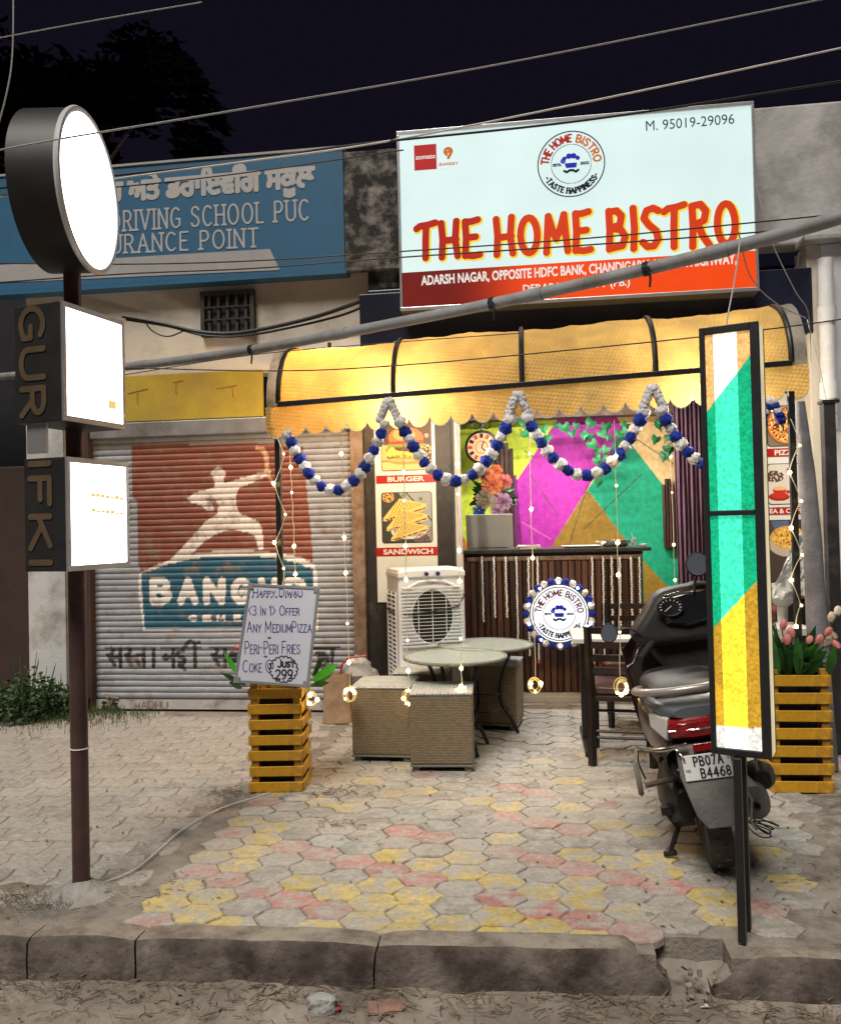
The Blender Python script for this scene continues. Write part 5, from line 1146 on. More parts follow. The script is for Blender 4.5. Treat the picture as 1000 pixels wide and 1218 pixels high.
for k, x in enumerate(ribx):
    mb = MB(); mb.tube([(x, y - .012, z + .008) for (y, z) in pf], .018, 8); mb.build('rib', 'black_metal', aw, W=True, smooth=True)
mb = MB(); mb.bx(ax0, ax1, AY - .032, AY - .008, bar_z - .017, bar_z + .017); mb.build('front_bar', 'black_metal', aw, W=True, bevel=.003)
for x, y in ((pX(331, 560, AY + .06), AY + .06), (pX(943, 560, AY - .1), AY - .1)):
    mb = MB(); mb.bx(x - .019, x + .019, y - .019, y + .019, 0, bar_z - (.0 if y > AY else .13)); mb.build('post', 'black_metal', aw, W=True, bevel=.004)
for ch in aw.children:      # the whole frame was hung a little out of level, right end higher
    if ch.name.split('.')[0] != 'post':
        for v in ch.data.vertices: v.co.z += .036 * v.co.x
# rolled grey cloth beside the right post
gb = thing('rolled_cloth', 'grey rolled cloth leaning beside the right awning post', 'rolled cloth', tuple(gz(975, 930)))
p0, p1 = at(951, 478, 5.5), at(972, 760, 5.5)
mb = MB(); mb.tube([p0, p0.lerp(p1, .3) + Vector((.01, 0, 0)), p0.lerp(p1, .6) + Vector((.012, 0, 0)), p1, Vector((p1.x + .05, p1.y, 0))], [.03, .05, .058, .062, .05], 12); mb.build('cloth', 'grey_blind', gb, W=True, smooth=True)
bp2 = thing('black_post', 'black square post standing against the bluish white wall at right', 'post', tuple(gz(990, 900)))
xq = pX(988, 600, 5.9); mb = MB(); mb.bx(xq - .04, xq + .035, 5.86, 5.94, 0, pZ(988, 480, 5.9)); mb.build('upright', 'black_column', bp2, W=True, bevel=.004)
mb = MB(); mb.bx(xq - .05, xq + .06, 5.85, 5.95, pZ(988, 480, 5.9), pZ(988, 480, 5.9) + .02); mb.build('cap', 'black_metal', bp2, W=True)
# warm bulbs hung behind the valance
for (px, py, Y, e, nm, col) in ((480, 478, AY + .22, 72, 'warm bulb glowing behind the awning valance above the burger poster', (1, .84, .62)), (822, 470, AY + .26, 62, 'warm bulb glowing behind the awning valance near the light box', (1, .88, .68)), (392, 420, AY + .40, 55, 'warm bulb under the left end of the awning roof', (1, .50, .13))):
    p = at(px, py, Y); b = thing('awning_bulb', nm, 'light bulb', tuple(p))
    mb = MB(); mb.lathe((0, 0, 0), [(0, -.034), (.018, -.028), (.026, -.012), (.024, .006), (.012, .026), (.011, .034)], 14); mb.build('glass', 'lamp_glow', b, smooth=True)
    mb = MB(); mb.lathe((0, 0, 0), [(.013, .0345), (.014, .075), (.004, .08)], 12); mb.build('holder', 'black_metal', b, smooth=True)
    l_ = bpy.data.lights.new('bulb_light', 'POINT'); l_.energy = e; l_.color = col; l_.shadow_soft_size = .035
    lo = bpy.data.objects.new('bulb_light', l_); COL.objects.link(lo); lo.parent = b; lo.location = (0, .0, -.06)

# ================================================================== GARLANDS AND STRING LIGHTS
def swag(px_pts, label, n, Y=AY - .06):
    """px_pts: three photograph points (left, lowest, right) of a hanging chain"""
    P = [at(x, y, Y) for x, y in px_pts]; a, b, c = P
    g = thing('pompom_garland', label, 'garland', tuple((a + c) / 2), group='blue and white pompom garlands looped along the awning')
    pts = []
    xs = [a.x, b.x, c.x]; zs = [a.z, b.z, c.z]
    for i in range(61):
        t = i / 60; x = a.x + (c.x - a.x) * t
        co = np.polyfit(xs, zs, 2); pts.append(Vector((x, Y + .0, float(np.polyval(co, x)))))
    L = [0]
    for i in range(60): L.append(L[-1] + (pts[i + 1] - pts[i]).length)
    mb = MB(); mb.tube(pts[::3], .004, 5); mb.build('cord', 'white_wire', g, W=True)
    cnt = max(6, round(L[-1] / .062))
    for k in range(cnt):
        s = L[-1] * (k + .5) / cnt; i = next(j for j in range(60) if L[j + 1] >= s - 1e-9); q = pts[i].lerp(pts[i + 1], (s - L[i]) / (L[i + 1] - L[i])) - g.location
        kk = 'wb'[k % 2]; sc_ = random.uniform(.92, 1.12); share('pompom', random.choice(POMS[kk]), g, tuple(q + Vector((0, random.uniform(-.01, .01), 0))), (random.random() * 3, random.random() * 3, 0), (sc_,) * 3)
swag([(340, 512), (403, 583), (459, 500)], 'pompom garland loop hanging in front of the closed shutter', 0)
swag([(474, 498), (545, 572), (608, 494)], 'pompom garland loop hanging in front of the burger poster and clock', 0)
swag([(624, 492), (702, 565), (768, 484)], 'pompom garland loop hanging in front of the magenta painted wall', 0)
swag([(784, 484), (838, 553), (908, 498)], 'pompom garland loop hanging partly behind the tall light box', 0)
for (x, y0, y1, lab) in ((462, 478, 498, 'pale pompom bunch tied on the valance above the burger poster'), (616, 470, 490, 'pale pompom bunch tied on the valance above the clock'), (776, 462, 482, 'pale pompom bunch tied on the valance above the peach painted corner'), (916, 478, 500, 'short pompom bunch at the right end of the valance beside the pizza picture')):
    c = at(x, y0, AY - .06); g = thing('pompom_bunch', lab, 'garland', tuple(c), group='pompom bunches at the valance')
    for k in range(5):
        for s in (-1, 1):
            q = Vector((s * (.012 + .012 * k), 0, -.028 * k)); share('pompom', random.choice(POMS['w' if (k < 4 or x < 900) and not (x > 900 and k % 2) else 'b']), g, tuple(q), (random.random() * 3, 0, 0), (.8, .8, .8))
bulb_me = None
def bulbmesh(nm, m, r):
    mb = MB(); mb.lathe((0, 0, 0), [(0, -r), (r * .7, -r * .7), (r, 0), (r * .7, r * .7), (0, r)], 8); return mesh_only(mb, nm, m, True)
BM_, BS_ = bulbmesh('bulb', 'bulb_glow', .0125), bulbmesh('bulb', 'bulb_glow_soft', .009)
def string(label, top, bot, Y, bulbs, coil=True):
    a, b = at(*top, Y), at(*bot, Y); g = thing('string_light', label, 'string light', tuple(a), group='warm string lights hanging from the awning')
    mb = MB(); pts = [a.lerp(b, t / 14) + Vector((random.uniform(-.004, .004), random.uniform(-.004, .004), 0)) for t in range(15)]; mb.tube(pts, .0028, 5); mb.build('wire', 'pale_wire', g, W=True)
    for k, y in enumerate(bulbs):
        t = (y - top[1]) / (bot[1] - top[1]); q = a.lerp(b, t) - g.location; share('bulb', BM_ if k % 3 != 1 else BS_, g, tuple(q + Vector((0, -.006, 0))))
    if coil:
        c = b - g.location; mb = MB()
        for k in range(5): mb.ring((c.x + random.uniform(-.01, .01), c.y + random.uniform(-.01, .01), c.z - .05 + random.uniform(-.006, .006)), .030 + .006 * k * random.random(), .0028, 'y', 20, 5, sx=.75 + .06 * k, sz=1.15)
        mb.build('coil', 'coil_wire' if 'coil_wire' in M else mk('coil_wire', (.95, .68, .22), .4, emit=.6, bump=0), g)
        for k in range(7):
            an = random.uniform(0, 6.28); share('bulb', BM_ if k % 2 else BS_, g, (c.x + .035 * math.cos(an), c.y - .01, c.z - .05 + .045 * math.sin(an)))
SYL = AY + .03
string('string light hanging closest to the left awning post over the shutter', (344, 512), (352, 694), SYL, (556, 586, 650, 683), False)
string('string light ending in a coil in front of the paper bag', (405, 508), (416, 818), SYL - .1, (540, 582, 640, 682, 742, 788))
string('string light ending in a coil over the left cane stool', (479, 506), (486, 820), SYL - .1, (562, 596, 650, 690, 762, 798))
string('string light ending in a coil over the right cane stool', (543, 505), (549, 815), SYL - .1, (552, 588, 655, 692, 760, 795))
string('string light ending in a coil beside the round lit sign', (629, 500), (637, 806), SYL + .2, (505, 540, 606, 664))
string('string light ending in a coil in front of the dark chair', (731, 500), (738, 808), SYL - .2, (543, 578, 646, 684, 752))
string('string light hanging on the painted back wall left of the curtain', (797, 530), (803, 700), 8.6, (543, 586, 648, 690), False)
# string lights wound round the two awning posts
for (lab, x, ys, Y, pts) in (('string light wound round the left awning post', 331, (), AY - .0, [(326, 508), (338, 540), (326, 575), (340, 612), (327, 645), (338, 676), (335, 700)]), ('string light wound round the right awning post', 943, (), AY - .16, [(940, 498), (950, 530), (938, 562), (952, 596), (940, 628), (953, 660), (940, 690), (952, 720), (946, 745)])):
    g = thing('string_light', lab, 'string light', tuple(at(*pts[0], Y)), group='warm string lights hanging from the awning')
    P = [at(*p, Y) for p in pts]; Q = []
    for i in range(len(P) - 1):
        for k in range(6): t = k / 6; Q.append(P[i].lerp(P[i + 1], t) + Vector((0, .02 * math.sin(math.pi * t) * (1 if i % 2 else -1), 0)))
    mb = MB(); mb.tube(Q + [P[-1]], .0028, 5); mb.build('wire', 'pale_wire', g, W=True)
    for i, p in enumerate(P[1:]): share('bulb', BM_ if i % 2 else BS_, g, tuple(p - g.location + Vector((0, -.015, 0))))

# ================================================================== OVERHEAD WIRES AND PIPE
def smooth_path(P, n=10):
    out = []; P = [P[0] + (P[0] - P[1])] + P + [P[-1] + (P[-1] - P[-2])]
    for i in range(1, len(P) - 2):
        for k in range(n):
            t = k / n; a, b, c, d = P[i - 1], P[i], P[i + 1], P[i + 2]
            out.append(.5 * ((2 * b) + (c - a) * t + (2 * a - 5 * b + 4 * c - d) * t * t + (3 * b - a - 3 * c + d) * t ** 3))
    return out + [P[-2]]
def wire(label, pts, r, m, name='overhead_wire', cat='wire', grp='wires strung across the front'):
    P = smooth_path([at(x, y, Y) for x, y, Y in pts], 8); mb = MB(); mb.tube(P, r, 6); o = mb.build(name, m, None, smooth=True); tag(o, label, cat, grp); return o
wire('uppermost pale wire, running from behind the round drum across the night sky', [(-60, 190, 2.9), (65, 166, 2.9), (290, 129, 3.1), (620, 71, 3.4), (1020, -10, 3.8)], .0034, 'grey_wire')
wire('faint wire crossing the dark tree at the top left corner', [(-40, 52, 4), (100, 26, 4), (240, 2, 4)], .003, 'grey_wire')
wire('pale wire hanging down along the top left edge', [(16, -30, 2.5), (15, 60, 2.5), (8, 110, 2.5), (-8, 170, 2.5)], .0026, 'grey_wire')
wire('bright pale wire crossing the gurmukhi lettering and the sky above the lit sign', [(-60, 243, 4.6), (140, 212, 4.6), (290, 192, 4.6), (470, 166, 4.7), (760, 108, 4.8), (1040, 48, 5)], .0052, 'white_wire')
wire('thick black cable crossing the top of the blue signboard', [(-60, 230, 4.7), (140, 208, 4.7), (300, 190, 4.7), (420, 172, 4.7), (700, 142, 4.7), (1040, 90, 4.8)], .0065, 'black_wire')
wire('black wire below the bright wire on the blue signboard', [(-60, 236, 4.4), (140, 222, 4.4), (300, 204, 4.4), (480, 178, 4.4)], .0036, 'black_wire')
wire('black wire crossing the lit name lettering, upper of the two', [(-60, 312, 4.8), (140, 314, 4.8), (300, 310, 4.8), (475, 299, 4.8), (700, 283, 4.8), (900, 264, 4.8), (1040, 250, 4.8)], .0042, 'black_wire')
wire('black wire crossing the lit name lettering, lower of the two', [(-60, 340, 4.6), (140, 326, 4.6), (300, 319, 4.6), (475, 306, 4.6), (700, 291, 4.6), (900, 276, 4.6), (1040, 262, 4.6)], .0042, 'black_wire')
wire('black wire sagging in front of the awning roof', [(140, 437, 5.1), (330, 441, 5.1), (480, 434, 5.1), (700, 414, 5.1), (900, 393, 5.1), (1040, 374, 5.1)], .0042, 'black_wire')
wire('thin black wire along the top of the awning', [(140, 447, 5.15), (300, 422, 5.15), (470, 407, 5.15), (620, 396, 5.15)], .003, 'black_wire')
wire('pale wire hanging from the grey pipe down to the tall light box', [(880, 285, 3.55), (874, 330, 3.4), (866, 372, 3.3), (864, 387, 3.28)], .003, 'grey_wire', name='hanging_wire')
wire('looping grey wire right of the lit sign corner', [(878, 275, 4), (893, 330, 4.2), (925, 362, 4.6), (958, 378, 5)], .003, 'grey_wire', name='hanging_wire')
wire('thin grey wire dropping from the sign corner to the awning end', [(896, 205, 5.2), (915, 280, 5.2), (945, 345, 5.3), (961, 372, 5.4), (964, 430, 5.6)], .0032, 'grey_wire', name='hanging_wire')
wire('tangled grey wire down the bluish white wall', [(960, 380, 6.2), (975, 440, 6.2), (984, 480, 6.0), (996, 495, 6), (978, 505, 6), (992, 560, 6.0), (988, 640, 6.0)], .004, 'grey_wire', name='hanging_wire')
for k, (lab, pts, r) in enumerate((('thick black cable drooping along the cream wall past the vent window', [(146, 376, 6.7), (190, 384, 6.7), (240, 395, 6.75), (290, 395, 6.75), (370, 378, 6.7), (441, 354, 6.6)], .017),
        ('second black cable drooping below the vent window', [(150, 380, 6.72), (200, 388, 6.72), (245, 399, 6.75), (300, 398, 6.75), (395, 378, 6.7), (441, 361, 6.6)], .010),
        ('thin loose wire looping under the black cables on the cream wall', [(172, 382, 6.74), (182, 394, 6.74), (200, 400, 6.74), (222, 392, 6.74)], .006))):
    wire(lab, pts, r, 'black_wire', name='wall_cable', cat='cable', grp='cables on the cream wall')
gp = thing('grey_pipe', 'long grey conduit pipe slanting across the awning and the lit sign', 'pipe', tuple(at(470, 383, 5)))
P = [at(x, y, Y) for x, y, Y in ((-80, 458, 6.7), (0, 448, 6.5), (150, 436, 5.9), (300, 416, 5.3), (470, 384, 4.85), (660, 345, 4.4), (880, 292, 3.95), (1060, 240, 3.6))]
SP = smooth_path(P, 8); cut = [0, 17, 29, 39, 47, len(SP) - 1]
for a, b in zip(cut[:-1], cut[1:]): mb = MB(); mb.tube(SP[a:b + 1], .031, 16); mb.build('length', 'grey_pipe', gp, W=True, smooth=True)
for c in cut[1:-1]: mb = MB(); d = (SP[c + 1] - SP[c]).normalized(); mb.tube([SP[c] - d * .05, SP[c] + d * .05], .0345, 16); mb.build('socket', 'grey_pipe', gp, W=True, smooth=True)
for px in (302, 595, 772):
    i = min(range(len(SP)), key=lambda k: abs(proj(SP[k])[0] - px)); mb = MB(); d = (SP[min(i + 1, len(SP) - 1)] - SP[i]).normalized(); mb.tube([SP[i] - d * .014, SP[i] + d * .014], .036, 12); mb.tube([SP[i] + Vector((0, -.036, 0)), SP[i] + Vector((.01, -.04, -.06)), SP[i] + Vector((.005, -.04, -.10))], .006, 6)
    mb.build('black_tie', 'black_wire', gp, W=True)

# ================================================================== COUNTER AND WHAT STANDS ON IT
CY = 7.60
cx0, cx1 = pX(553, 740, CY), pX(765, 740, CY); cz1 = pZ(665, 657, CY)
ct = thing('counter', 'dark wood slatted bistro counter with a granite top', 'counter', ((cx0 + cx1) / 2, CY, .05))
mb = MB(); mb.bx(cx0, cx1, CY + .02, CY + .55, .055, cz1 - .003); mb.build('carcass', 'interior_dark', ct, W=True)
ns = 27
for k in range(ns):
    a = cx0 + (cx1 - cx0) * k / ns; b = cx0 + (cx1 - cx0) * (k + 1) / ns
    mb = MB(); mb.bx(a + .004, b - .006, CY - .012, CY + .018, .056, cz1 - .07); mb.build('slat', 'counter_wood', ct, W=True, bevel=.004)
mb = MB(); mb.bx(cx0 + .03, cx1, CY - .03, CY - .013, cz1 - .068, cz1 - .03); mb.build('top_rail', 'old_wood', ct, W=True, bevel=.003)
mb = MB(); mb.bx(cx0 - .03, cx1 + .08, CY - .05, CY + .60, cz1, cz1 + .035); mb.build('top', 'granite_top', ct, W=True, bevel=.006)
mb = MB(); mb.bx(cx1 + .001, cx1 + .012, CY + .0, CY + .55, .056, cz1 - .003); mb.build('end_panel', mk('green_laminate', (.05, .30, .22), .4), ct, W=True)
for k, px in enumerate((573, 587, 601, 614, 628, 639, 704, 717, 727, 737, 750, 760)):
    yb = (740, 735, 735, 765, 780, 785, 790, 785, 770, 785, 745, 740)[k]
    lab = ['bead strand hanging on the counter front, %s of the %s six' % (w, s) for s in ('left', 'right') for w in ('first', 'second', 'third', 'fourth', 'fifth', 'sixth')][k]
    Y = CY - .055; a, b = at(px, 662, Y), at(px + 2, yb, Y); s = thing('bead_strand', lab, 'bead strand', tuple(a), group='white bead strands on the counter front')
    n = int((a.z - b.z) / .011); mb = MB(); pts = [a.lerp(b, i / n) + Vector((random.uniform(-.0035, .0035), -.004, 0)) for i in range(n + 1)]
    mb.tube(pts, [.006 if i % 2 else .0115 for i in range(n + 1)], 6); mb.build('strand', 'bead_white', s, W=True)
    if k in (5, 6, 7): mb = MB(); mb.lathe((b.x, b.y, b.z - .02), [(0, -.022), (.018, -.012), (.020, 0), (.014, .014), (0, .022)], 10); mb.build('tip_bead', 'red_plastic', s, W=True, smooth=True)
# laptop, lid towards the street
LY = CY + .12; lp = thing('laptop', 'open grey laptop seen from behind on the left end of the counter', 'laptop', tuple(at(583, 652, LY)))
lx0, lx1 = pX(555, 640, LY), pX(610, 640, LY); lz0, lz1 = cz1 + .037, pZ(583, 612, LY)
mb = MB(); mb.add([(lx0, LY, lz0 + .012), (lx1, LY, lz0 + .012), (lx1, LY - .05, lz1), (lx0, LY - .05, lz1)] + [(lx0, LY + .012, lz0 + .012), (lx1, LY + .012, lz0 + .012), (lx1, LY - .038, lz1 + .003), (lx0, LY - .038, lz1 + .003)], [(0, 1, 2, 3), (7, 6, 5, 4), (0, 4, 5, 1), (1, 5, 6, 2), (2, 6, 7, 3), (3, 7, 4, 0)])
mb.build('lid', 'laptop_grey', lp, W=True, bevel=.004)
mb = MB(); mb.bx(lx0, lx1, LY + .002, LY + .28, lz0 - .001, lz0 + .011); mb.build('base', 'laptop_grey', lp, W=True, bevel=.003)
mb = MB(); mb.tube([(lx0 + .05, LY + .005, lz0 + .014), (lx1 - .05, LY + .005, lz0 + .014)], .007, 8); mb.build('hinge', 'black_metal', lp, W=True)
# papers, dish, steel bowl, glasses
TZ = cz1 + .0355
def ctx(px, Y=CY + .15): return pX(px, 650, Y)
pg = thing('paper_stack', 'small stack of printed leaflets on the counter beside the laptop', 'leaflets', (ctx(629), CY + .1, TZ))
for k in range(4): mb = MB(); mb.box((random.uniform(-.01, .01), random.uniform(-.01, .01), .004 + k * .008), (.20, .15, .007), (0, 0, random.uniform(-.2, .2))); mb.build('leaflet', 'paper', pg)
mb = MB(); mb.box((.02, -.0, .0335), (.11, .07, .002), (0, 0, .1)); mb.build('print', 'print_red' if 'print_red' in M else mk('print_red', (.5, .08, .12), .5), pg)
pt = thing('serving_tray', 'flat pale tray lying on the middle of the counter', 'tray', (ctx(692), CY + .1, TZ))
mb = MB(); mb.lathe((0, 0, 0), [(0, .001), (.15, .001), (.19, .018), (.185, .02), (.148, .006), (0, .006)], 28, sx=1, sy=.6); mb.build('dish', 'paper', pt, smooth=True)
pn = thing('steel_pan', 'shallow steel pan with side grips on the right of the counter', 'pan', (ctx(731), CY + .12, TZ))
mb = MB(); mb.lathe((0, 0, 0), [(0, .001), (.10, .001), (.125, .03), (.13, .055), (.14, .058), (.14, .062), (.122, .062), (.115, .03), (0, .01)], 28); mb.build('body', 'steel', pn, smooth=True)
for s in (-1, 1): mb = MB(); mb.tube([(s * .13, -.03, .05), (s * .17, -.02, .055), (s * .17, .02, .055), (s * .13, .03, .05)], .006, 6); mb.build('grip', 'steel', pn, smooth=True)
gls = thing('water_glass', 'small clear glass standing at the right end of the counter', 'glass', (ctx(753), CY + .08, TZ))
mb = MB(); mb.lathe((0, 0, 0), [(0, .001), (.016, .001), (.021, .08), (.023, .082), (.019, .075), (.013, .012), (0, .010)], 18); mb.build('tumbler', mk('clear_glass', (.8, .85, .85), .08, trans=.75), gls, smooth=True)
mb = MB(); mb.tube([(.005, 0, .01), (-.02, 0, .12)], .003, 6); mb.build('straw', 'white_wire', gls)
bw = thing('small_bowl', 'little white bowl at the right edge of the counter', 'bowl', (ctx(763), CY + .07, TZ))
mb = MB(); mb.lathe((0, 0, 0), [(0, .001), (.02, .001), (.036, .022), (.034, .023), (.018, .006), (0, .006)], 18); mb.build('dish', 'paper', bw, smooth=True)
# flowers behind the laptop
def rose(parent, c, r, m, name='rose'):
    mb = MB(); c = Vector(c)
    for ring_, (n, tilt, rr) in enumerate(((3, 80, .35), (5, 60, .6), (6, 38, .85), (7, 18, 1.0))):
        for k in range(n):
            a = 2 * math.pi * (k + .37 * ring_) / n; d = Vector((math.cos(a), -math.sin(R_(tilt)) * .8, math.sin(a) )); out = Vector((math.cos(a) * math.cos(R_(tilt)), -math.sin(R_(tilt)) * .7, math.sin(a) * math.cos(R_(tilt))))
            base = c + Vector((math.cos(a), 0, math.sin(a))) * r * rr * .22; tip = base + out * r * (.55 + .4 * rr); tn = Vector((-math.sin(a), 0, math.cos(a)))
            V = [base - tn * r * .15, base + tn * r * .15, tip + tn * r * .42 * rr + Vector((0, -.006, 0)), tip + (tip - c) * .12, tip - tn * r * .42 * rr + Vector((0, -.006, 0)), (base + tip) / 2 + Vector((0, r * .12, 0))]
            mb.add(V, [(0, 1, 5), (1, 2, 5), (2, 3, 5), (3, 4, 5), (4, 0, 5)])
    return mb.build(name, m, parent, W=True, smooth=True)
FY = CY + .22
bq = thing('flower_bouquet', 'bouquet of peach, lilac and blue roses behind the laptop', 'flowers', tuple(at(587, 650, FY)))
mb = MB(); bqx, bqz = pX(587, 640, FY), cz1 + .036; mb.lathe((bqx, FY, bqz), [(0, 0), (.05, 0), (.06, .08), (.035, .16), (.045, .2), (.03, .2), (0, .15)], 18); mb.build('vase', 'white_pipe', bq, W=True, smooth=True)
for (px, py, r, m) in ((585, 577, .082, 'peach_petal'), (577, 594, .075, 'white_petal'), (598, 597, .070, 'lilac_petal'), (600, 573, .060, 'pink_petal'), (570, 607, .05, 'blue_petal'), (575, 562, .06, 'pink_petal'), (567, 560, .045, 'lilac_petal'), (592, 608, .055, 'lilac_petal'), (590, 560, .05, 'peach_petal')):
    rose(bq, at(px, py, FY - random.uniform(0, .06)), r, m)
for k in range(30):
    a = random.uniform(-.6, 3.7); c = at(586, 590, FY + .03); mb = MB(); d = Vector((math.cos(a), random.uniform(-.3, .3), math.sin(a)))
    mb.leaf(c + d * .09, c + d * random.uniform(.17, .25), .028); mb.build('leaf', 'leaf_dark', bq, W=True, smooth=True)
# clock on a scrolled bracket
KY = 8.62; kc = at(573, 532, KY); KR = 18 / 1000 * 8.6
ck = thing('wall_clock', 'round vintage clock hung from a scrolled iron bracket', 'clock', tuple(kc))
mb = MB(); mb.lathe((0, 0, 0), [(0, .03), (KR * 1.1, .03), (KR * 1.15, 0), (KR * 1.1, -.03), (KR * .98, -.032), (KR * .96, -.02), (0, -.02)], 36, 'y'); mb.build('case', 'black_metal', ck, smooth=True)
mb = MB(); mb.lathe((0, 0, 0), [(0, -.0205), (KR * .95, -.0205), (KR * .95, -.024), (0, -.024)], 36, 'y'); mb.build('face', 'clock_face', ck)
for k in range(12):
    a = k * math.pi / 6; mb = MB(); mb.box((KR * .76 * math.sin(a), -.026, KR * .76 * math.cos(a)), (KR * .2, .003, KR * .28), (0, a, 0)); mb.build('numeral_tile', 'clock_rust' if k % 2 else 'black_metal', ck)
for a, L_ in ((2.4, .6), (.4, .42)): mb = MB(); mb.box((KR * L_ / 2 * math.sin(a), -.029, KR * L_ / 2 * math.cos(a)), (.008, .003, KR * L_), (0, a, 0)); mb.build('hand', 'black_metal', ck)
mb = MB(); mb.ring((0, -.026, 0), KR * .4, .003, 'y', 24, 5); mb.build('dial_ring', 'clock_rust', ck)
br = [(0, KR * 1.12), (0, KR * 1.95)]
mb = MB(); mb.tube([(0, 0, KR * 1.12), (0, 0, KR * 2.0)], .008, 6)
mb.tube([(-KR * 2.0, 0, KR * .3), (-KR * 1.9, 0, KR * 1.1), (-KR * 1.2, 0, KR * 1.7), (0, 0, KR * 1.75), (KR * .7, 0, KR * 1.8)], .009, 6)
for cxx in (-KR * .35, KR * .35): mb.ring((cxx, 0, KR * 1.48), KR * .25, .006, 'y', 20, 5)
mb.ring((-KR * 1.75, 0, KR * 1.0), KR * .18, .006, 'y', 18, 5); mb.build('bracket', 'black_metal', ck)
# carved wood strips, curtain, ivy
for (x0, x1, y0, y1, lab) in ((590, 612, 524, 655, 'dark carved wooden strip on the painted wall behind the roses'), (788, 802, 566, 652, 'short dark carved wooden strip on the green painted wall near the curtain')):
    Y = 8.93; X0, X1, Z1, Z0 = pX(x0, 600, Y), pX(x1, 600, Y), pZ(x0, y0, Y), pZ(x0, y1, Y); w = thing('carved_strip', lab, 'wall decoration', ((X0 + X1) / 2, Y, Z0))
    for k in range(4): a = X0 + (X1 - X0) * k / 4; mb = MB(); mb.bx(a + .003, a + (X1 - X0) / 4 - .004, Y - .02 - .01 * (k % 2), Y + .05, Z0, Z1 - .06 * abs(k - 1.5)); mb.build('moulding', 'counter_wood', w, W=True, bevel=.006)
cu = thing('curtain', 'purple brown curtain at the right of the painted wall', 'curtain', (pX(818, 600, 8.3), 8.3, .06))
X0, X1 = pX(804, 600, 8.3), pX(850, 600, 8.3); V = []; F = []; n = 60
for j in range(12):
    for i in range(n + 1): x = X0 + (X1 - X0) * i / n; V.append((x, 8.3 + .035 * math.sin(i * .95) * (1 + .15 * j / 11) + .01 * math.sin(i * .4 + j), .06 + 2.72 * j / 11))
F = [(j * (n + 1) + i, j * (n + 1) + i + 1, (j + 1) * (n + 1) + i + 1, (j + 1) * (n + 1) + i) for j in range(11) for i in range(n)]
mb = MB(); mb.add(V, F); mb.build('cloth', 'curtain', cu, W=True, smooth=True, solid=.006)
mb = MB(); mb.tube([(X0 - .05, 8.3, 2.80), (X1 + .1, 8.3, 2.80)], .014, 8); mb.build('rod', 'black_metal', cu, W=True, smooth=True)
IVL = mesh_only(MB().leaf((0, 0, 0), (0, -.01, -.12), .05, Vector((0, 1, 0)), 0), 'leaf', 'ivy_leaf', True)
def heart():
    mb = MB(); pts = [(0, .0), (.035, .022), (.055, 0), (.046, -.04), (.024, -.055), (0, -.095), (-.024, -.055), (-.046, -.04), (-.055, 0), (-.035, .022)]
    V = [(0, -.012, -.03)] + [(x, 0, z) for x, z in pts]; mb.add(V, [(0, i, i + 1) for i in range(1, 10)] + [(0, 10, 1)]); return mesh_only(mb, 'leaf', 'ivy_leaf')
HV = heart()
for (lab, items) in (('ivy strand trailing over the magenta painted wall', [(666 + random.gauss(0, 6), 503), (674, 508), (684, 504), (694, 512), (700, 505), (712, 512), (722, 506), (702, 526), (710, 535), (718, 528), (704, 545), (714, 548), (724, 542), (728, 552), (716, 558), (690, 515), (733, 508), (740, 514), (726, 518), (734, 530), (742, 503), (714, 572), (676, 512)]),
                    ('ivy strand trailing over the peach corner by the curtain', [(780, 500), (788, 506), (796, 502), (786, 516), (794, 520), (790, 530), (800, 510), (808, 500), (816, 502), (796, 534), (797, 540)]),
                    ('small ivy sprig on the lime painted wall above the clock', [(620, 506), (626, 512), (645, 506), (648, 514), (623, 500)])):
    Y = 8.60; p = at(*items[0], Y); iv = thing('ivy_strand', lab, 'ivy', tuple(p))
    P = [at(x, y, Y) for x, y in items]; mb = MB(); mb.tube([q + Vector((0, .02, .02)) for q in P], .003, 4); mb.build('vine', 'leaf_dark', iv, W=True)
    for q in P:
        for rep in range(1): s = random.uniform(.7, 1.15); share('leaf', HV, iv, tuple(q - p + Vector((random.uniform(-.05, .05), random.uniform(-.03, .02), random.uniform(-.04, .04)))), (random.uniform(-.4, .2), random.uniform(-.9, .9), random.uniform(-.5, .5)), (s, s, s))

# ================================================================== AIR COOLER
cl0 = at(452, 770, 6.72); ac_y0 = 6.42
X0, X1 = pX(483, 770, ac_y0), pX(552, 770, ac_y0); XL0 = pX(449, 770, 6.75)
ac = thing('air_cooler', 'tall white air cooler with louvred front grille and two blue knobs', 'air cooler', ((X0 + X1) / 2, 6.55, 0), rz=0)
H0 = pZ(515, 671, ac_y0); W2 = (X1 - X0) / 2; DPc = .42
# local frame: x right, y back; turned so the left flank shows
def ACb(name, x0, x1, y0, y1, z0, z1, m, par=None, bevel=.004): mb = MB(); mb.bx(x0, x1, y0, y1, z0, z1); return mb.build(name, m, par or ac, bevel=bevel)
W2 = .262; ACb('cabinet', -W2 + .0, W2, -.15, DPc - .15, .05, H0 - .035, 'cooler_white', bevel=.012)
mb = MB(); mb.prism([(-W2 - .006, 0), (W2 + .006, 0), (W2 + .004, .045), (W2 - .10, .062), (-W2 + .10, .062), (-W2 - .004, .045)], -.165, DPc - .14); mb.v = [(a, b, c + H0 - .10) for a, b, c in mb.v]; mb.build('lid', 'cooler_white', ac, bevel=.01)
for s in (-1, 1):
    mb = MB(); mb.lathe((s * .045 - .0, -.172, H0 - .072), [(0, .01), (.016, .008), (.016, -.012), (.012, -.016), (0, -.016)], 16, 'y'); mb.build('knob', 'blue_pom' if False else mk('knob_blue' + ('a' if s > 0 else 'b'), (.02, .03, .22), .4), ac, smooth=True)
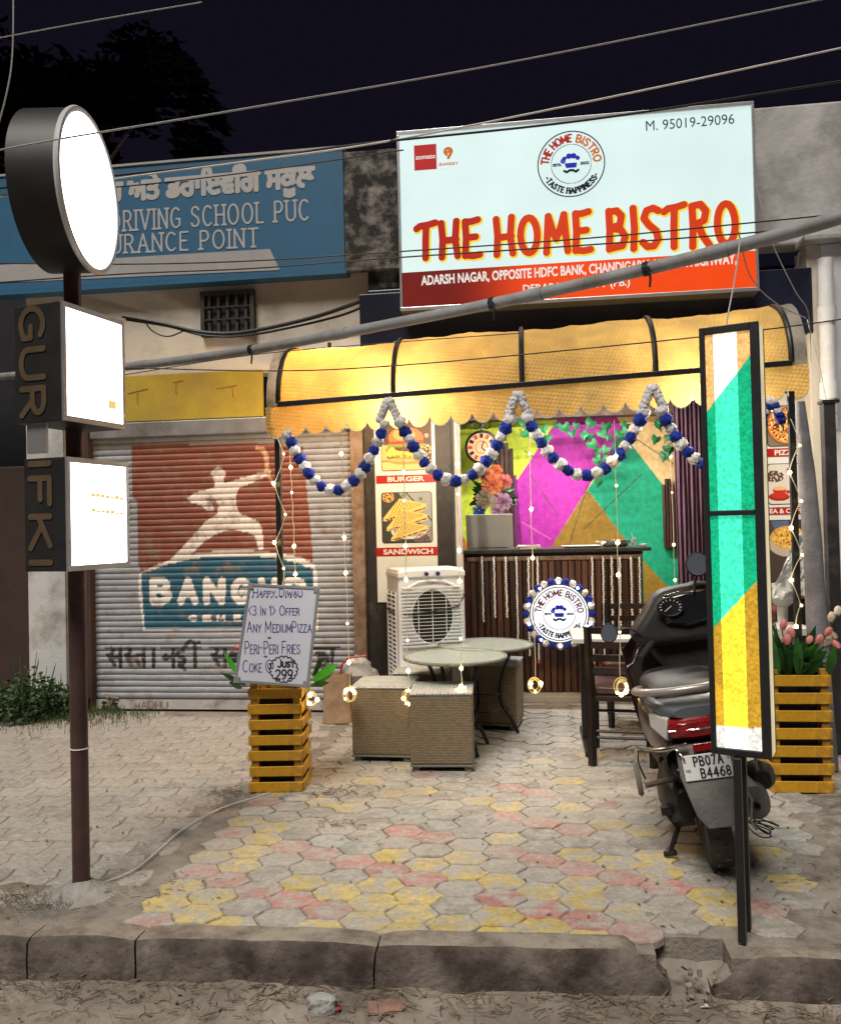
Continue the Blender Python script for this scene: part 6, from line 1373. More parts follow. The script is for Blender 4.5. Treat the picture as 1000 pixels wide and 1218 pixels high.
# moulded brow
mb = MB(); P = [(-W2 + .02, H0 - .20), (-.10, H0 - .135), (0, H0 - .125), (.10, H0 - .135), (W2 - .02, H0 - .20)]; mb.tube([(x, -.153, z) for x, z in P], .012, 8); mb.build('brow', 'cooler_white', ac, smooth=True)
flat_l = lambda u, v: tuple(Vector((u, -.1535, v)) + ac.location)
font_text('badge_lettering', 'SUJATA', -.035, H0 - .158, .09, .020, mk('badge_red', (.5, .06, .04), .5), ac, flat_l, offset=.01)
# round fan opening with fine louvres
FZ = H0 - .40; ra, rb2 = .158, .205
mb = MB(); mb.lathe((0.0, -.152, FZ), [(0, .0), (ra, .0), (ra, -.003), (0, -.003)], 40, 'y', sy=rb2 / ra); mb.build('fan_opening', 'cooler_dark', ac)
mb = MB(); mb.ring((0, -.158, FZ), ra + .006, .006, 'y', 48, 8, sz=(rb2 + .006) / (ra + .006)); mb.build('grille_ring', 'cooler_white', ac, smooth=True)
for k in range(18):
    z = FZ - rb2 - .03 + (2 * rb2 + .06) * (k + .5) / 18; ww = W2 - .018
    q = (z - FZ) / (rb2 + .004); ch = (ra + .004) * math.sqrt(max(0, 1 - q * q)); mb = MB()
    for s_ in (-1, 1): mb.box((s_ * (ww + ch) / 2, -.166, z), (ww - ch, .010, .010), (R_(8), 0, 0))
    if ch > .01: mb.box((0, -.168, z), (ch * 2, .004, .0034))
    mb.build('louvre', 'cooler_white', ac)
for k in range(3): mb = MB(); mb.box(((k - 1) * .11, -.160, FZ), (.006, .006, rb2 * 1.9)); mb.build('grille_stay', 'cooler_white', ac)
for k in range(5): mb = MB(); a = k * 2 * math.pi / 5; mb.box((.075 * math.cos(a), -.1565, FZ + .085 * math.sin(a)), (.13, .002, .05), (0, -a + .5, 0)); mb.build('fan_blade', 'cooler_dark', ac)
# side vent
sv = ACb('side_vent', -W2 - .004, -W2 + .002, -.09, DPc - .21, .24, H0 - .22, 'cooler_dark')
for k in range(24): z = .25 + (H0 - .22 - .25) * (k + .5) / 24; mb = MB(); mb.box((-W2 - .008, (DPc - .30) / 2, z), (.006, DPc - .13, .014), (0, R_(20), 0)); mb.build('vent_slat', 'cooler_white', ac)
for k in range(3): y = -.09 + (DPc - .12) * k / 2; mb = MB(); mb.box((-W2 - .009, y, (H0 + .02) / 2), (.010, .012, H0 - .44)); mb.build('vent_stay', 'cooler_white', ac)
for sx in (-1, 1):
    for y in (-.10, DPc - .20): mb = MB(); mb.lathe((sx * (W2 - .05), y, .028), [(0, -.012), (.02, -.012), (.026, 0), (.02, .012), (0, .012)], 14, 'x'); mb.build('castor', 'black_metal', ac, smooth=True)
mb = MB(); mb.lathe((-W2 - .01, -.08, .13), [(0, -.01), (.014, -.008), (.018, 0), (.010, .012), (0, .012)], 14, 'x'); mb.build('drain_knob', 'cooler_dark', ac, smooth=True)
mb = MB(); mb.tube([(-W2 - .012, .2, H0 - .36), (-W2 - .014, -.05, H0 - .37), (-W2 + .05, -.172, H0 - .375), (.0, -.176, H0 - .36), (W2 - .06, -.176, H0 - .33), (W2 + .01, -.16, H0 - .22)], .006, 6); mb.build('strap', 'black_wire', ac, smooth=True)
ac.rotation_euler = (0, 0, R_(22)); ac.location.x = pX(509, 770, 6.55)

# ================================================================== BAG, BOX, BUNDLE
def crumple(name, label, cat, x, y, w, d, h, m, rz, top_open=True):
    o = thing(name, label, cat, (x, y, 0), rz); V = []; nz, na = 12, 28
    for j in range(nz + 1):
        t = j / nz
        for k in range(na):
            a = 2 * math.pi * k / na; c, s = math.cos(a), math.sin(a); q = max(abs(c), abs(s)) ** .85; u, v = c / q * w / 2, s / q * d / 2; f = 1 - .10 * math.sin(t * 3) + .13 * (fbm(k * .5 + 3, t * 7, 3) - .5) * (t ** .4)
            V.append((u * f, v * f * (1 - .35 * t * (1 if top_open else 0)), h * t * (1 - .06 * fbm(k * .6, 9, 2) * (t > .9))))
    F = [(j * na + k, j * na + (k + 1) % na, (j + 1) * na + (k + 1) % na, (j + 1) * na + k) for j in range(nz) for k in range(na)] + [tuple(range(na))[::-1]]
    mb = MB(); mb.add(V, F); mb.build('bag', m, o, solid=.003); return o
bg0 = gz(401, 856); pb = crumple('paper_bag', 'crumpled brown paper bag standing left of the cane stools', 'paper bag', bg0.x + .02, bg0.y - .06, .24, .16, .40, 'brown_paper', .1)
bx0 = at(424, 838, 6.75); cb = thing('cardboard_box', 'orange brown cardboard box on the floor left of the air cooler', 'cardboard box', (pX(424, 820, 6.75), 6.80, 0), .05)
mb = MB(); mb.bx(-.17, .17, -.12, .12, 0, .27); mb.build('carton', 'cardboard', cb, bevel=.004); mb = MB(); mb.bx(-.03, .03, -.123, -.1205, .02, .26); mb.build('tape', 'brown_paper', cb)
mb = MB(); mb.bx(.04, .12, -.1225, -.1202, .17, .23); mb.build('printed_mark', 'red_plastic', cb)
pbn = thing('plastic_bundle', 'red edged bundle of crumpled plastic bags on the cardboard box', 'plastic bags', (pX(424, 800, 6.76), 6.78, .275))
for k, (m, cx_, cz_, s) in enumerate((('clear_plastic', 0, .09, .13), ('clear_plastic', .08, .05, .10), ('grey_blind', -.06, .06, .09))):
    V = []; mb = MB(); n1, n2 = 10, 16
    for j in range(n1 + 1):
        for i in range(n2): th = math.pi * j / n1; a = 2 * math.pi * i / n2; r = s * (.75 + .6 * fbm(i * .7 + k * 9, j * .8, 3)); V.append((cx_ + r * math.sin(th) * math.cos(a), r * .7 * math.sin(th) * math.sin(a), max(.002, cz_ + r * math.cos(th))))
    mb.add(V, [(j * n2 + i, j * n2 + (i + 1) % n2, (j + 1) * n2 + (i + 1) % n2, (j + 1) * n2 + i) for j in range(n1) for i in range(n2)]); mb.build('bag', m, pbn)
mb = MB(); mb.tube([(-.13, -.10, .03), (-.10, -.11, .18), (-.05, -.1, .235), (.10, -.09, .25)], .009, 6); mb.build('red_edge', 'red_plastic', pbn)

# ================================================================== CANE STOOLS AND TABLES
def stool(label, x, y, rz, w=.40, h=.47, proto=None):
    if proto:
        o = copy_tree(proto); o.location = (x, y, 0); o.rotation_euler = (0, 0, rz); o['label'] = label; return o
    o = thing('cane_stool', label, 'stool', (x, y, 0), rz, group='square cane stools round the tables')
    b = w / 2; mb = MB(); V = []
    mb.bx(-b, b, -b, b, .045, h - .02); mb.build('body', 'cane', o, bevel=.012, boxuv=True)
    mb = MB(); mb.bx(-b - .004, b + .004, -b - .004, b + .004, h - .0195, h); mb.build('seat', 'cane_top', o, bevel=.008, boxuv=True)
    mb = MB(); mb.bx(-b - .003, b + .003, -b - .003, b + .003, .030, .044); mb.build('bottom_rim', 'cane_rim', o, bevel=.004)
    for sx in (-1, 1):
        for sy in (-1, 1): mb = MB(); mb.bx(sx * (b - .035) - .022, sx * (b - .035) + .022, sy * (b - .035) - .022, sy * (b - .035) + .022, 0, .0295); mb.build('leg', 'cane_rim', o)
    return o
s1a = gz(485, 918); s1b = gz(556, 918)
P0 = stool('right hand cane stool of the front pair, before the round table', (s1a.x + s1b.x) / 2 + .02, s1a.y + .20, .05, h=.50)
stool('left hand cane stool of the front pair, beside the paper bag', gz(417, 906).x + .215, gz(417, 906).y + .20, -.02, proto=P0)
stool('cane stool mostly hidden behind the front pair, close to the air cooler', pX(503, 800, 6.25), 6.25, .0, proto=P0)
stool('cane stool farthest back at right, under the back round table', gz(613, 868).x - .16, gz(613, 868).y + .18, -.12, proto=P0)
def table(label, cx, cy, h, r, rz, proto=None):
    if proto: o = copy_tree(proto); o.location = (cx, cy, 0); o.rotation_euler = (0, 0, rz); o['label'] = label; return o
    o = thing('round_table', label, 'table', (cx, cy, 0), rz, group='round woven bistro tables')
    mb = MB(); mb.lathe((0, 0, 0), [(0, h - .012), (r - .012, h - .012), (r - .008, h - .002), (0, h - .001)], 48); t = mb.build('tabletop', 'table_weave', o, boxuv=True)
    mb = MB(); mb.ring((0, 0, h - .008), r - .004, .012, 'z', 56, 8); mb.build('rim', 'cane_rim', o, smooth=True)
    for k in range(4):
        a = k * math.pi / 2 + .4; ca, sa = math.cos(a), math.sin(a); pr = ((.62, h - .02), (.50, h - .12), (.34, h - .30), (.36, h - .44), (.55, .12), (.72, .005))
        P = smooth_path([Vector((r * q * ca, r * q * sa, z)) for q, z in pr], 5); mb = MB(); mb.tube(P, .0135, 10); mb.build('leg', 'black_metal', o, smooth=True)
    for q, z in ((.35, h - .36), (.46, .17)): mb = MB(); mb.ring((0, 0, z), r * q, .006, 'z', 32, 6); mb.build('brace_ring', 'black_metal', o, smooth=True)
    return o
t1y = 5.86; th = CAMH - (779 - 626.5) / 1000 * (t1y * 1.005)
T1 = table('front round bistro table with woven top between the cane stools', pX(541, 778, t1y), t1y, th, .358, .25)
t2y = 6.42; table('back round bistro table with woven top near the counter', pX(577, 765, t2y), t2y, th, .35, .75, proto=T1)

# ================================================================== DARK CHAIRS AND WHITE TABLE
def chair(label, x, y, rz, proto=None):
    if proto: o = copy_tree(proto); o.location = (x, y, 0); o.rotation_euler = (0, 0, rz); o['label'] = label; return o
    o = thing('dining_chair', label, 'chair', (x, y, 0), rz, group='dark ladder back chairs'); sw = .20
    # back is at -y
    for s in (-1, 1):
        mb = MB(); P = [(s * .19, -.24, 0), (s * .19, -.20, .22), (s * .19, -.19, .45), (s * .195, -.23, .66), (s * .20, -.30, .90)]
        for a, b in zip(P[:-1], P[1:]): pass
        mb.tube(P, [.028, .029, .031, .028, .024], 4); mb.build('leg', 'chair_wood', o)
        mb = MB(); mb.tube([(s * .18, .20, 0), (s * .18, .19, .44)], [.024, .028], 4); mb.build('leg', 'chair_wood', o)
        mb = MB(); mb.tube([(s * .185, -.19, .25), (s * .18, .185, .25)], .010, 4); mb.build('stretcher', 'chair_wood', o)
    for (y, z) in ((-.195, .21), (-.198, .17), (.19, .26)): mb = MB(); mb.tube([(-.18, y, z), (.18, y, z)], .010, 4); mb.build('stretcher', 'chair_wood', o)
    for z, y in ((.87, -.292), (.775, -.265), (.69, -.242), (.605, -.218)):
        mb = MB(); n = 8; V = []
        for i in range(n + 1): t = i / n; x = -.19 + .38 * t; yy = y - .02 * math.sin(math.pi * t); V += [(x, yy - .008, z - .021), (x, yy + .008, z - .021), (x, yy + .008, z + .021), (x, yy - .008, z + .021)]
        F = [(i * 4 + k, i * 4 + (k + 1) % 4, (i + 1) * 4 + (k + 1) % 4, (i + 1) * 4 + k) for i in range(n) for k in range(4)]; mb.add(V, F + [(0, 1, 2, 3), (n * 4 + 3, n * 4 + 2, n * 4 + 1, n * 4)]); mb.build('back_slat', 'chair_wood', o)
    mb = MB(); mb.bx(-.19, .19, -.19, .20, .40, .435); mb.build('seat_frame', 'chair_wood', o, bevel=.006)
    mb = MB(); V = [(x, y, .4355) for x, y in ((-.21, -.175), (.21, -.175), (.225, .21), (-.225, .21))] + [(x, y, .50) for x, y in ((-.20, -.165), (.20, -.165), (.215, .20), (-.215, .20))]
    mb.add(V, [(3, 2, 1, 0), (4, 5, 6, 7), (0, 1, 5, 4), (1, 2, 6, 5), (2, 3, 7, 6), (3, 0, 4, 7)]); mb.build('seat', 'seat_leather', o, bevel=.022, smooth=True)
    return o
cf = gz(717, 912); C1 = chair('dark ladder back chair with brown padded seat, nearer one, left of the scooter', cf.x + .15, cf.y + .24, -.10)
chair('dark ladder back chair on the far side of the white table', pX(752, 735, 6.75), 6.72, math.pi - .1, proto=C1)
wt = thing('white_table', 'white topped table on a black metal base behind the dark chair', 'table', (pX(735, 760, 6.1), 6.1, 0))
hx = CAMH - (756 - 623) / 1000 * 5.85
mb = MB(); mb.bx(-.33, .42, -.30, .30, hx - .035, hx); mb.build('tabletop', 'table_white', wt, bevel=.005)
mb = MB(); mb.bx(-.27, -.21, -.05, .01, .04, hx - .036); mb.build('leg', 'black_metal', wt, bevel=.004); mb = MB(); mb.bx(.29, .35, -.05, .01, .04, hx - .036); mb.build('leg', 'black_metal', wt, bevel=.004)
for x in (-.24, .32): mb = MB(); mb.bx(x - .03, x + .03, -.40, .32, .0, .039); mb.build('foot', 'black_metal', wt, bevel=.004)
# small table with bowl and plastic sheet, right
wb = thing('side_table', 'small white table behind the right planter', 'table', (pX(930, 760, 6.3), 6.3, 0)); hz_ = pZ(930, 748, 6.1)
mb = MB(); mb.bx(-.16, .16, -.2, .2, hz_ - .05, hz_); mb.build('tabletop', 'table_white', wb, bevel=.004)
for sx in (-1, 1):
    for sy in (-1, 1): mb = MB(); mb.bx(sx * .13 - .015, sx * .13 + .015, sy * .17 - .015, sy * .17 + .015, 0, hz_ - .0505); mb.build('leg', 'table_white', wb)
bs2 = thing('wash_basin', 'white pedestal basin under the right menu poster', 'basin', (pX(932, 700, 6.55), 6.6, pZ(932, 720, 6.5)))
mb = MB(); mb.lathe((0, 0, 0), [(0, -.28), (.05, -.28), (.035, -.22), (.04, -.02), (.10, .03), (.17, .09), (.19, .14), (.18, .145), (.14, .09), (0, .05)], 28); mb.build('bowl', 'white_pipe', bs2, smooth=True)
pl_ = thing('plastic_sheet', 'crumpled clear plastic sheet draped over the basin', 'plastic sheet', (pX(935, 680, 6.5), 6.5, pZ(935, 700, 6.5)))
V = []; n = 22
for j in range(n + 1):
    for i in range(n + 1):
        u, v = i / n - .5, j / n; x = u * .34 * (.25 + .9 * v); z = .42 - .46 * v + .05 * u; V.append((x + .10 - .12 * v, -.12 - .14 * v + .10 * (fbm(i * .45, j * .35, 3) - .5), z + .03 * (fbm(i * .5 + 7, j * .5) - .5)))
mb = MB(); mb.add(V, [(j * (n + 1) + i, j * (n + 1) + i + 1, (j + 1) * (n + 1) + i + 1, (j + 1) * (n + 1) + i) for j in range(n) for i in range(n)]); mb.build('sheet', 'clear_plastic', pl_, solid=.002)

# ================================================================== CRATE PLANTERS, BOARD
def planter(label, x, y, rz, w, d, h, nsl, proto=None):
    o = thing('crate_planter', label, 'planter', (x, y, 0), rz, group='yellow slatted crate planters')
    gap = h / nsl; sl = gap * .62
    for sx in (-1, 1):
        for sy in (-1, 1): mb = MB(); cxx, cyy = sx * (w / 2 - .035), sy * (d / 2 - .035); mb.bx(cxx - .022, cxx + .022, cyy - .022, cyy + .022, .004, h - .004); mb.build('corner_post', 'yellow_slat_dull', o, bevel=.002)
    fr = bpy.data.meshes.new('x')
    A = mesh_only(MB().bx(-w / 2, w / 2, -.007, .007, 0, sl), 'slat', 'yellow_slat'); Bm = mesh_only(MB().bx(-.007, .007, -d / 2 + .0145, d / 2 - .0145, 0, sl), 'slat', 'yellow_slat')
    for k in range(nsl):
        z = k * gap
        for s in (-1, 1):
            q = share('slat', A, o, (random.uniform(-.004, .004), s * (d / 2 - .007), z), (0, random.uniform(-.006, .006), 0)); b = q.modifiers.new('b', 'BEVEL'); b.width = .002; b.segments = 1
            q = share('slat', Bm, o, (s * (w / 2 - .007), 0, z), (random.uniform(-.006, .006), 0, 0)); b = q.modifiers.new('b', 'BEVEL'); b.width = .002; b.segments = 1
    mb = MB(); mb.bx(-w / 2 + .06, w / 2 - .06, -d / 2 + .06, d / 2 - .06, .02, h - .08); mb.build('pot', 'dark_inside', o, bevel=.01)
    return o
pL, pR = gz(287, 942), gz(350, 944); rz = -.22; w_ = .325; ph = .645
c_ = Vector((math.cos(rz), math.sin(rz), 0)); dperp = Vector((-math.sin(rz), math.cos(rz), 0)); ctr = Vector(((pL + pR) / 2)) + dperp * .165
PL1 = planter('left yellow crate planter holding the offer board', ctr.x, ctr.y, .10, .325, .30, ph, 7)
q0, q1 = gz(917, 943), gz(994, 945)
PL2 = planter('right yellow crate planter full of pink artificial tulips', (q0.x + q1.x) / 2, q0.y + .165, .02, (q1.x - q0.x), .32, .70, 7)
# plant leaves in the left planter
hp = thing('leafy_plant', 'green leafy plant poking out behind the offer board', 'plant', (ctr.x, ctr.y, ph - .08))
for (a, b, w, m) in (((372, 810), (402, 789), .030, 'leaf_bright'), ((374, 812), (396, 801), .022, 'leaf_bright'), ((290, 812), (266, 776), .022, 'leaf_bright'), ((292, 815), (262, 800), .020, 'leaf_dark'), ((288, 818), (272, 812), .026, 'leaf_dark'), ((370, 815), (392, 812), .02, 'leaf_green'), ((372, 805), (384, 782), .016, 'leaf_dark')):
    mb = MB(); mb.leaf(at(*a, 5.15), at(*b, 5.05 + .2 * random.random()), w, Vector((0, 1, .3))); mb.build('leaf', m, hp, W=True, smooth=True)
mb = MB(); p = at(281, 771, 5.15); mb.lathe(tuple(p), [(0, -.02), (.014, -.008), (.016, .006), (0, .024)], 10); mb.build('red_bud', 'red_plastic', hp, W=True, smooth=True)
# whiteboard
wbd = thing('offer_board', 'handwritten white offer board with grey frame leaning on the left crate planter', 'whiteboard', tuple(at(322, 816, 4.80)))
BL, BR_, TL = at(278, 812, 4.78), at(367, 818, 4.79), at(296, 694, 4.92)
TR = BR_ + (TL - BL) - (BR_ - BL) * .03
def bmap(u, v, d=0):
    p = (BL * (1 - u) + BR_ * u) * (1 - v) + (TL * (1 - u) + TR * u) * v; nn = (BR_ - BL).cross(TL - BL).normalized()
    if nn.y > 0: nn = -nn
    return tuple(p + nn * d)
def bslab(name, u0, u1, v0, v1, d0, d1, m): mb = MB(); P = [bmap(a, b, d0) for a, b in ((u0, v0), (u1, v0), (u1, v1), (u0, v1))] + [bmap(a, b, d1) for a, b in ((u0, v0), (u1, v0), (u1, v1), (u0, v1))]; mb.add(P, [(3, 2, 1, 0), (4, 5, 6, 7), (0, 1, 5, 4), (1, 2, 6, 5), (2, 3, 7, 6), (3, 0, 4, 7)]); return mb.build(name, m, wbd, W=True, bevel=.002)
bslab('board', .02, .98, .015, .985, -.012, .0, 'board_white')
for a in ((0, .035, .03, .97), (.965, 1, .03, .97), (.0, 1, 0, .028), (0, 1, .972, 1)): bslab('frame', *a, -.015, .006, 'board_frame')
for u, v in ((0, 0), (.93, 0), (0, .945), (.93, .945)): bslab('corner', u - .005, u + .075, v - .004, v + .06, .0062, .0085, 'board_frame')
zb3 = lambda x, y: (x, y)
def hand(text, zx0, zx1, zy0, zy1, r=.0028, m='ink_blue', **kw):
    """zoomed crop coordinates (260..430 x 660..960, scale 4.059) -> board u,v by inverting the corner map"""
    def uv(zx, zy):
        px, py = 260 + zx / 4.059, 660 + zy / 4.059; u, v = .5, .5
        for _ in range(30):
            q = proj(bmap(u, v)); e = (px - q[0], py - q[1]); u += e[0] / 86; v -= e[1] / 122
        return u, v
    (u0, v0), (u1, v1) = uv(zx0, zy1), uv(zx1, zy0); (u2, v2) = uv(zx1, zy1); (u3, v3) = uv(zx0, zy0)
    st_, tw = layout(text, **kw); mx = max(p[1] for s in st_ for p in s) or 1; out = []
    for s in st_:
        out.append([(.008 + ((u0 * (1 - a) + u2 * a) * (1 - b) + (u3 * (1 - a) + u1 * a) * b) * .50 + random.uniform(-.0008, .0008), ((v0 * (1 - a) + v2 * a) * (1 - b) + (v3 * (1 - a) + v1 * a) * b) * .60 + random.uniform(-.0008, .0008)) for a, b in ((p[0] / tw, p[1] / mx) for p in s)])
    return flat('lettering', out, r, .0028, m, wbd, lambda u, v: bmap(u / .50, v / .60, .0012))
hand('HAPPY DIWALI'.title(), 162, 396, 165, 200, m='ink_blue'); hand('* * * * * * * * * * *', 158, 390, 203, 222, r=.0055, m='ink_black', gap=.2, space=.3)
hand('<3 In 1> Offer', 138, 382, 246, 292); hand('Any MediumPizza', 132, 440, 322, 374); hand('+', 230, 248, 396, 414); hand('Peri-Peri Fries', 122, 384, 418, 478); hand('+', 212, 230, 486, 506)
hand('Coke @', 112, 258, 508, 566, space=.3); hand('Just', 280, 358, 508, 542, r=.005, m='ink_black'); hand('299', 270, 350, 556, 600, r=.005, m='ink_black')
def uvpx(zx, zy):
    px, py = 260 + zx / 4.059, 660 + zy / 4.059; u, v = .5, .5
    for _ in range(30): q = proj(bmap(u, v)); u += (px - q[0]) / 86; v -= (py - q[1]) / 122
    return u, v
cl_ = []
for k in range(18):
    a = 2 * math.pi * k / 18; cx_, cy_ = 314 + 60 * math.cos(a), 553 + 56 * math.sin(a)
    for j in range(7): b = a - 1.5 + j * .5; u, v = uvpx(cx_ + 9 * math.cos(b), cy_ + 9 * math.sin(b)); cl_.append((u * .5, v * .6))
flat('cloud_outline', [cl_], .0034, .0028, 'ink_black', wbd, lambda u, v: bmap(u / .5, v / .6, .0016))
# fairy light coil on the planter's right side
cg = thing('string_light', 'small coil of lit string light hooked on the side of the left crate planter', 'string light', tuple(at(372, 832, 4.9)), group='warm string lights hanging from the awning')
mb = MB(); [mb.ring((random.uniform(-.008, .008), 0, random.uniform(-.008, .008)), .03 + .004 * k, .0028, 'y', 20, 5, sx=.8) for k in range(4)]; mb.build('coil', 'coil_wire', cg)
for k in range(3): share('bulb', BM_, cg, (.03 * math.cos(k * 2), -.01, .03 * math.sin(k * 2)))
# tulips and leaves in the right planter
px0 = PL2.location
fl = thing('tulip_plant', 'pink artificial tulips with broad green leaves in the right crate planter', 'flowers', (px0.x, px0.y, .62))
random.seed(21)
for k in range(64):
    a = random.uniform(0, 6.28); r0 = random.uniform(.0, .10); b = Vector((px0.x + r0 * math.cos(a), px0.y + r0 * math.sin(a), .64)); L_ = random.uniform(.18, .33); el = random.uniform(.35, 1.35)
    d = Vector((math.cos(a) * math.cos(el), math.sin(a) * math.cos(el) * .8, math.sin(el))) * L_; mb = MB(); mb.leaf(b, b + d, random.uniform(.028, .050), droop=random.uniform(0, .07), nseg=6); mb.build('leaf', random.choice(['leaf_green', 'leaf_dark', 'leaf_dark']), fl, W=True, smooth=True)
for (p, q) in (((926, 805), (914, 752)), ((950, 806), (948, 758)), ((985, 806), (992, 768))): mb = MB(); mb.leaf(at(*p, 5.05), at(*q, 4.98), .028, Vector((0, 1, 0)), nseg=6); mb.build('leaf', 'leaf_green', fl, W=True, smooth=True)
def tulip(c, r, m, tilt):
    """a cup of six petals in two whorls"""
    mb = MB(); Rm = Euler(tilt).to_matrix()
    for w in range(2):
        for k in range(3):
            a = 2 * math.pi * k / 3 + w * 1.05; V = []
            for j in range(6):
                t = j / 5; rad = r * (.25 + .62 * math.sin(math.pi * min(1, t * .8 + .12))) * (1 - .06 * w); wd = r * .75 * math.sin(math.pi * (t * .82 + .12))
                for s in (-1, 0, 1): aa = a + s * wd / max(rad, .2 * r) * .8; rr = rad * (1 - .08 * abs(s)); V.append(Vector(c) + Rm @ Vector((rr * math.cos(aa), rr * math.sin(aa), t * r * 2.3)))
            mb.add(V, [(j * 3 + i, j * 3 + i + 1, (j + 1) * 3 + i + 1, (j + 1) * 3 + i) for j in range(5) for i in range(2)])
    return mb.build('tulip', m, fl, W=True, smooth=True)
for (x, y, m, s) in ((919, 726, 'pink_petal', .026), (919, 735, 'pink_petal', .026), (930, 745, 'pink_petal', .026), (942, 754, 'pink_petal', .026), (936, 763, 'pink_petal', .027), (961, 762, 'pink_petal', .022), (973, 762, 'pink_petal', .025), (982, 752, 'pink_petal', .024), (988, 736, 'white_petal', .026), (996, 728, 'white_petal', .026), (986, 760, 'white_petal', .027), (994, 756, 'white_petal', .026), (980, 765, 'white_petal', .026), (998, 768, 'pink_petal', .026), (944, 775, 'pink_petal', .014)):
    Y = 5.02 + random.uniform(-.04, .12); c = at(x, y + 4, Y); d = random.uniform(-.9, .3) if x < 960 else random.uniform(.1, .9); tulip(c, s, m, (random.uniform(-.3, .5), d, random.uniform(0, 3)))
    mb = MB(); mb.tube(smooth_path([Vector((px0.x + (c.x - px0.x) * .3, px0.y, .64)), Vector((px0.x + (c.x - px0.x) * .6, (px0.y + c.y) / 2, (c.z + .64) / 2)), c], 4), .0035, 5); mb.build('stem', 'leaf_green', fl, W=True)
bud = mesh_only(MB().lathe((0, 0, 0), [(0, -.014), (.009, -.006), (.010, .003), (0, .016)], 7), 'bud', 'white_petal', True)

# ================================================================== SCOOTER
S0 = gz(862, 1029); S0.z = 0; S0.x -= .02
sc = thing('scooter', 'parked dark red and grey scooter seen from behind, leaning on its stand', 'scooter', tuple(S0))
def part(mb, name, m, par=None, **kw): return mb.build(name, m, par or sc, **kw)
def wheel_at(y, name, z=.245, R0=.245, tw=.055, yaw=0):
    mb = MB(); prof = [(R0 - .10, -tw * .7), (R0 - .05, -tw), (R0 - .018, -tw * .92), (R0 - .002, -tw * .45), (R0, 0), (R0 - .002, tw * .45), (R0 - .018, tw * .92), (R0 - .05, tw), (R0 - .10, tw * .7)]
    mb.lathe((0, 0, 0), prof, 44, 'x'); t = part(mb, name, 'tyre', smooth=True); t.location = (0, y, z); t.rotation_euler = (0, 0, yaw)
    m2 = MB(); m2.lathe((0, 0, 0), [(0, -.05), (.05, -.05), (.06, -.03), (.13, -.028), (.152, -.042), (.152, .042), (.13, .028), (.06, .03), (.05, .05), (0, .05)], 28, 'x'); m2.build('rim', 'engine_metal', t, smooth=True)
    m3 = MB()
    for k in range(40): a = 2 * math.pi * k / 40; m3.box((0, (R0 + .0005) * math.cos(a), (R0 + .0005) * math.sin(a)), (tw * 1.2, .006, .006), (a, 0, .5 if k % 2 else -.5))
    m3.build('tread', 'tyre', t, kind='stuff'); return t
wheel_at(0, 'wheel'); fwh = wheel_at(1.24, 'wheel', yaw=R_(18))
# rear body: two flanks tapering to the tail, seat above
part(MB().loft([(-.16, 0, .66, .055, .05, 2.6), (-.12, 0, .655, .105, .085, 2.8), (.0, 0, .645, .145, .125, 3), (.2, 0, .62, .165, .16, 3), (.42, 0, .60, .165, .18, 3), (.56, 0, .57, .15, .19, 3), (.62, 0, .52, .12, .20, 3)], 28), 'body', 'scooter_maroon', smooth=True)
part(MB().loft([(-.10, 0, .775, .07, .025, 2.4), (-.05, 0, .782, .115, .045, 2.6), (.12, 0, .79, .135, .055, 2.8), (.32, 0, .79, .14, .05, 2.8), (.42, 0, .775, .14, .045, 2.8), (.62, 0, .765, .115, .04, 2.6), (.70, 0, .75, .07, .03, 2.4)], 26), 'seat', 'scooter_black', smooth=True)
# tail light, side lenses, trim
part(MB().loft([(-.205, .0, .665, .07, .030, 3), (-.185, 0, .668, .10, .046, 3.2), (-.10, 0, .672, .118, .055, 3)], 24), 'tail_light', 'tail_red', smooth=True)
mb = MB(); mb.tube([(-.10, -.193, .668), (0, -.208, .665), (.10, -.193, .668)], .004, 6); part(mb, 'tail_trim', 'chrome')
for s in (-1, 1):
    V = [(s * .098, -.180, .722), (s * .110, -.175, .620), (s * .155, -.09, .672), (s * .150, -.06, .728)]
    mb = MB(); mb.add([Vector(v) for v in V] + [Vector(v) + Vector((-s * .03, .06, 0)) for v in V], [(0, 1, 2, 3), (7, 6, 5, 4), (0, 4, 5, 1), (1, 5, 6, 2), (2, 6, 7, 3), (3, 7, 4, 0)]); part(mb, 'turn_signal', 'clear_lens', bevel=.008, smooth=True)
# grab rail
P = smooth_path([Vector(v) for v in ((-.150, .26, .775), (-.172, .10, .80), (-.165, -.06, .825), (-.10, -.17, .835), (0, -.20, .838), (.10, -.17, .835), (.165, -.06, .825), (.172, .10, .80), (.150, .26, .775))], 5)
mb = MB(); mb.tube(P, .017, 10); part(mb, 'grab_rail', 'scooter_silver', smooth=True)
part(MB().loft([(-.185, 0, .735, .07, .022, 3), (-.14, 0, .745, .115, .042, 3), (-.02, 0, .748, .145, .05, 3), (.10, 0, .74, .15, .04, 3)], 22), 'rear_cowl', 'seat_vinyl', smooth=True)
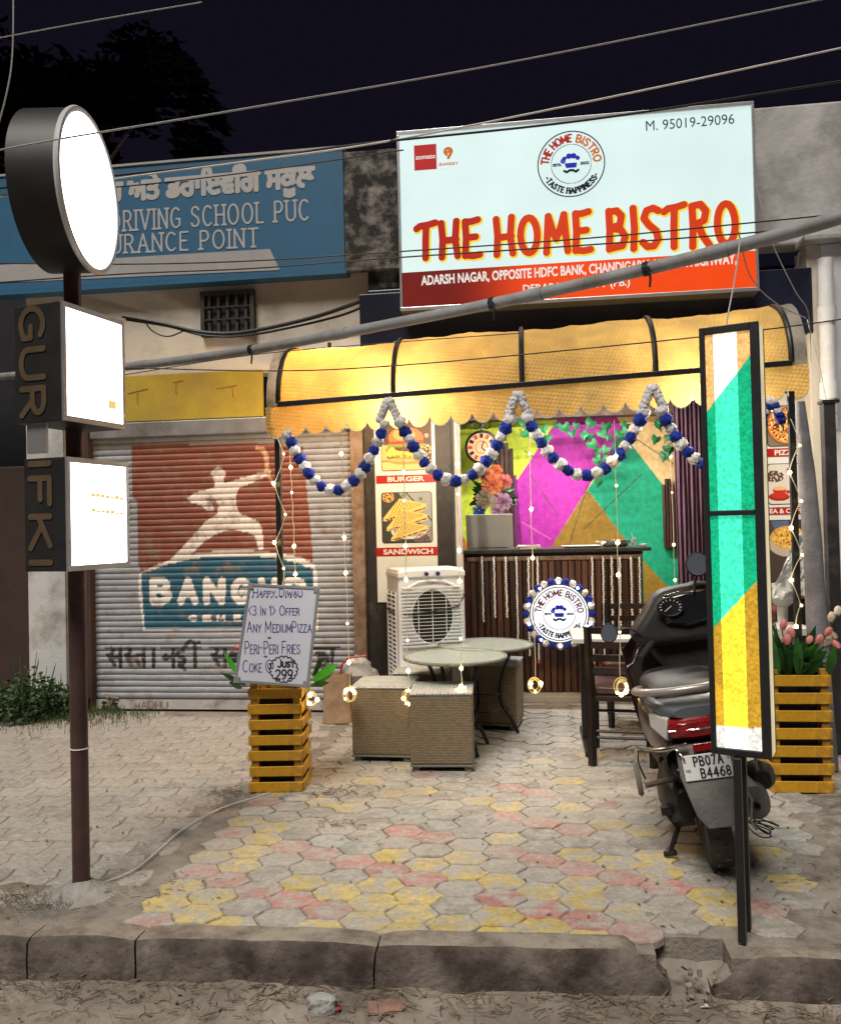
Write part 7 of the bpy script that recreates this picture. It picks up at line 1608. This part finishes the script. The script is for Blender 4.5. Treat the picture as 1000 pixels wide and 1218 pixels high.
# rear mudguard with plate
part(MB().loft([(-.13, 0, .57, .135, .05, 3), (-.19, 0, .53, .125, .07, 3), (-.12, 0, .50, .10, .06, 3)], 20), 'tail_under', 'scooter_black', smooth=True)
def slab(pts, th, y0fn): pass
MG = [(-.115, .60), (.115, .60), (.12, .48), (.085, .325), (.05, .275), (-.05, .275), (-.085, .325), (-.12, .48)]
mb = MB(); n = len(MG); yy = lambda z: -.205 - .10 * (.60 - z) / .3; V = [(x, yy(z), z) for x, z in MG] + [(x * .97, yy(z) + .03, z) for x, z in MG]; mb.add(V, [tuple(range(n))[::-1], tuple(range(n, 2 * n))] + [(k, (k + 1) % n, (k + 1) % n + n, k + n) for k in range(n)]); part(mb, 'mudguard', 'scooter_dusty', bevel=.008)
mb = MB(); ax_ = Euler((R_(-16), 0, 0)); mb.box((0, -.243, .515), (.200, .006, .105), (R_(-16), 0, 0)); plate = part(mb, 'number_plate', 'plate_white', bevel=.003)
def plf(u, v): q = Euler((R_(-16), 0, 0)).to_matrix() @ Vector((u, -.0045, v)); return tuple(Vector((0, -.243, .515)) + q + S0)
flat('plate_lettering', fit('PB07A', -.052, .006, .118, .036, gap=.3), .0034, .0016, 'ink_black', plate, plf)
flat('plate_lettering', fit('B4468', -.032, -.044, .120, .036, gap=.3), .0034, .0016, 'ink_black', plate, plf)
flat('plate_lettering', fit('IND', -.092, -.016, .020, .010), .0009, .0012, 'ink_blue', plate, plf)
mb = MB(); mb.box((0, -.222, .592), (.085, .01, .032), (R_(-16), 0, 0)); part(mb, 'reflector', 'tail_red', bevel=.003)
# chrome guards around the flanks
for s in (-1, 1):
    P = smooth_path([Vector(v) for v in ((s * .05, -.24, .615), (s * .13, -.22, .60), (s * .175, -.12, .585), (s * .205, .04, .55), (s * .215, .10, .47), (s * .20, .14, .38))], 5)
    mb = MB(); mb.tube(P, .009, 8); part(mb, 'side_guard', 'chrome', smooth=True)
    P = smooth_path([Vector(v) for v in ((s * .12, -.20, .60), (s * .09, -.24, .545), (s * .12, -.19, .50))], 5); mb = MB(); mb.tube(P, .006, 8); part(mb, 'plate_stay', 'chrome', smooth=True)
# engine, exhaust, stands, foot pegs
part(MB().loft([(-.06, -.10, .30, .04, .06, 2.6), (.02, -.12, .29, .065, .10, 2.8), (.25, -.13, .27, .07, .10, 2.8), (.45, -.11, .28, .06, .09, 2.6), (.5, -.1, .29, .04, .05, 2.4)], 20), 'engine_case', 'scooter_black', smooth=True)
mb = MB(); mb.box((-.05, .10, .40), (.12, .2, .12)); mb.box((-.03, .02, .26), (.06, .16, .12)); [mb.box((-.12, .05 + .04 * k, .20), (.10, .012, .06)) for k in range(4)]; part(mb, 'engine_block', 'engine_metal', bevel=.01)
part(MB().loft([(-.24, .165, .33, .03, .035, 2), (-.22, .168, .33, .06, .07, 2.2), (-.10, .17, .325, .072, .082, 2.3), (.15, .165, .31, .068, .075, 2.3), (.24, .15, .30, .03, .035, 2)], 24), 'exhaust', 'scooter_dusty', smooth=True)
mb = MB(); mb.lathe((.165, -.245, .33), [(0, 0), (.014, 0), (.016, -.02), (.010, -.022), (0, -.004)], 14, 'y'); part(mb, 'exhaust_tip', 'cooler_dark', smooth=True)
mb = MB(); mb.tube([(.15, .22, .30), (.08, .35, .24), (.0, .42, .26)], .018, 8); part(mb, 'exhaust_pipe', 'engine_metal', smooth=True)
part(MB().loft([(-.16, .225, .40, .035, .04, 2.4), (-.10, .235, .40, .055, .06, 2.4), (.0, .225, .39, .05, .055, 2.4), (.06, .21, .38, .03, .03, 2.4)], 16), 'exhaust_shield', 'scooter_black', smooth=True)
mb = MB(); mb.tube([(.09, -.20, .56), (.12, -.27, .45), (.15, -.26, .36), (.13, -.25, .27), (.15, -.22, .22)], .006, 6); part(mb, 'loose_cable', 'grey_wire', smooth=True)
mb = MB()
for k in range(4): mb.tube(smooth_path([Vector((.10 + .02 * k, -.1, .24)), Vector((.16 + .03 * k, -.16, .17 + .01 * k)), Vector((.22, -.12, .15 + .02 * k)), Vector((.14, -.06, .20))], 5), .003, 5)
part(mb, 'wire_tangle', 'black_wire')
# folded foot peg plate on the left
mb = MB(); mb.tube([(-.10, .02, .40), (-.20, -.02, .405), (-.26, -.03, .40)], .013, 8); part(mb, 'peg_bar', 'engine_metal', smooth=True)
mb = MB(); mb.lathe((-.285, -.02, .43), [(0, -.012), (.045, -.012), (.052, 0), (.045, .012), (0, .012)], 20, 'x', sx=.65, sy=1.55); part(mb, 'foot_peg', 'scooter_dusty', smooth=True)
mb = MB(); mb.tube([(-.07, .12, .24), (-.15, .06, .16), (-.19, .01, .26)], .012, 8); mb.tube([(-.15, .06, .16), (-.205, .05, .058)], .012, 8); mb.tube([(-.23, .06, .052), (-.18, .04, .062)], .014, 8); mb.box((-.19, .0, .27), (.045, .04, .035)); part(mb, 'side_stand', 'scooter_black', smooth=False)
# floor board, leg shield, headset
part(MB().loft([(.55, 0, .33, .15, .035, 4), (.80, 0, .32, .17, .03, 4), (1.0, 0, .33, .15, .04, 4)], 16), 'floor_board', 'scooter_black', smooth=True)
mb = MB(); V = []; hs = [(.33, 1.00, .17), (.5, 1.02, .20), (.70, 1.04, .215), (.86, 1.02, .20), (.96, .99, .12)]
n = 12
for (z, y, w) in hs:
    for i in range(n + 1): a = -1 + 2 * i / n; V.append((w * a, y + .09 * (1 - a * a) ** .5 * 1.0, z))
m = len(V); V += [(x * .94, y + .03, z) for x, y, z in V]
F = []
for j in range(len(hs) - 1):
    for i in range(n): q = j * (n + 1) + i; F += [(q, q + 1, q + n + 2, q + n + 1), (m + q + n + 1, m + q + n + 2, m + q + 1, m + q)]
for j in range(len(hs) - 1):
    for i in (0, n): q = j * (n + 1) + i; F.append((q, q + n + 1, m + q + n + 1, m + q) if i == 0 else (q + n + 1, q, m + q, m + q + n + 1))
mb.add(V, F); part(mb, 'leg_shield', 'scooter_maroon', smooth=True)
part(MB().loft([(1.06, 0, .62, .10, .24, 2.8), (1.16, 0, .60, .13, .24, 2.8), (1.28, 0, .56, .08, .2, 2.4)], 20), 'front_apron', 'scooter_maroon', smooth=True)
part(MB().loft([(1.02, 0, .48, .05, .02, 2), (1.15, 0, .53, .06, .03, 2.4), (1.3, 0, .50, .055, .03, 2.4), (1.42, 0, .44, .04, .03, 2)], 16), 'front_mudguard', 'scooter_maroon', smooth=True)
mb = MB(); mb.tube([(0, 1.0, .85), (0, 1.2, .30)], .025, 10); part(mb, 'fork', 'engine_metal', smooth=True)
part(MB().loft([(.84, -.02, .62, .12, .24, 3.2), (.92, -.02, .66, .16, .26, 3), (1.0, 0, .70, .16, .22, 3)], 22), 'glove_box', 'scooter_black', smooth=True)
mb = MB(); mb.tube(smooth_path([Vector((-.22, .70, .92)), Vector((-.205, .78, .75)), Vector((-.18, .86, .55)), Vector((-.16, .90, .40))], 5), .007, 6); part(mb, 'cable', 'black_wire', smooth=True)
sc.rotation_euler = (0, R_(-9), R_(-2)); WIDE = {'body', 'seat', 'tail_light', 'tail_trim', 'turn_signal', 'grab_rail', 'rear_cowl', 'tail_under', 'side_guard'}
for o in sc.children:
    if o.name.split('.')[0] in WIDE: o.scale = (1.28, 1, 1)

# headset, gauge, grips and mirrors, placed where they stand and carried by the leaning scooter
SM = (Matrix.Translation(S0) @ sc.rotation_euler.to_matrix().to_4x4()).inverted()
def spart(mb, name, m, par=None, **kw):
    mb.v = [tuple(SM @ Vector(v)) for v in mb.v]; return mb.build(name, m, par or sc, **kw)
def wslab(pts, Y, depth, tilt=0.0, cz=720):
    n = len(pts); P = [at(x, y, Y + tilt * (y - cz) / 100) for x, y in pts]; mb = MB()
    ctr = sum(P, Vector()) / n; inner = [ctr + (p - ctr) * .80 + Vector((0, -.028, 0)) for p in P]; back = [p + Vector((0, depth, 0)) for p in P]
    V = inner + P + back; return mb.add(V, [tuple(range(n))[::-1]] + [(k, (k + 1) % n, n + (k + 1) % n, n + k) for k in range(n)] + [(n + k, n + (k + 1) % n, 2 * n + (k + 1) % n, 2 * n + k) for k in range(n)] + [tuple(range(2 * n, 3 * n))])
YH = 4.72
hb = spart(wslab([(751, 757), (758, 742), (767, 728), (777, 710), (788, 703), (803, 699), (819, 696), (832, 692), (850, 694), (862, 704), (866, 724), (860, 745), (845, 760), (815, 765), (790, 768), (768, 770), (757, 766)], YH, .15, tilt=-.10), 'headset', 'scooter_black', bevel=.012, smooth=True)
spart(wslab([(783, 722), (790, 708), (812, 702), (838, 700), (850, 712), (846, 738), (820, 746), (792, 744)], YH - .035, .03, tilt=-.10), 'dash_panel', 'black_glossy', hb, bevel=.006, smooth=True)
spart(wslab([(768, 768), (795, 742), (845, 738), (862, 760), (864, 800), (850, 818), (816, 816), (796, 800), (780, 784)], YH + .03, .16, tilt=-.05, cz=780), 'inner_cover', 'scooter_black', hb, bevel=.012, smooth=True)
gc = at(797, 722, YH - .085); gR = .056
mb = MB(); mb.ring(tuple(gc), gR, .006, 'y', 36, 8, sx=1.15, sz=.85); spart(mb, 'gauge_rim', 'scooter_black', hb, smooth=True)
mb = MB(); mb.lathe(tuple(gc), [(0, .004), (gR, .004), (gR, .001), (0, .001)], 32, 'y', sx=1.15, sy=.85); spart(mb, 'gauge', 'black_glossy', hb)
for k in range(11):
    a = R_(205 - k * 23); mb = MB(); mb.box((gc.x + gR * .95 * math.cos(a), gc.y - .001, gc.z + gR * .68 * math.sin(a)), (.004, .002, .011), (0, math.pi / 2 - a, 0)); spart(mb, 'dial_mark', 'poster_text', hb)
mb = MB(); mb.tube([gc + Vector((.006, -.003, .006)), gc + Vector((-.03, -.003, -.026))], .002, 4); spart(mb, 'needle', 'paper', hb)
mb = MB(); a_, b_ = at(776, 764, YH - .05), at(761, 784, YH - .16); mb.tube([a_, a_.lerp(b_, .5), b_], [.020, .019, .018], 12); spart(mb, 'grip', 'scooter_black', hb, smooth=True)
mb = MB(); mb.tube(smooth_path([at(772, 762, YH - .04), at(760, 772, YH - .12), at(754, 788, YH - .2), at(746, 794, YH - .22)], 5), .007, 6); spart(mb, 'brake_lever', 'chrome', hb, smooth=True)
mb = MB(); mb.tube([at(850, 745, YH), at(885, 738, YH - .02)], .019, 10); spart(mb, 'grip', 'scooter_black', hb, smooth=True)
for (mx_, my_, stem, r_, sx_) in ((724, 753, [(733, 750), (748, 748), (768, 758)], .050, .9), (829, 671, [(829, 682), (826, 695), (826, 704)], .062, 1.0)):
    mb = MB(); mb.tube(smooth_path([at(x, y, YH - .06) for x, y in stem], 5), .007, 6); spart(mb, 'mirror_stem', 'scooter_black', hb, smooth=True)
    c = at(mx_, my_, YH - .08); mb = MB(); mb.lathe(tuple(c), [(0, .035), (r_ * .7, .028), (r_, .004), (r_ * 1.02, -.008), (r_ * .94, -.010), (0, -.008)], 26, 'y', sx=sx_, sy=1.05); mo = spart(mb, 'mirror', 'scooter_black', hb, smooth=True)
    mb = MB(); mb.lathe((c.x, c.y - .0105, c.z), [(0, .0), (r_ * .9, .0), (r_ * .9, -.002), (0, -.003)], 26, 'y', sx=sx_, sy=1.05); spart(mb, 'mirror_glass', 'mirror_glass', hb, smooth=True)

# ================================================================== SMALL GROUND THINGS, WEEDS, DEBRIS
random.seed(5)
c = gz(383, 1202, -.15); rk = thing('stone', 'grey broken stone lying in the sand below the kerb', 'stone', (c.x, c.y, -.15))
import bmesh
def rock(name, r, m, par, loc, sc_=(1, 1, 1), seed=1):
    bm = bmesh.new(); bmesh.ops.create_icosphere(bm, subdivisions=3, radius=r); rr = random.Random(seed); o = (rr.random() * 9, rr.random() * 9)
    for v in bm.verts:
        co = v.co / r; q = max(abs(co.x), abs(co.y), abs(co.z)); v.co = v.co * (1 / q * .55 + .45) * (.8 + .45 * fbm(co.x * 2 + o[0], co.y * 2 + co.z * 2 + o[1])); v.co.x *= sc_[0]; v.co.y *= sc_[1]; v.co.z *= sc_[2]
    me = bpy.data.meshes.new(name); bm.to_mesh(me); bm.free(); me.materials.append(M[m]); ob = bpy.data.objects.new(name, me); COL.objects.link(ob); ob.parent = par; ob.location = loc; return ob
rock('boulder', .042, 'stone', rk, (0, 0, .02), (1.25, .8, .8), 3); rk.rotation_euler = (0, 0, .3)
c = gz(458, 1199, -.15); bb = thing('brick_piece', 'flat reddish brick piece lying in the sand below the kerb', 'brick', (c.x, c.y, -.15), .2)
rock('chunk', .05, 'brick_bit', bb, (0, 0, .002), (1.3, .8, .16), 8)
c = gz(398, 1203, -.15); b2 = thing('red_wrapper', 'small torn red wrapper beside the grey stone', 'litter', (c.x, c.y, -.145))
mb = MB(); mb.add([(-.02, -.006, 0), (.014, -.014, .005), (.022, .007, .002), (.0, .014, .008), (-.014, .01, .001)], [(0, 1, 3, 4), (1, 2, 3)]); mb.build('foil', 'red_plastic', b2, solid=.001)
c = gz(683, 1200, -.15); b3 = thing('paper_scrap', 'pale scrap of paper at the foot of the broken kerb gap', 'litter', (gz(842, 1199, -.15).x, gz(842, 1199, -.15).y, -.145))
mb = MB(); mb.add([(-.03, -.01, 0), (.0, -.012, .004), (.03, .0, .002), (.02, .012, .004), (-.02, .01, .001)], [(0, 1, 3, 4), (1, 2, 3)]); mb.build('scrap', 'paper', b3, solid=.001)
mb = MB()
def twig(x, y, z, L_, r):
    a = random.uniform(0, 6.28); d = Vector((math.cos(a), math.sin(a) * .8, random.uniform(-.05, .15))) * L_; p = Vector((x, y, z)); k = Vector((random.uniform(-.3, .3), random.uniform(-.3, .3), .1)) * L_ * .3
    mb.tube([p, p + d * .5 + k, p + d], r, 3, cap=False)
for _ in range(1500):
    x = random.uniform(-2.4, 1.5); cl = .5 + .5 * math.sin(x * 5) * math.sin(x * 11); y = kerb_y(x) - .01 - abs(random.gauss(0, .10)) * (1.6 if random.random() < .3 else .8)
    if random.random() < .35 + .65 * cl: twig(x, y, -.145 + random.uniform(-.006, .018), random.uniform(.015, .08), random.uniform(.0008, .0022))
for _ in range(500): twig(random.uniform(-2.4, 1.6), random.uniform(2.3, 3.0), -.145 + random.uniform(-.01, .005), random.uniform(.01, .05), random.uniform(.0008, .0018))
for (cx_, cy_, n_, s_) in ((pL.x - .05, pL.y - .03, 160, .10), (pR.x + .22, pR.y + .05, 200, .13), (-1.75, 4.55, 60, .1), (-2.15, 3.35, 140, .16), (-1.8, 3.5, 100, .16), (1.4, 3.9, 120, .22), (1.25, 3.45, 80, .14), (-1.05, 4.35, 60, .08)):
    for _ in range(n_): twig(random.gauss(cx_, s_), random.gauss(cy_, s_ * .5), .004, random.uniform(.01, .05), random.uniform(.0007, .0016))
tag(mb.build('dry_twigs', 'twig', None), 'dry twigs and straw scattered along the kerb and paving', 'twigs', kind='stuff')
mb = MB()
for _ in range(1400):
    if random.random() < .5: x = random.uniform(-2.6, 1.7); y = random.uniform(2.3, kerb_y(x)); z = -.150
    else:
        x = random.uniform(-3.4, 2.2); y = random.uniform(3.3, 7.0); z = .001
        if random.random() < .6: continue
    s = random.choice([.003, .004, .006, .010]) * random.uniform(.6, 1.2); mb.box((x, y, z + s * .2), (s, s * random.uniform(.6, 1), s * .5), (random.random(), random.random(), random.random() * 3))
tag(mb.build('gravel', 'joint_dirt', None), 'small stones and crumbs scattered on the sand and paving', 'gravel', kind='stuff')
mb = MB()
for _ in range(220):
    x = random.uniform(-3.0, 2.0); y = random.uniform(3.3, 6.6) if random.random() < .7 else random.uniform(2.5, 3.05); z = .002 if y > 3.2 else -.142; mb.leaf((x, y, z + .001), (x + random.uniform(-.03, .03), y + random.uniform(-.03, .03), z + .008), .007, Vector((0, 0, 1)), nseg=2)
tag(mb.build('fallen_leaves', 'twig', None), 'tiny dry leaves fallen on the paving', 'leaves', kind='stuff')
# pale wire on the ground from planter to pole
P = [gz(x, y) + Vector((0, 0, .006)) for x, y in ((322, 944), (300, 951), (270, 960), (240, 974), (212, 992), (185, 1016), (160, 1036), (130, 1049), (108, 1054), (98, 1052))]
mb = MB(); mb.tube(smooth_path(P, 5), .0032, 6); tag(mb.build('power_cord', 'white_wire', None, smooth=True), 'white power cord running over the paving from planter to sign pole', 'cord')
# weeds at the far left, each plant its own thing
labs = ['bushy green weed at the far left edge before the dark wall', 'tall green weed just left of the peeling white pillar', 'leafy weed at the foot of the peeling white pillar', 'low green weed right of the thin white pipe', 'small weed tuft at the bottom left of the roller shutter', 'spindly weed with bare stalks at the left edge']
for k, (px, py, h, n, sp) in enumerate(((8, 862, .36, 420, .22), (36, 858, .42, 420, .19), (60, 856, .36, 320, .17), (76, 852, .24, 150, .12), (122, 850, .10, 40, .06), (20, 866, .58, 160, .16))):
    b = gz(px, py); w = thing('weed_plant', labs[k], 'weed', (b.x, b.y + .12, 0), group='weeds at the left edge')
    mb = MB()
    for j in range(7): a = random.uniform(0, 6.28); mb.tube([(0, 0, 0), (sp * .5 * math.cos(a), sp * .4 * math.sin(a), h * .6), (sp * .8 * math.cos(a), sp * .6 * math.sin(a), h * random.uniform(.8, 1.1))], [.005, .004, .002], 5)
    mb.build('stem', 'weed_leaf', w)
    mb = MB()
    for j in range(n):
        a = random.uniform(0, 6.28); r = sp * math.sqrt(random.random()); z = h * random.uniform(.05, 1) * (1 - .45 * r / sp); c = Vector((r * math.cos(a), r * math.sin(a) * .8, z)); d = Vector((math.cos(a + random.uniform(-1, 1)), math.sin(a + random.uniform(-1, 1)), random.uniform(-.5, .4))).normalized()
        mb.leaf(c, c + d * random.uniform(.025, .06), random.uniform(.010, .022), nseg=2)
    mb.build('foliage', 'weed_leaf', w)
mb = MB()
for _ in range(2600):
    x = random.uniform(-4.6, -3.2); y = 6.95 - abs(random.gauss(0, .28)); 
    if random.random() < (x + 4.6) / 1.5: continue
    a = random.uniform(0, 6.28); L_ = random.uniform(.03, .11); mb.add([(x, y, -.01), (x + .006, y, -.01), (x + .02 * math.cos(a), y + .02 * math.sin(a), L_)], [(0, 1, 2)])
for _ in range(500):
    x = random.uniform(-3.0, -1.95); y = random.gauss(3.34, .05); a = random.uniform(0, 6.28); L_ = random.uniform(.01, .04); mb.add([(x, y, .0), (x + .003, y, .0), (x + .02 * math.cos(a), y + .02 * math.sin(a), L_)], [(0, 1, 2)])
tag(mb.build('grass', 'grass_blade', None), 'short grass under the weeds and along the kerb soil', 'grass', kind='stuff')
